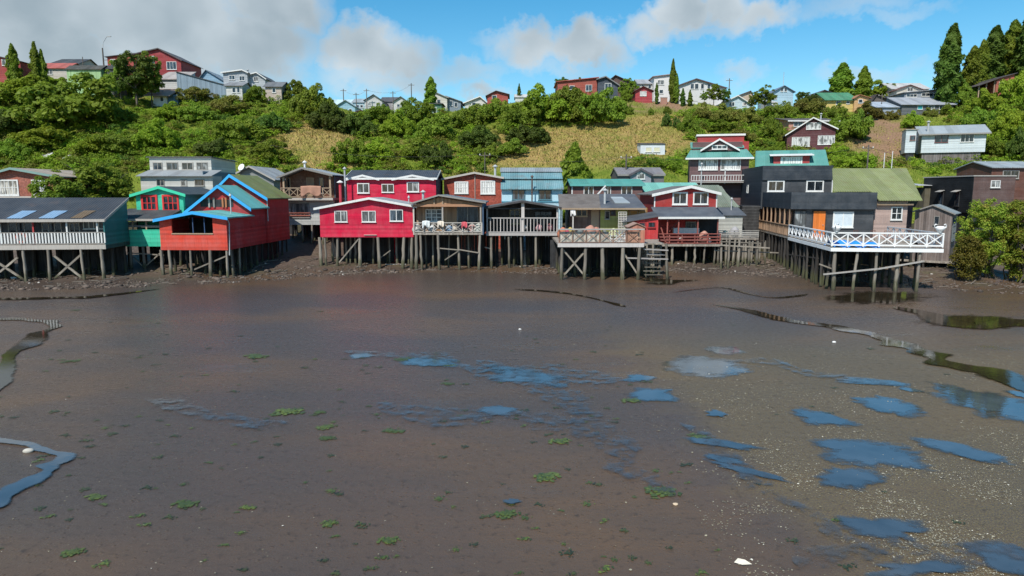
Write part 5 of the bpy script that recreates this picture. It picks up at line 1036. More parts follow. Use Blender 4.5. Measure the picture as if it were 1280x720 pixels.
# 24
h = H("timber_house", "weathered grey house with a small arched dormer on the street behind", "house", 773, 222, 80, group=GB)
A = h.fa(830, 0, 222); z0 = h.zb - .5; e = h.fz(218.5, 0, 800); zr = h.f(800, 210.5, 3)[1]; gs = paint("corrx", (.20, .19, .20), .4)
h.wall_gs(0, A, 0, 6, z0, e, e, 3, zr, paint("siding", (.17, .14, .14))); h.roof_gs(0, A, 0, 6, e, e, 3, zr, gs, oh=.2, oa=.1, fm=M_GREYT)
g0, g1 = h.fa(788, -.3, 218), h.fa(814, -.3, 218); p_, zp = h.f(801, 211.5, -.3); h.part("gable", MB().prism([(g0, -.3, z0), (g1, -.3, z0), (g1, -.3, e), (p_, -.3, zp), (g0, -.3, e)], (0, 2, 0)), paint("siding", (.30, .29, .32))); h.roof_gf(g0, g1, -.3, 1.7, e, e, p_, zp, gs, oh=.2, of=.25, fm=paint("plain", (.07, .06, .07)), fw=.25, name="gable_roof"); h.win(796, 216, 806, 224, -.3, nv=0, pane=M_CURTG)
# ------------------------------------------------------------------ hillside and hilltop houses
GH = "houses on the hillside and hilltop"
def simple(label, x0, x1, yb, ye, yr, Y, depth, typ, wall, roof, wins=(), kind="siding", peak=None, fascia=None, rk=None, name="hill_house", cat="house", yaw=0, oh=.35, ye2=None, base=None, pane=None, pipes=(), nv=1):
    h = H(name, label, cat, x0, yb, Y, yaw=yaw, group=GH)
    A = h.fa(x1, 0, yb); xm = (x0 + x1) / 2; e = h.f(x0, ye, 0)[1]; e2 = h.f(x1, ye2 if ye2 is not None else ye, 0)[1]
    gmin = min(h.gz(0, 0), h.gz(A, 0), h.gz(0, depth), h.gz(A, depth)); bz = h.f(xm, yb, 0)[1]; z0 = min(gmin, bz) - .4; h.root.location.z = h.zb = min(gmin, bz)
    wm = paint(kind, wall, .25); rk = rk or ("corry" if typ == "gf" else "corrx"); rm = paint(rk, roof, .25)
    if typ == "gf":
        pa, pz = h.f(peak or xm, yr, 0); h.wall_gf(0, A, 0, depth, z0, e, e2, pa, pz, wm); h.roof_gf(0, A, 0, depth, e, e2, pa, pz, rm, oh=oh, of=.4, fm=fascia, fw=.22)
    elif typ == "gs":
        pz = h.f(xm, yr, depth / 2)[1]; h.wall_gs(0, A, 0, depth, z0, e, e, depth / 2, pz, wm); h.roof_gs(0, A, 0, depth, e, e, depth / 2, pz, rm, oh=oh, oa=oh, fm=fascia)
    elif typ == "ml":      # single slope falling sideways
        z1 = e2; h.part("wall", MB().prism([(0, 0, z0), (A, 0, z0), (A, 0, z1), (0, 0, e)], (0, depth, 0)), wm)
        k = (z1 - e) / A; h.part("roof", MB().slab([(-oh, -oh, e - k * oh + .012), (A + oh, -oh, z1 + k * oh + .012), (A + oh, depth + .2, z1 + k * oh + .012), (-oh, depth + .2, e - k * oh + .012)], .12), rm)
    elif typ == "mf":      # single slope falling to the front
        zr = h.f(xm, yr, depth)[1]; h.part("wall", MB().prism([(0, 0, z0), (0, 0, e), (0, depth, zr), (0, depth, z0)], (A, 0, 0)), wm)
        k = (zr - e) / depth; h.part("roof", MB().slab([(-oh, -oh, e - k * oh + .012), (A + oh, -oh, e - k * oh + .012), (A + oh, depth, zr + .012), (-oh, depth, zr + .012)], .1), rm)
        if fascia: h.part("fascia", MB().box(-oh, A + oh, -oh - .04, -oh - .003, e - k * oh - .1, e - k * oh + .12), fascia)
    for w in wins: h.win(*w[:4], 0, nv=w[4] if len(w) > 4 else nv, pane=pane or (w[5] if len(w) > 5 else M_GLASSB))
    for x, y0, y1 in pipes: h.pipe(x, y0, y1, 1, .12)
    return h
WH = M_WHITE; grey = (.28, .31, .33); rust = (.28, .19, .15)
def Yb(px, py): p = hit(px, py); return p.y
# caravan-like cabin
simple("small white cabin with flat dark roof alone on the golden slope", 800.5, 831, 193, 180.5, 179.7, Yb(815, 193), 3, "mf", (.60, .64, .66), (.06, .06, .07), [(807, 184, 814.5, 190, 0, plain((.62, .60, .42), .5, "drawn_blind")), (817, 184, 825, 190, 0, plain((.62, .60, .42), .5, "drawn_blind"))], kind="plain", oh=.12)
# purple gable house
Yp = Yb(1015, 187)
h = simple("dark maroon gabled house with white gable edge and three white windows on the slope", 983, 1043, 187, 168, 147.5, Yp, 9, "gf", (.115, .035, .040), (.10, .11, .12), [(1008, 153.5, 1026, 161.5, 1, curtain()), (990, 171.5, 1012, 183, 2, curtain()), (1022.5, 169.5, 1043, 180.5, 2, curtain())], peak=1016.5, fascia=WH, ye2=160.5, yaw=-16)
simple("flat roofed salmon pink house rising behind the maroon gabled house", 985, 1045, 175, 151, 148.5, Yp + 10, 6, "mf", (.55, .26, .19), (.10, .09, .09), [(992, 152.5, 1003, 158), (1030, 153, 1040, 158)], fascia=WH, pipes=[(1026, 143, 149)])
# white house right
Yw = Yb(1185, 203)
h = H("hill_house", "long white house on a weathered board base with shallow grey roof on the slope", "house", 1151, 190, Yw, yaw=-22, group=GH)
A = h.fa(1232, 0, 180); z0 = h.fz(190.5, 0, 1190); e = h.fz(166.5, 0, 1190); pz = h.f(1190, 157.5, 4)[1]; wl = paint("siding", (.62, .68, .70), .3)
h.wall_gs(0, A, 0, 8, z0, e, e, 4, pz, wl); h.roof_gs(0, A, 0, 8, e, e, 4, pz, paint("corrx", (.30, .34, .36), .15), oh=.5, oa=.5, fm=M_GREYT)
h.part("base_wall", MB().box(.2, A - .5, .25, 7.8, h.zb - 1.5, z0 - .003), paint("board", (.15, .13, .12), .5))
h.win(1169, 167.5, 1185, 178, 0, frame=paint("plain", (.16, .05, .05)), nv=1, pane=M_GLASS); h.win(1201, 167.3, 1217, 177.5, 0, nv=2, pane=M_CURTG); h.pipe(1160, 153, 163, .8, .14)
x0 = h.fa(1131.5, -1.2, 180); x1 = h.fa(1144.5, -1.2, 180); ze = h.f(1138, 162.5, -1.2)[1]; h.part("annex", MB().box(x0, x1, -1.2, 3, h.f(1138, 191, -1.2)[1], ze), wl); h.part("annex_roof", MB().box(x0 - .1, x1 + .3, -1.35, 3.1, ze + .003, ze + .12), M_GREYT); h.win(1137.5, 169.5, 1144, 175.5, -1.2, nv=0, frame=paint("plain", (.2, .1, .09)))
h.part("annex_base", MB().box(x0 + .2, x1 - .1, -1.0, 3, h.zb - 1, h.f(1138, 191, -1.2)[1] - .003), M_BLACKIN)
# ---- hilltop, from the grey cloud side across
simple("dark red shed roofed house behind two slim trees on the hilltop", -12, 27, 97, 68, 66, 132, 7, "ml", (.36, .06, .055), (.07, .06, .06), [(2, 74, 12, 82)], ye2=77)
simple("low white hilltop house under a dull red sheet roof beside slim trees", 50, 84, 97, 85, 79.5, 136, 6, "gs", (.55, .50, .45), (.38, .10, .08), [(58, 87, 66, 93)])
simple("flat dark roofed house with a pale band on the hilltop", 66, 99, 93, 79.5, 74.5, 146, 8, "gs", (.50, .47, .44), (.05, .055, .06), [(74, 81, 84, 87)])
simple("pale green corrugated fence shed with scalloped dark eave on the hilltop", 84, 127, 99, 86.5, 82.5, 129, 3, "gs", (.30, .46, .22), (.06, .06, .05), kind="board", name="shed", cat="shed", oh=.25)
simple("dark boarded lean to between the pale green shed and bushy tree", 127.5, 146, 99, 86, 82.5, 130, 3, "gs", (.05, .055, .05), (.04, .04, .04), kind="board", name="shed", cat="shed", oh=.2)
h = simple("big red two storey hilltop house with slanted roof and blue glazed bay", 168, 227, 92, 68.5, 61, 141, 9, "gf", (.33, .045, .05), (.09, .09, .10), [(208, 77, 221, 87, 2), (188, 70, 194, 84, 0)], peak=198.5, ye2=75, fascia=paint("plain", (.08, .07, .07)))
simple("red side wing with white window at the edge of the big red hilltop house", 135.5, 169, 92, 71.5, 68, 141.6, 8, "ml", (.40, .07, .055), (.09, .09, .10), [(138, 74, 145, 83, 1)], ye2=67.5)
simple("white and rust metal roofed outbuilding under the big red house", 198, 230, 107, 99, 90.5, 134, 5, "mf", (.55, .56, .55), (.36, .33, .31), [], name="shed", cat="shed", rk="corrx", oh=.3)
simple("long blue grey metal shed with a slanting roofline on the hilltop", 222, 287, 116, 90, 90, 132.5, 7, "ml", (.20, .27, .33), (.07, .08, .09), kind="board", ye2=108, name="shed", cat="shed", oh=.2)
simple("small blue gabled roof house peeping over the slanting metal shed", 252, 283, 105, 96, 88, 141, 6, "gf", (.25, .40, .52), (.20, .26, .31), peak=258, ye2=103)
simple("pale grey gabled house, first of two twin gables on the hilltop", 280, 310, 112, 91, 87.8, 137, 8, "gf", (.42, .45, .47), (.08, .09, .10), [(286, 94, 294, 100), (299, 95, 306, 101)], peak=303, fascia=WH, ye2=90.5)
simple("pale grey gabled house with thin chimney, second of two twin gables on the hilltop", 311, 332, 112, 94, 91, 138, 8, "gf", (.42, .45, .47), (.08, .09, .10), [(317, 96, 323, 102)], peak=321, fascia=WH, ye2=98, pipes=[(310, 88, 95)])
h = simple("tiny white hut with a rusty sheet roof on the leafy slope under the red house", 192, 209, 133, 118, 112, Yb(200, 133), 3.5, "mf", (.66, .66, .62), (.33, .24, .20), [(200, 121, 205, 127, 0)], name="hut", cat="hut", kind="plain", oh=1.2)
h.part("side_wall", MB().box(h.fa(209, 0, 125) + .003, h.fa(221, 0, 125), .3, 3, h.zb - .5, h.f(215, 118, 0)[1]), paint("board", (.06, .14, .24)))
simple("small white house with twin dark windows under the pale twin gables", 283, 303, 118, 107, 103.5, 132, 5, "gs", (.60, .60, .57), (.20, .21, .22), [(290, 109, 295, 116, 0), (296, 109, 300, 116, 0)])
simple("grey roofed low house half hidden by bushes beside the round tree", 332, 352, 120, 108, 103, 134, 5, "gs", (.50, .42, .36), (.14, .15, .16), [(340, 110, 345, 116, 0)])
# far row
FR = [("light blue roofed house furthest toward the round tree in the distant row", 408, 440, 139, 131, 125, 168, 8, "gs", (.36, .50, .55), (.45, .58, .62)),
      ("light blue gabled cottage in the distant hilltop row", 420, 444, 142, 133, 125.5, 160, 6, "gf", (.30, .50, .62), (.35, .45, .50)),
      ("pale blue walled house beside the blue gabled cottage in the distant row", 441, 458, 142, 128, 124, 166, 7, "gs", (.40, .55, .60), (.30, .34, .36)),
      ("white house with dark roof in the distant row under a utility pole", 456, 478, 138, 125.5, 118.5, 165, 8, "gf", (.55, .55, .54), (.06, .07, .08)),
      ("dark roofed low house in the middle of the distant row", 476, 498, 137, 127, 122, 172, 7, "gs", (.32, .30, .30), (.08, .08, .09)),
      ("small white gabled house at the bushy end of the distant row", 492, 510, 142, 127, 121, 166, 7, "gf", (.60, .60, .58), (.12, .12, .13))]
for l, x0, x1, yb, ye, yr, Y, d, t, w, r in FR: simple(l, x0, x1, yb, ye, yr, Y, d, t, w, r, [(x0 + 4, ye + 3, x0 + 8, ye + 7, 0), (x1 - 8, ye + 3, x1 - 4, ye + 7, 0)], oh=.25)
simple("rust red hut with one white window half sunk in the bushes of the ridge", 442, 461, 152, 141, 138, 142, 5, "gf", (.34, .11, .07), (.16, .10, .09), [(446, 143, 453, 149, 1)], name="hut", cat="hut", ye2=142)
simple("small green hut with a white end beside the ridge poplar", 533, 552, 147, 130, 128.5, 142, 5, "ml", (.09, .20, .14), (.10, .10, .10), [(541, 134, 546, 142, 0)], name="hut", cat="hut", ye2=130)
simple("large cream white house with a steep slanting roofline beside the ridge poplar", 542, 559, 140, 114.5, 114, 150, 8, "ml", (.66, .64, .57), (.40, .40, .38), [(546, 124, 551, 130, 0)], ye2=122)
simple("grey stepped house with white trim behind the green hut on the ridge", 559, 576, 142, 121, 118, 151, 8, "ml", (.22, .27, .32), (.24, .26, .28), [(562, 126, 566, 132, 0), (568, 128, 572, 134, 0)], ye2=127)
simple("white gabled house with grey roof next to the small red ridge house", 581, 609, 136, 128.5, 121, 150, 7, "gf", (.60, .59, .56), (.20, .21, .21), [(590, 128, 595, 133, 0)], peak=600, fascia=WH)
simple("small red ridge house with a white window and dark gabled roof", 609, 635, 130, 119.5, 114, 148, 7, "gf", (.36, .07, .055), (.08, .07, .07), [(615, 119, 621, 124, 0)], peak=620, ye2=118)
simple("low white shed peeping over the ridge bushes", 644, 661, 130, 121.5, 118.5, 146, 4, "gs", (.60, .60, .58), (.48, .48, .46), name="shed", cat="shed", oh=.2)
# long red house + dark gable end
h = simple("long red hilltop house with a thin red roof above the dense bushes", 697, 746, 121, 102.5, 97, 139, 8, "ml", (.36, .085, .06), (.45, .11, .09), [(732, 106, 740, 114, 1, M_GLASSB), (712, 107, 718, 112, 0)], ye2=97.5)
simple("dark gable end with white corner post joined to the long red house", 747, 772, 121, 99, 96, 138.6, 8, "gf", (.06, .075, .10), (.10, .08, .09), [(756, 104, 764, 112, 1)], peak=757, ye2=106, fascia=paint("plain", (.20, .20, .20)))
simple("dark brown roofed house behind the long red house, partly hidden by a bush", 763, 797, 115, 99, 94.5, 152, 8, "gf", (.12, .07, .06), (.09, .05, .05), [], peak=769, ye2=107)
simple("small bright red hut with a white window above the bare soil bank", 794, 815, 126, 113.5, 108.5, 139, 4, "gf", (.40, .05, .06), (.12, .05, .05), [(800, 114, 808, 120, 1, curtain())], name="hut", cat="hut", peak=804)
simple("white house with pale grey roof behind the small red hut", 798, 818, 117, 104.5, 100, 149, 7, "gs", (.62, .60, .56), (.33, .34, .36), [(802, 106, 806, 111, 0), (810, 106, 814, 111, 0)])
simple("white tower like house beside a tall slim poplar on the ridge", 817, 837, 122, 96, 93.5, 147, 7, "ml", (.64, .62, .60), (.38, .28, .28), [(822, 100, 830, 106, 1), (824, 112, 829, 117, 0)], ye2=93.5, kind="plain")
h = simple("large white hilltop house with a broad dark gable and a row of tall windows", 849, 906, 124, 106.5, 99, 146, 10, "gf", (.60, .59, .58), (.07, .06, .06), [(863, 104.5, 867.5, 111.5, 0), (868.5, 104.5, 873, 111.5, 0), (876, 104.5, 880, 111.5, 0), (884, 105, 888, 111, 0), (892, 106, 896, 111, 0)], peak=870, ye2=110, fascia=paint("plain", (.09, .05, .05)), kind="plain")
h = simple("pale blue white gabled house with twin dark windows set low on the ridge", 898, 939, 141, 131, 119.8, 143, 8, "gf", (.52, .64, .72), (.38, .42, .46), [(911.5, 127.5, 918, 133, 1), (928, 128, 933, 132, 0, curtain())], peak=922, fascia=WH)
simple("cream and orange gabled house peeping behind the pale blue white house", 924, 940, 130, 119, 114, 152, 7, "gf", (.58, .45, .33), (.16, .11, .10), [], peak=938)
h = simple("light blue gabled house with antenna and twin gable windows", 964, 991, 130, 116, 107.5, 145, 8, "gf", (.42, .60, .72), (.14, .20, .28), [(976, 109.5, 979, 114.5, 0), (980.5, 109.5, 983.5, 114.5, 0), (966, 119, 971, 124, 0)], peak=980, ye2=114.5)
h.part("antenna", MB().tube([(h.fa(979.5, 2, 100), 2, h.f(979, 108, 2)[1]), (h.fa(979.5, 2, 100), 2, h.f(979, 90, 2)[1])], .05, 6), M_STEEL)
simple("tiny white shed under the light blue gabled house", 960, 971, 139, 128.5, 126, 141, 4, "mf", (.62, .62, .60), (.5, .5, .5), [(963, 131, 967, 134, 0)], name="shed", cat="shed", oh=.15)
simple("brown hilltop house with dark roof beside the yellow house", 1020, 1043, 133, 118, 113, 150, 8, "gf", (.26, .14, .10), (.07, .07, .08), [(1024, 120, 1030, 126, 0)], peak=1030)
simple("yellow hilltop house under a long green roof", 1032, 1068, 140, 124.5, 116.5, 142, 8, "gs", (.62, .47, .16), (.06, .22, .12), [(1045, 126, 1051, 131, 0), (1058, 126, 1062, 130, 0)], oh=.5)
simple("orange cream gabled house attached beside the yellow house", 1067, 1085, 140, 122.5, 119, 141.5, 7, "gf", (.62, .38, .18), (.40, .18, .09), [(1073, 124, 1078, 129, 0)], peak=1074)
simple("dark low roofed hut between the orange house and the long grey building", 1090, 1112, 138, 124, 118.5, 148, 5, "gf", (.15, .13, .12), (.06, .05, .05), [], name="hut", cat="hut", peak=1095, ye2=127)
simple("white hilltop house with pale roof and dark edged gable", 1114, 1160, 124, 111, 104.5, 150, 8, "gs", (.62, .60, .55), (.46, .46, .45), [(1120, 113, 1125, 117, 0), (1146, 112, 1152, 117, 0)])
simple("cream gable front standing before the white pale roofed hilltop house", 1120, 1152, 126, 112.5, 106.5, 147, 3, "gf", (.60, .56, .48), (.16, .08, .07), [(1134, 109.5, 1141, 114.5, 1)], peak=1137)
h = simple("long grey industrial building with a ribbon of windows and lower lean to roof", 1130, 1194, 128, 116, 112, 141, 7, "ml", (.26, .29, .33), (.33, .35, .38), [(1133, 117.5, 1146, 121.5, 2), (1152, 116, 1172, 120.5, 3), (1176, 115, 1190, 119.5, 2)], ye2=110.5, kind="plain")
simple("low lean to with grey roof and teal wall below the ribbon windowed building", 1127, 1191, 139, 130.5, 122.5, 135, 5, "mf", (.12, .13, .14), (.31, .33, .36), [(1147, 131.5, 1153, 137, 0, paint("plain", (.05, .38, .40))), (1160, 132, 1168, 137, 1), (1174, 132, 1182, 137, 1)], oh=.4)
simple("blue grey sheet roofed shed at the end of the lean to", 1095, 1126, 139, 134, 128, 135.5, 5, "mf", (.30, .35, .40), (.36, .42, .48), [], name="shed", cat="shed", oh=.3)
h = simple("red brown house with long slanting dark roof high beside the tall poplars", 1244, 1266, 116, 99, 99, 133, 6, "ml", (.42, .12, .08), (.06, .055, .055), [(1249, 102, 1256, 108, 1)], ye2=92.5)
k0 = h.fa(1221, -.2, 108); k1 = h.fa(1246, -.2, 98); h.part("carport_roof", MB().slab([(k0, -.6, h.f(1221, 108, -.2)[1]), (k1, -.6, h.f(1246, 99, -.2)[1]), (k1, 5.5, h.f(1246, 99, -.2)[1]), (k0, 5.5, h.f(1221, 108, -.2)[1])], .1), paint("corry", (.07, .06, .06)))
for x in (1224, 1233, 1243): a = h.fa(x, 0, 110); h.part("carport_post", MB().box(a - .08, a + .08, 0, .16, h.zb - .5, h.f(x, 107 - (x - 1221) * .35, 0)[1]), M_TIMBER)
h.part("carport_wall", MB().box(h.fa(1222, 3, 110), h.fa(1243, 3, 110), 3, 3.1, h.zb - .5, h.f(1230, 109, 3)[1]), paint("board", (.20, .08, .06)))
# fences on the slope
simple("short brick red garden wall by the poplar on the ridge", 826, 834, 129, 122.5, 122, 138, .3, "ml", (.34, .17, .12), (.28, .2, .17), [], name="garden_wall", cat="wall", oh=.03, kind="plain")
simple("white garden wall beneath the large white gabled house", 845, 872, 131, 127, 126.8, 138.5, .3, "ml", (.62, .62, .6), (.6, .6, .6), [], name="garden_wall", cat="wall", oh=.03, kind="plain")
# sheets on the leafy slope
for x, y, w, l in ((38, 197, 20, "pale metal sheet roof of a hut sunk in leaves near the terracotta house"), (75, 197, 19, "tilted white metal hut roof sunk in leaves beside the broad leafy tree")):
    Yh = Yb(x + 8, y + 6); o = H("hut", l, "hut", x, y, Yh, zb=None); z = o.fz(y, 0, x); A = o.fa(x + w, 0, y)
    o.part("roof", MB().slab([(0, 0, z - .3), (A, 0, z), (A, 1.8, z + .8), (.2, 1.8, z + .5)], .05), paint("corrx", (.50, .50, .50), .4)); o.part("wall", MB().box(.2, A - .2, .3, 1.6, o.zb - .5, z - .32), M_GREYT)

# ------------------------------------------------------------------ poles and wires
M_POLE = paint("wood", (.14, .115, .095), .3)
def pole(x, ytop, ybase, Y, label, r=.12, mat=None, cross=True, name="utility_pole"):
    p = at(x, ytop, Y); g = tz1(p.x, Y); rt_ = empty(name, (p.x, Y, g)); tag(rt_, label, "utility pole", "utility poles")
    MB().tube([(0, 0, -.3), (0, 0, p.z - g)], [r, r * .7]).build("pole_shaft", mat or M_POLE, rt_)
    if cross:
        MB().beam((-.7, .1, p.z - g - .4), (.7, .1, p.z - g - .4), .09, .1).build("crossarm", mat or M_POLE, rt_)
        for xx in (-.6, 0, .6): MB().lathe([(0, 0), (.05, 0), (.06, .08), (.03, .15), (0, .16)], (xx, .1, p.z - g - .35), 8).build("insulator", M_WHITE, rt_)
    return Vector((p.x, Y + .1, p.z - .2))
P1 = pole(783, 193, 230, 82, "wooden utility pole by the weathered grey house with arched dormer", .13)
P2 = pole(1086, 181, 212, 83, "wooden utility pole with a white lamp box below the bare soil patch", .11)
P3 = pole(1226, 199, 216, 80, "wooden utility pole rising behind the dark box house", .13)
P4 = pole(1106, 191, 212, 79, "thin white metal pole beside the olive roof, nearer the lamp box pole", .06, M_WHITE, False, "metal_pole"); P5 = pole(1116, 189, 212, 79, "thin white metal pole beside the olive roof, nearer the dark box house", .06, M_WHITE, False, "metal_pole")
P0 = pole(606, 190, 210, 84, "thin utility pole between the rust red house and the light blue house", .08)
FP = [(429, 111), (445, 116), (458, 111), (491, 114), (514, 104)]
pl = [pole(x, y, 140, 163, "slender utility pole over the distant hilltop row", .13, None, True) for x, y in FP]
pole(912, 98, 128, 150, "utility pole between the large white gable house and the pale blue house", .13); pole(103, 71, 84, 142, "short dark pole on the hilltop beside the scalloped shed", .1, None, False)
P6 = pole(1204, 116, 135, 137, "pale pole at the corner of the ribbon windowed building", .12, M_PALET, False); P7 = pole(1103, 117, 140, 138, "thin pole in front of the dark low hut", .1)
def wire(A, B, sag, lab): 
    n = 12; tube_between("power_line", lab, "cable", [A.lerp(B, i / n) - Vector((0, 0, sag * 4 * (i / n) * (1 - i / n))) for i in range(n + 1)], .016, plain((.03, .03, .03), .7, "cable_black"), "overhead cables")
wire(P0, P1, .8, "overhead cable from the thin pole to the arched dormer house pole"); wire(P1, P2, 1.0, "overhead cable spanning from the arched dormer house pole to the lamp box pole"); wire(P2, P3, .7, "overhead cable between the lamp box pole and the dark box house pole")
wire(P3, P3 + Vector((22, 0, 1.5)), .4, "overhead cable leaving the dark box house pole beyond the bushy tree"); wire(P0 + Vector((-26, 0, 1)), P0, .8, "overhead cable reaching the thin pole behind the rust red house")
for i in range(4): wire(pl[i], pl[i + 1], .4, ["thin cable at the round tree end of the distant row", "thin cable over the blue gabled cottage", "thin cable over the dark roofed low house", "thin cable at the poplar end of the distant row"][i])
# street lamp on the hill
p = at(128, 60, 134); g = tz1(p.x, 134); r = empty("street_lamp", (p.x, 134, g)); tag(r, "tall street lamp with long thin arm between the scalloped shed and red house", "street lamp")
q = at(135, 45.5, 134); zt = p.z - g; MB().tube([(0, 0, -.3), (0, 0, zt)], [.17, .12]).build("lamp_pole", M_POLE, r); MB().tube([(0, 0, zt - .6), (.2, 0, zt + .9), (q.x - p.x - .3, 0, q.z - g - .1), (q.x - p.x, 0, q.z - g)], .05, 6).build("lamp_arm", M_STEEL, r)
MB().box(q.x - p.x - .1, q.x - p.x + .55, -.13, .13, q.z - g - .08, q.z - g + .06).build("lamp_head", M_STEEL, r); MB().beam((-.1, 0, zt - 2.2), (.9, 0, zt - 2.2), .06, .08).build("crossarm", M_POLE, r)
# ------------------------------------------------------------------ vegetation
def leaves(blobs, n, size, rs, up=.35, shell=(.72, 1.05), aspect=.6, down=-.35):
    """leaf quads on the skin of many overlapping clumps; returns (V, Q)"""
    B = np.array(blobs, float); w = B[:, 3] ** 2; idx = rs.choice(len(B), n, p=w / w.sum())
    d = rs.normal(size=(n, 3)); d /= np.linalg.norm(d, axis=1)[:, None]; d[:, 2] = np.where(d[:, 2] < down, -d[:, 2], d[:, 2])
    rad = B[idx, 3] * rs.uniform(shell[0], shell[1], n); sc = B[idx, 4:7] if B.shape[1] > 4 else np.ones((n, 3))
    c = B[idx, :3] + d * rad[:, None] * sc
    nn = d + rs.normal(size=(n, 3)) * .55; nn[:, 2] += up + .25; nn /= np.linalg.norm(nn, axis=1)[:, None]
    t = np.cross(nn, rs.normal(size=(n, 3))); t /= np.linalg.norm(t, axis=1)[:, None]; b = np.cross(nn, t)
    s = size * rs.uniform(.6, 1.4, n)[:, None]
    V = np.stack([c - t * s, c - b * s * aspect, c + t * s, c + b * s * aspect], 1).reshape(-1, 3)
    return V, np.arange(4 * n).reshape(-1, 4)
LM = {"mid": leafmat("leaf_mid_green", (.155, .225, .020), (.245, .325, .034), (.110, .165, .018)),
      "bright": leafmat("leaf_bright_green", (.215, .315, .020), (.31, .41, .036), (.15, .23, .020)),
      "dark": leafmat("leaf_dark_green", (.085, .140, .022), (.135, .200, .030), (.085, .115, .020)),
      "olive": leafmat("leaf_olive", (.165, .185, .028), (.25, .25, .045), (.19, .145, .045)),
      "yellow": leafmat("leaf_yellow_green", (.17, .17, .025), (.24, .21, .030), (.10, .13, .020)),
      "autumn": leafmat("leaf_green_red", (.20, .30, .028), (.32, .38, .045), (.34, .20, .05))}
M_BARK = paint("wood", (.10, .08, .06), .3)
def bush_proto(i, key, n=9500, flat=.78, nb=75, size=.034, loose=1.0):
    rs = np.random.default_rng(100 + i); bl = []
    for k in range(nb):
        a = rs.uniform(0, 6.28); r = math.sqrt(rs.uniform(0, 1)) * .78 * loose; h = (1 - (r / .95) ** 2 * .7) * rs.uniform(.10, .78) * flat + .02
        h *= 1 + .25 * math.sin(a * 2 + i) ; q = rs.uniform(.09, .20) * (1.1 - .3 * r); bl.append((r * math.cos(a), r * math.sin(a), h, q, 1, 1, .85))
    V, Q = leaves(bl, n, size, rs, up=.4); return fast_mesh("shrub_foliage", V, Q, LM[key])
def crown_proto(i, key, kind, n=6000, size=.045):
    rs = np.random.default_rng(300 + i); bl = []
    if kind == "round":
        for k in range(85):
            d = rs.normal(size=3); d /= np.linalg.norm(d); r = rs.uniform(.25, 1) ** .6; wob = 1 + .22 * math.sin(3 * math.atan2(d[1], d[0]) + i) + .15 * math.sin(5 * d[2] + i); bl.append((d[0] * r * .38 * wob, d[1] * r * .38 * wob, .58 + d[2] * r * .36 * (1 if d[2] > 0 else .9), rs.uniform(.035, .085), 1, 1, .9))
        V, Q = leaves(bl, 13000, .0165, rs, up=.4, shell=(.5, 1.2))
    else:
        n = 12000 if kind != "slim" else 6000; t = rs.uniform(.03, 1, n) ** .85; a = rs.uniform(0, 6.283, n)
        if kind == "poplar": R = .092 * np.clip(np.sin(np.pi * np.clip(t * .96 + .03, 0, 1) ** .85), 0, 1) ** .75 + .006
        elif kind == "slim": R = .078 * np.clip(np.sin(np.pi * np.clip(t * .97 + .02, 0, 1) ** .8), 0, 1) ** .9 + .007
        else: R = .32 * (1.02 - t) ** .85 * np.minimum(1, (t / .1) ** .6)
        wob = .42 + 1.1 * vnoise(a * 1.6 + i * 7, t * 13 + i, 3); wob = wob * (.8 + .4 * vnoise(np.cos(a) * 3 + i, t * 30, 8)); rr = R * wob * rs.uniform(.25, 1, n) ** .35
        c = np.stack([rr * np.cos(a), rr * np.sin(a), t + rs.normal(size=n) * .01], -1); nn = np.stack([np.cos(a), np.sin(a), np.full(n, .45)], -1) + rs.normal(size=(n, 3)) * .5; nn /= np.linalg.norm(nn, axis=1)[:, None]
        tt = np.cross(nn, np.array([0, 0, 1.0]) + rs.normal(size=(n, 3)) * .4); tt /= np.linalg.norm(tt, axis=1)[:, None]; bb = np.cross(nn, tt); sz = (.0125 if kind != "conifer" else .02) * rs.uniform(.6, 1.4, n)[:, None]
        V = np.stack([c - tt * sz * .7, c - bb * sz * 1.5, c + tt * sz * .7, c + bb * sz * 1.5], 1).reshape(-1, 3); Q = np.arange(4 * n).reshape(-1, 4)
    cm = fast_mesh("crown", V, Q, LM[key])
    mb = MB(); top = .9 if kind != "round" else .75
    mb.tube([(0, 0, -.03), (.006, .004, .25), (-.004, .006, .5), (0, 0, top)], [.022 if kind == "round" else .014, .017 if kind == "round" else .011, .011, .003], 7)
    for k in range(9 if kind == "round" else 5):
        z = .28 + .05 * k; a = k * 2.4; R = .26 if kind == "round" else .07; mb.tube([(0, 0, z), (R * .5 * math.cos(a), R * .5 * math.sin(a), z + .09), (R * math.cos(a), R * math.sin(a), z + .2)], [.009, .006, .002], 5)
    return cm, mb.mesh("trunk", M_BARK)
BP = {k: [bush_proto(10 * j + i, k) for i in range(4)] for j, k in enumerate(("mid", "bright", "dark", "olive", "yellow"))}
def shrub(px, py, wpx, hpx, key, label, group=None, name="shrub", cat="shrub", Y=None):
    """base pixel, width and height in photo pixels"""
    p = hit(px, py) if Y is None else Vector((at(px, py, Y).x, Y, tz1(at(px, py, Y).x, Y)))
    if p is None: return
    s = F / p.y; o = bpy.data.objects.new(name, random.choice(BP[key])); o.location = (p.x, p.y, p.z - .15); R = wpx / s / 1.9; o.scale = (R, R * random.uniform(.8, 1.1), hpx / s / .82); o.rotation_euler = (0, 0, random.uniform(0, 6.3))
    return tag(link(o), label, cat, group)
TP = {}
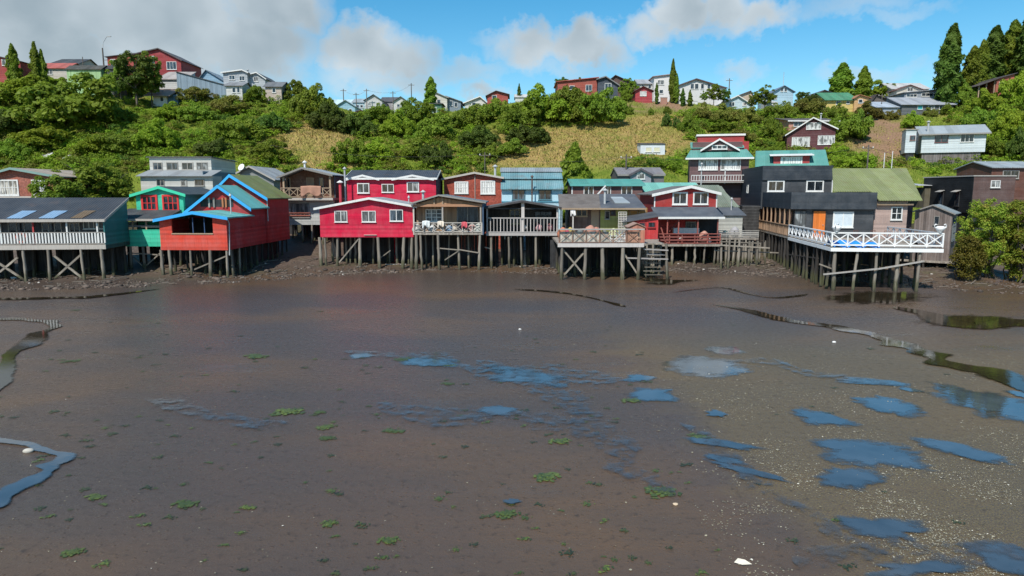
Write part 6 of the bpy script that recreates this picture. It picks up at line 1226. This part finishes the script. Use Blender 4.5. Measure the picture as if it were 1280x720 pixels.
def tree(px, ybase, ytop, wfac, key, kind, label, group=None, Y=None, name="tree", lean=0):
    p = hit(px, ybase) if Y is None else None
    if p is None: q = at(px, ybase, Y or 140); p = Vector((q.x, q.y, tz1(q.x, q.y)))
    zt = at(px, ytop, p.y).z; Hh = zt - p.z
    if (kind, key) not in TP: TP[kind, key] = [crown_proto(len(TP) * 5 + i, key, kind, 9000 if kind in ("round",) else 7000, .030 if kind in ("poplar", "slim") else .036) for i in range(2)]
    cm, tm = random.choice(TP[kind, key]); r = empty(name, (p.x, p.y, p.z - .1), random.uniform(0, 6.3)); tag(r, label, "tree", group)
    r.scale = (Hh * wfac, Hh * wfac, Hh); r.rotation_euler = (0, lean, random.uniform(-.5, .5) if lean else random.uniform(0, 6.3))
    link(bpy.data.objects.new("crown", cm), r); link(bpy.data.objects.new("trunk", tm), r); return r
GT = "poplars and garden trees along the ridge"
tree(1183, 118, 31, 1.25, "dark", "poplar", "tall dense poplar standing alone above the long grey building", GT, Y=137, name="poplar_tree", lean=.03)
tree(1209, 114, 58, 1.6, "mid", "poplar", "lower poplar leaning at the edge of the tall dark poplar row", GT, Y=138, name="poplar_tree", lean=.05)
tree(1237, 112, 33, 1.6, "dark", "poplar", "tall poplar rising behind the slanting carport roof", GT, Y=143, name="poplar_tree", lean=.03)
tree(1261, 110, 26, 1.5, "mid", "poplar", "tall poplar right behind the red brown carport house", GT, Y=144, name="poplar_tree")
tree(1281, 108, 12, 1.4, "dark", "poplar", "tallest poplar at the edge of the picture beside the carport house", GT, Y=140, name="poplar_tree")
tree(1224, 112, 50, 1.2, "mid", "poplar", "thin poplar between the tall ones of the dark row", GT, Y=141, name="poplar_tree")
tree(1052, 122, 79, 2.1, "mid", "poplar", "broad leafy poplar behind the yellow house", GT, Y=152, name="poplar_tree")
tree(1079, 122, 83, 1.5, "mid", "poplar", "slimmer poplar behind the orange cream gable", GT, Y=152, name="poplar_tree")
for x, y, k, l in ((1092, 98, "bright", "round pale green tree beside the slimmer poplar"), (1106, 102, "mid", "low round green tree left of the white pale roofed house")): tree(x, 124, y, .95, k, "round", l, GT, Y=154)
tree(840, 132, 74, .95, "mid", "slim", "very tall slim poplar beside the white tower like house", GT, Y=139, name="poplar_tree")
tree(845, 132, 92, 1.1, "mid", "slim", "shorter slim poplar leaning against the very tall one", GT, Y=138.5, name="poplar_tree")
tree(820.5, 129, 103, 1.1, "dark", "slim", "dark little cypress between the red hut and the white tower house", GT, Y=138, name="cypress_tree")
tree(853, 134, 110, 1.6, "dark", "slim", "dark cypress in front of the white garden wall", GT, Y=137, name="cypress_tree"); tree(862, 134, 112, 1.7, "mid", "slim", "second, paler cypress in front of the white garden wall", GT, Y=137, name="cypress_tree")
tree(538.5, 138, 96, 1.7, "mid", "poplar", "small stout poplar next to the cream white slanting house", GT, Y=146, name="poplar_tree")
tree(649, 129, 104, 1.0, "dark", "slim", "thin dark conifer among the ridge bushes by the low white shed", GT, Y=147, name="conifer_tree")
tree(18, 98, 55, 1.3, "mid", "slim", "slim garden tree before the dark red house, nearest the picture edge", GT, Y=129); tree(46, 98, 53, 1.2, "mid", "slim", "slim garden tree before the white house with dull red roof", GT, Y=129); tree(54, 98, 62, 1.0, "mid", "slim", "smaller slim tree beside the second slim garden tree", GT, Y=129.5)
tree(170, 113, 57, .85, "dark", "round", "dark bushy tree in front of the big red hilltop house", GT, Y=127); tree(151, 113, 72, .8, "mid", "round", "lighter green tree beside the dark bushy tree by the red wing", GT, Y=128); tree(188, 100, 60, .6, "mid", "round", "green tree half hidden between the dark bushy tree and the red house", GT, Y=129)
tree(955, 146, 104, .85, "mid", "round", "round green tree between the pale blue white and light blue gabled houses", GT, Y=139); tree(942, 144, 112, .8, "mid", "round", "narrower green tree touching the round one near the pale blue white house", GT, Y=140)
tree(892, 134, 103, .9, "mid", "round", "green tree covering the corner of the large white gabled house", GT, Y=141); tree(904, 134, 108, .9, "dark", "round", "darker tree behind the corner tree of the large white house", GT, Y=142); tree(880, 133, 112, .8, "mid", "round", "low round tree under the row of tall windows", GT, Y=140)
tree(1001, 138, 111, .85, "dark", "round", "dark green tree beside the light blue gabled house", GT, Y=143); tree(1014, 136, 115, .9, "dark", "round", "dark green tree before the brown hilltop house", GT, Y=142)
tree(784, 116, 95, 1.0, "mid", "round", "bushy tree hiding part of the dark brown roof on the ridge", GT, Y=147); tree(703, 118, 93, .8, "dark", "round", "dark crown rising behind the thin red roof", GT, Y=148); tree(722, 118, 95, .8, "mid", "round", "paler crown rising behind the middle of the thin red roof", GT, Y=149)
tree(718.5, 228, 180, 1.25, "mid", "conifer", "dense dark green tree standing on the golden slope behind the brown house", GT, Y=86)
tree(112, 252, 190, 1.15, "mid", "round", "broad leafy tree between the terracotta house and the white two storey house", None, Y=74); tree(140, 250, 205, 1.0, "mid", "round", "lower leafy tree at the shoulder of the broad leafy tree", None, Y=75); tree(75, 250, 214, 1.1, "mid", "round", "small leafy tree leaning over the terracotta house", None, Y=68)
# ridge bush masses, single shrubs one can tell apart: (px, base py, w, h, key, label)
SHR = [(1196, 122, 26, 14, "mid", "low shrub at the foot of the tall lone poplar"), (95, 160, 150, 66, "mid", "huge rounded dark green shrub under the scalloped pale green shed"), (30, 130, 90, 34, "bright", "broad bright shrub under the two slim garden trees"), (10, 170, 70, 40, "dark", "dark shrub at the picture edge below the slim trees"),
       (392, 148, 62, 46, "mid", "big rounded shrub tree on the ridge with clear sky behind"), (372, 128, 44, 28, "mid", "rounded shrub rising beside the big rounded ridge shrub"), (410, 160, 56, 36, "dark", "dark shrub below the big rounded ridge shrub"), (425, 165, 50, 30, "dark", "dark shrub where the golden slope starts under the blue cottages"), (450, 172, 60, 30, "dark", "dark shrub under the rust red hut"),
       (476, 152, 44, 26, "mid", "rounded green shrub below the dark roofed distant house"), (521, 150, 60, 27, "mid", "wide green shrub below the green hut"), (500, 172, 60, 34, "bright", "bright green shrub mass above the crimson twin gables"), (545, 175, 60, 34, "mid", "green shrub over the brown thicket"), (590, 160, 60, 32, "mid", "dense green shrub under the white gabled ridge house"), (620, 150, 60, 30, "mid", "dense green shrub beneath the small red ridge house"), (600, 185, 60, 30, "dark", "dark green shrub above the rust red shingled house"),
       (650, 160, 60, 38, "mid", "tall green shrub below the low white shed"), (683, 152, 74, 46, "bright", "tall bright shrub below the thin red roofed house"), (712, 153, 70, 46, "mid", "tall green shrub in front of the long red house"), (748, 155, 74, 46, "mid", "dense shrub under the dark gable end"), (660, 180, 70, 30, "dark", "dark shrub spreading over the head of the golden slope"), (640, 195, 50, 22, "mid", "rounded shrub at the foot of the golden slope by the light blue house"), (610, 200, 44, 24, "mid", "rounded shrub behind the rust red roof"),
       (783, 126, 22, 16, "mid", "small rounded shrub left of the small red hut"), (770, 118, 24, 15, "mid", "small shrub beside the dark gable end"), (786, 143, 16, 13, "mid", "small round shrub on the bare soil bank, below the red hut"), (814, 144, 9, 11, "mid", "tiny upright shrub on the bare soil bank"), (833, 158, 16, 18, "dark", "dark upright shrub in the row under the slim poplar"), (846, 160, 14, 17, "dark", "second dark upright shrub in the row under the poplar"), (860, 163, 28, 22, "mid", "larger round shrub at the end of the row under the poplar"), (834, 142, 12, 10, "mid", "round shrub just below the slim poplar"),
       (880, 153, 40, 24, "olive", "pale olive shrub under the large white gabled house"), (908, 153, 44, 24, "olive", "pale olive shrub under the pale blue white house"), (935, 156, 40, 22, "olive", "olive green shrub beneath the round ridge tree"), (925, 176, 44, 20, "olive", "olive shrub above the tall turquoise tiered house"), (900, 165, 60, 16, "mid", "low wide shrub above the red topped house"), (965, 172, 36, 26, "mid", "green shrub beside the salmon pink house"), (975, 150, 44, 26, "mid", "green shrub below the light blue gabled house"), (1010, 142, 44, 22, "olive", "olive shrub above the salmon pink house"),
       (960, 195, 34, 16, "mid", "low green shrub above the turquoise roof with red dormer"), (1062, 176, 56, 42, "mid", "large green shrub beside the maroon gabled house"), (1085, 148, 40, 22, "olive", "olive shrub below the orange cream gable"), (1044, 148, 30, 20, "mid", "green shrub under the yellow house"), (1070, 210, 50, 22, "bright", "bright green shrub behind the olive roof"), (1045, 196, 40, 18, "bright", "bright shrub beside the maroon house foot"),
       (1115, 149, 22, 14, "yellow", "yellow flowering shrub by the thin pole on the slope"), (1141, 160, 30, 21, "bright", "bright round green shrub above the long white house"), (1183, 144, 18, 18, "mid", "round shrub at the end of the lean to"), (1163, 145, 20, 12, "olive", "olive shrub under the teal wall"), (1135, 141, 20, 12, "dark", "dark shrub under the lean to roof"),
       (1208, 133, 34, 28, "mid", "green shrub under the lower poplar"), (1232, 140, 50, 30, "bright", "bright shrub below the slanting carport"), (1270, 135, 54, 46, "bright", "tall bright shrub beneath the tallest poplar"), (1222, 165, 50, 34, "mid", "green shrub beside the long white house roof end"), (1260, 175, 64, 44, "bright", "large bright green shrub beyond the long white house"), (1240, 195, 40, 26, "mid", "green shrub by the long white house base"), (1275, 198, 44, 40, "dark", "dark green shrub above the low brown shed"),
       (200, 185, 70, 36, "bright", "bright green shrub above the white two storey house"), (252, 152, 60, 26, "mid", "green shrub below the slanting blue grey shed"), (250, 128, 60, 22, "olive", "pale feathery shrub directly below the slanting shed"), (285, 145, 60, 26, "olive", "olive shrub beneath the twin pale gables"), (322, 128, 44, 22, "mid", "green shrub in front of the second pale gable"), (300, 175, 70, 34, "mid", "green shrub over the small grey dish house"), (340, 165, 60, 30, "dark", "dark green shrub below the grey roofed low house"), (270, 195, 60, 30, "dark", "dark shrub just behind the white two storey house"), (340, 200, 60, 26, "mid", "green shrub behind the brown timber loft"),
       (160, 116, 46, 18, "mid", "green shrub at the foot of the dark bushy hilltop tree"), (235, 124, 40, 14, "bright", "bright shrub under the lower wall of the slanting shed"), (262, 124, 40, 13, "olive", "feathery olive shrub at the low end of the slanting shed"), (215, 150, 50, 22, "bright", "bright shrub just below the tiny white hut"),
       (130, 118, 44, 16, "olive", "olive shrub below the dark boarded lean to"), (70, 108, 50, 14, "bright", "low bright shrub before the white house with dull red roof"), (24, 106, 50, 14, "mid", "low green shrub before the dark red shed roofed house"),
       (152, 190, 70, 30, "mid", "green shrub rising behind the broad leafy tree"), (60, 185, 90, 32, "bright", "very bright leafy shrub mass on the lower slope near the metal hut roofs"), (20, 200, 60, 26, "mid", "green shrub behind the terracotta roof"), (120, 192, 60, 24, "bright", "bright shrub above the broad leafy tree"), (440, 205, 56, 34, "mid", "dark green shrub right above the crimson twin gables"), (470, 200, 50, 26, "bright", "bright shrub above the crimson twin gables"), (545, 208, 44, 34, "dark", "dark brown green thicket shrub between the crimson and rust red houses"), (520, 200, 50, 28, "mid", "mid green shrub above the white edged crimson gable")]
GS = "shrubs on the hillside"
for s in SHR: shrub(s[0], s[1], s[2], s[3], s[4], s[5], GS)
# thicket: low brush covering the green parts of the slope as one mass
def density(px, py):
    def e(cx, cy, w, h): return 1 - ((px - cx) / w) ** 2 - ((py - cy) / h) ** 2
    g = max(e(180, 155, 230, 75), e(40, 150, 140, 80), e(500, 180, 95, 52), e(600, 165, 90, 40), e(720, 140, 70, 22), e(900, 160, 130, 22), e(960, 180, 70, 30), e(1060, 180, 40, 40), e(1250, 160, 70, 60), e(1180, 210, 90, 10) * .5, e(860, 208, 40, 14), e(790, 205, 40, 8), e(1010, 140, 60, 14), e(340, 190, 60, 34), e(470, 205, 70, 22), e(560, 200, 60, 26))
    bare = max(e(400, 184, 46, 28), e(700, 190, 105, 26), e(1096, 172, 40, 32), e(203, 128, 24, 16), e(800, 168, 60, 26), e(812, 133, 36, 10))
    return min(1, max(0, g) * 2.5) * (0 if bare > 0 else 1)
rs = np.random.default_rng(5); TV = {}; tot = 0; tries = 0
while tot < 2700 and tries < 26000:
    tries += 1; px = rs.uniform(-60, 1340); py = rs.uniform(98, 222)
    if rs.uniform() > density(px, py): continue
    p = hit(px, py, 84, 146)
    if p is None or p.y < 86: continue
    R = rs.uniform(.7, 1.9) ; key = rs.choice(["mid", "bright", "dark", "olive"], p=[.40, .37, .05, .18])
    nb = 10; bl = [(rs.normal() * .35 * R, rs.normal() * .35 * R, rs.uniform(.15, .65) * R, rs.uniform(.16, .38) * R, 1, 1, .8) for _ in range(nb)]
    V_, Q_ = leaves(bl, 250, .115, rs, up=.6); V_ += np.array([p.x, p.y, p.z - .1]); TV.setdefault(key, []).append(V_); tot += 1
for key, L_ in TV.items():
    V_ = np.concatenate(L_); tag(link(bpy.data.objects.new("undergrowth", fast_mesh("undergrowth", V_, np.arange(len(V_)).reshape(-1, 4), LM[key]))), {"mid": "mid green brush covering the hillside", "bright": "bright green brambles spread over the hillside", "dark": "dark green brush patches on the hillside", "olive": "olive toned dry brush on the hillside"}[key], "undergrowth", kind="stuff")
# tall grass on the open slopes and verges
def grassmat():
    m, nt, B = newmat("slope_grass"); L = nt.links; at_ = N(nt, "ShaderNodeAttribute", attribute_name="tint"); g = N(nt, "ShaderNodeNewGeometry").outputs["Random Per Island"]
    c = mixc(nt, at_.outputs["Fac"], (.17, .24, .034), (.46, .34, .12)); c = mixc(nt, ramp(nt, g, .6, 1, 0, .5), c, (.42, .24, .13)); c = mixc(nt, ramp(nt, mth(nt, "FRACT", mth(nt, "MULTIPLY", g, 7.3)), .0, .5, .8, 0), c, (.26, .29, .045)); L.new(c, B.inputs["Base Color"]); B.inputs["Roughness"].default_value = .9; B.inputs["Specular IOR Level"].default_value = .1; return m
n = 230000; X = rs.uniform(-115, 115, n); Y = rs.uniform(84, 150, n); Z = tz(X, Y); g, s_, hh_ = zones(X, Y, Z)
keep = rs.uniform(size=n) < (.35 + .65 * g) * (1 - s_ * .8); X, Y, Z, g = X[keep], Y[keep], Z[keep], g[keep]; n = len(X)
a = rs.uniform(0, 3.14, n); w = rs.uniform(.05, .12, n); hgt = rs.uniform(.10, .28, n) * (.6 + .9 * vnoise(X / 2.5, Y / 2.5, 31)); lx = rs.normal(size=n) * .2; ly = rs.normal(size=n) * .2
b0 = np.stack([X - np.cos(a) * w, Y - np.sin(a) * w, Z - .1], -1); b1 = np.stack([X + np.cos(a) * w, Y + np.sin(a) * w, Z - .1], -1); t1 = np.stack([X + lx + .03, Y + ly, Z + hgt], -1); t0 = np.stack([X + lx - .03, Y + ly, Z + hgt], -1)
V_ = np.stack([b0, b1, t1, t0], 1).reshape(-1, 3); me = fast_mesh("slope_grass", V_, np.arange(4 * n).reshape(-1, 4), grassmat())
ca = me.attributes.new("tint", "FLOAT", "POINT"); ca.data.foreach_set("value", np.repeat(g, 4).astype(np.float32)); tag(link(bpy.data.objects.new("slope_grass", me)), "green and golden grass over the open hillside", "grass", kind="stuff")
# near bushy tree on the bank
def near_tree(px, py, w, hpx, Y, key, label, seed, n=26000):
    q = at(px, py, Y); g = tz1(q.x, q.y); s = F / Y; R = w / s / 2; Hh = hpx / s; rs = np.random.default_rng(seed); bl = []
    for k in range(170):
        d = rs.normal(size=3); d /= np.linalg.norm(d); r = rs.uniform(.25, 1) ** .6; zc = .47 + d[2] * r * .46; bl.append((d[0] * r * R * .85, d[1] * r * R * .85, zc * Hh, rs.uniform(.16, .42), 1, 1, 1.2))
    rt = empty("bushy_tree", (q.x, q.y, g - .1)); tag(rt, label, "tree"); V_, Q_ = leaves(bl, n, .065, rs, up=.2, shell=(.4, 1.15)); link(bpy.data.objects.new("crown", fast_mesh("crown", V_, Q_, LM[key])), rt)
    for k in range(14):
        b = bl[rs.integers(len(bl))]; x0, y0 = rs.normal() * .3, rs.normal() * .3; MB().tube([(x0, y0, -.1), (x0 + b[0] * .4 + rs.normal() * .15, y0 + b[1] * .4, b[2] * .45), (b[0], b[1], b[2])], [.07, .05, .015], 6).build("trunk", M_BARK, rt)
near_tree(1232, 343, 82, 112, 50, "autumn", "bushy tree with green and reddish leaves growing on the muddy bank by the shed", 3)
near_tree(1272, 346, 66, 112, 49, "autumn", "taller reddish bushy tree on the bank at the picture edge", 4); near_tree(1208, 346, 40, 60, 49, "yellow", "low yellow green bush at the foot of the bank trees beside the shed", 12, 12000); near_tree(1306, 346, 60, 100, 48, "mid", "green bushy tree just beyond the reddish bank trees", 8, 8000)

# ------------------------------------------------------------------ things lying on the mud
# rubble along the shore
def blobrock(rs, n=1):
    t = (1 + 5 ** .5) / 2; v = np.array([(-1, t, 0), (1, t, 0), (-1, -t, 0), (1, -t, 0), (0, -1, t), (0, 1, t), (0, -1, -t), (0, 1, -t), (t, 0, -1), (t, 0, 1), (-t, 0, -1), (-t, 0, 1)]) / 1.9
    return v * (1 + rs.normal(size=(12, 1)) * .18)
IF = np.array([(0, 11, 5), (0, 5, 1), (0, 1, 7), (0, 7, 10), (0, 10, 11), (1, 5, 9), (5, 11, 4), (11, 10, 2), (10, 7, 6), (7, 1, 8), (3, 9, 4), (3, 4, 2), (3, 2, 6), (3, 6, 8), (3, 8, 9), (4, 9, 5), (2, 4, 11), (6, 2, 10), (8, 6, 7), (9, 8, 1)])
def rockmat():
    m, nt, B = newmat("shore_stone"); L = nt.links; g = N(nt, "ShaderNodeNewGeometry").outputs["Random Per Island"]; c = mixc(nt, g, (.035, .026, .020), (.15, .11, .085)); c = mixc(nt, ramp(nt, g, .985, .99), c, (.5, .47, .42)); L.new(c, B.inputs["Base Color"]); B.inputs["Roughness"].default_value = .8; return m
V_ = []; Q_ = []; k = 0
for _ in range(12000):
    x = rs.uniform(-48, 52); ys = float(np.interp(x, [a for a, b in SH], [b for a, b in SH])); y = ys + abs(rs.normal()) * 5 - 1.5
    if rs.uniform() > float(vnoise(x / 3, y / 3, 77)) * 1.9 - .5: continue
    s = rs.uniform(.02, .10) * (2.4 if rs.uniform() < .06 else 1); v = blobrock(rs) * s * np.array([1.2, 1, .6]); v += np.array([x, y, tz1(x, y) + s * .2]); V_.append(v); Q_.append(IF + k); k += 12
tag(link(bpy.data.objects.new("shore_rubble", fast_mesh("shore_rubble", np.concatenate(V_), np.concatenate(Q_), rockmat(), 3))), "small stones and rubble strewn along the shore under the stilt houses", "rubble", kind="stuff")
# driftwood, twigs and broken laths
m = MB()
for _ in range(420):
    x = rs.uniform(-46, 48); ys = float(np.interp(x, [a for a, b in SH], [b for a, b in SH])); y = ys + abs(rs.normal()) * 5 - .5; L_ = rs.uniform(.15, 1.1) * (1.8 if rs.uniform() < .08 else 1); a = rs.normal() * .7; z = tz1(x, y) + .04
    m.beam((x, y, z), (x + L_ * math.cos(a), y + L_ * math.sin(a), tz1(x + L_ * math.cos(a), y + L_ * math.sin(a)) + rs.uniform(.02, .16)), rs.uniform(.02, .07), rs.uniform(.02, .05))
tag(m.build("driftwood_litter", paint("wood", (.17, .14, .11), .4)), "broken sticks and laths littering the shore beneath the houses", "driftwood", kind="stuff")
# pale shells
def shellmat():
    m, nt, B = newmat("shell_fragments"); L = nt.links; g = N(nt, "ShaderNodeNewGeometry").outputs["Random Per Island"]; c = mixc(nt, g, (.15, .125, .075), (.36, .33, .24)); c = mixc(nt, ramp(nt, mth(nt, "FRACT", mth(nt, "MULTIPLY", g, 9.7)), .94, .96), c, (.58, .55, .46)); L.new(c, B.inputs["Base Color"]); B.inputs["Roughness"].default_value = .6; return m
V_ = []; Q_ = []; k = 0; cnt = 0
while cnt < 12000:
    if rs.uniform() < .99: px = rs.uniform(740, 1330); py = 420 + 310 * rs.uniform() ** .9
    else: px = rs.uniform(0, 900); py = rs.uniform(370, 720)
    x, y = gnd(px, py)
    if px > 740 and cnt % 100 < 99:
        line = 800 + (py - 420) * .55
        if px < line - 60 + 80 * rs.uniform(): continue
        if rs.uniform() > (float(fbm(x / 1.3, y / 1.3, 60)) - .38) * 3.0: continue
    s = rs.uniform(.006, .018) * (2 if rs.uniform() < .04 else 1); a = rs.uniform(0, 6.28); n_ = 5; zc = tz1(x, y) + .012
    th = a + np.arange(5) * 1.2566; r = s * rs.uniform(.6, 1.3, 5); rim = np.stack([x + r * np.cos(th), y + r * np.sin(th) * .8, np.full(5, zc) + rs.uniform(-.004, .01, 5)], -1); V_.append(np.vstack([rim, [[x, y, zc + s * .6]]])); Q_.append(np.array([(i, (i + 1) % 5, 5) for i in range(5)]) + k); k += 6; cnt += 1
tag(link(bpy.data.objects.new("shell_litter", fast_mesh("shell_litter", np.concatenate(V_), np.concatenate(Q_), shellmat(), 3))), "scattered white shell fragments over the mud", "shells", kind="stuff")
# seaweed clumps
def weedmat(n_, a, b):
    m, nt, B = newmat(n_); L = nt.links; g = N(nt, "ShaderNodeNewGeometry").outputs["Random Per Island"]; o = N(nt, "ShaderNodeObjectInfo").outputs["Random"]; c = mixc(nt, mth(nt, "MULTIPLY", g, mth(nt, "ADD", .4, mth(nt, "MULTIPLY", o, .8))), a, b); L.new(c, B.inputs["Base Color"]); B.inputs["Roughness"].default_value = .35; return m
WM = [weedmat("sea_lettuce", (.030, .045, .010), (.125, .155, .022)), weedmat("dark_seaweed", (.020, .026, .010), (.085, .095, .022))]
def weed_mesh(i, mat, n=70):
    rs = np.random.default_rng(500 + i); V_ = []; Q_ = []; k = 0; arms = rs.integers(2, 5)
    for j in range(n):
        a = rs.integers(arms) * 6.28 / arms + rs.normal() * .5; r = min(.62, abs(rs.normal()) * .34); x, y = r * math.cos(a) * 1.3, r * math.sin(a) * .8; s = rs.uniform(.04, .15); t = rs.uniform(0, 6.28); m_ = 6
        th = t + np.arange(m_) * 6.283 / m_; q = s * rs.uniform(.4, 1.4, m_); rim = np.stack([x + q * np.cos(th), y + q * np.sin(th), rs.uniform(0, .10, m_) * (1 - min(1, r))], -1); V_.append(np.vstack([rim, [[x, y, .02 + .08 * max(0, 1 - r)]]])); Q_.append(np.array([(i_, (i_ + 1) % m_, m_) for i_ in range(m_)]) + k); k += m_ + 1
    return fast_mesh("seaweed_clump", np.concatenate(V_), np.concatenate(Q_), mat, 3)
WP = [[weed_mesh(i + 10 * j, WM[j], 130 if not j else 45) for i in range(6)] for j in range(2)]
def weed(px, py, wpx, j, label, group, hz=1.0):
    x, y = gnd(px, py); s = wpx / (F / math.hypot(y, CH)) / 2; o = bpy.data.objects.new("seaweed_clump", random.choice(WP[j])); o.location = (x, y, tz1(x, y) + .014); o.scale = (s, s * 1.3, s * .55 * hz); o.rotation_euler = (0, 0, random.uniform(-.5, .5)); tag(link(o), label, "seaweed", group)
for x, y, w, l in ((684, 597, 36, "largest bright green seaweed clump, full and rounded, in the middle of the mud"), (634, 643, 32, "bright seaweed clump nearer the camera than the largest rounded one"), (486, 676, 28, "bright green seaweed clump low on the mud among dark scraps"), (119, 622, 26, "bright green seaweed clump on the brown patch past the curved channel"), (92, 691, 28, "dark and bright green seaweed clump closest to the camera on the channel side"),
                   (362, 515, 40, "long green seaweed clump with smaller ones at both ends"), (342, 519, 14, "small seaweed clump at one end of the long green one"), (400, 516, 18, "darker seaweed clump at the other end of the long green one"), (408, 534, 26, "seaweed clump just below the long green one"), (874, 547, 32, "bright green seaweed in the shelly strip below the wide pool"), (700, 552, 30, "spread out green seaweed above the largest rounded clump"), (790, 501, 28, "bright flat seaweed strip beside the small blue pools"),
                   (232, 631, 34, "thin dark green seaweed streak past the brown patch"), (412, 655, 24, "faint green seaweed scrap left of the low bright clump"), (828, 615, 44, "ragged olive seaweed spread beside the tan stone"), (1050, 651, 20, "bright green seaweed tuft on the shelly flat near a dark pool"), (505, 449, 26, "green seaweed at the tip of the bright blue pool"), (562, 457, 18, "green scrap touching the bright blue pool"), (320, 446, 34, "long low seaweed line on the far mud"), (492, 539, 28, "flat green seaweed strip in the middle distance"), (410, 548, 22, "brownish green seaweed scrap"), (95, 388, 12, "yellow green weed scrap near the shore"), (88, 452, 22, "brownish weed patch between the stream bend and the shore"), (310, 635, 20, "small olive seaweed tuft by the thin streak"), (560, 480, 18, "small green seaweed above the long faint pool")):
    weed(x, y, w * 1.15, 0, l, "bright seaweed clumps on the mud")
for i in range(170):
    px = random.uniform(-10, 860) if random.random() < .85 else random.uniform(860, 1290); py = random.uniform(385, 718) if random.random() < .6 else random.uniform(420, 560)
    weed(px, py, random.uniform(7, 22) * (.6 + (py - 380) / 500), 1, "small dark scrap of seaweed lying flat on the mud", "dark seaweed scraps on the mud", .5)
WP.append([weed_mesh(40 + i, WM[0], 34) for i in range(4)])
for i in range(85):
    px = random.uniform(0, 900); py = random.uniform(430, 718)
    weed(px, py, random.uniform(9, 24) * (.5 + (py - 400) / 420), 2, "small flat olive green seaweed scrap on the mud", "olive seaweed scraps on the mud", .35)
# single pale things
def stone(px, py, w, col, lab, cat="stone", name="stone", sc=(1.3, .9, .6)):
    x, y = gnd(px, py); s = w / (F / y) / 2.2; r_ = np.random.default_rng(int(px)); V_ = blobrock(r_) * s * np.array(sc); o = bpy.data.objects.new(name, fast_mesh(name, V_, IF, plain(col, .7, "pale_stone"), 3, True)); o.location = (x, y, tz1(x, y) + s * .2); m = o.modifiers.new("s", "SUBSURF"); m.levels = m.render_levels = 2; tag(link(o), lab, cat)
stone(844, 631, 9, (.52, .40, .27), "tan stone on the mud beside ragged olive seaweed"); stone(36, 565, 16, (.45, .42, .36), "pale flat stone inside the curved blue channel"); stone(17, 349, 9, (.62, .62, .58), "white rounded stone under the balcony of the long grey roofed house")
stone(1043, 428, 6, (.72, .72, .70), "small white lump on the far mud below the white deck", "shell", "shell"); stone(650, 412, 4, (.75, .74, .7), "tiny white shell on the far mud", "shell", "shell")
x, y = gnd(928, 706); m = MB().add([(-.14, .03, 0), (-.02, -.05, 0), (.16, -.03, 0), (.05, .03, .05), (-.05, .10, .04)], [(0, 1, 3), (1, 2, 3), (0, 3, 4)]); o = m.build("plastic_scrap", plain((.66, .60, .48), .5, "pale_plastic")); o.location = (x, y, .03); tag(o, "pale torn triangular plastic scrap close to the camera", "scrap")
# driftwood planks below the houses
for i, (px, py, w, rz, l) in enumerate(((632, 330, 22, .15, "pale plank lying on the mud between the terrace house and black balcony house"), (495, 334, 26, 0, "grey plank on the shore below the crimson house"), (1170, 339, 44, .02, "long pale pole lying on the bank beyond the white deck"), (1192, 326, 30, -.3, "weathered plank near the wooden shed foot"))):
    x, y = gnd(px, py); s = w / (F / y) / 2; o = MB().box(-s, s, -.08, .08, 0, .06).build("plank", M_GREYT); o.location = (x, y, tz1(x, y) + .03); o.rotation_euler = (0, 0, rz); tag(o, l, "plank")
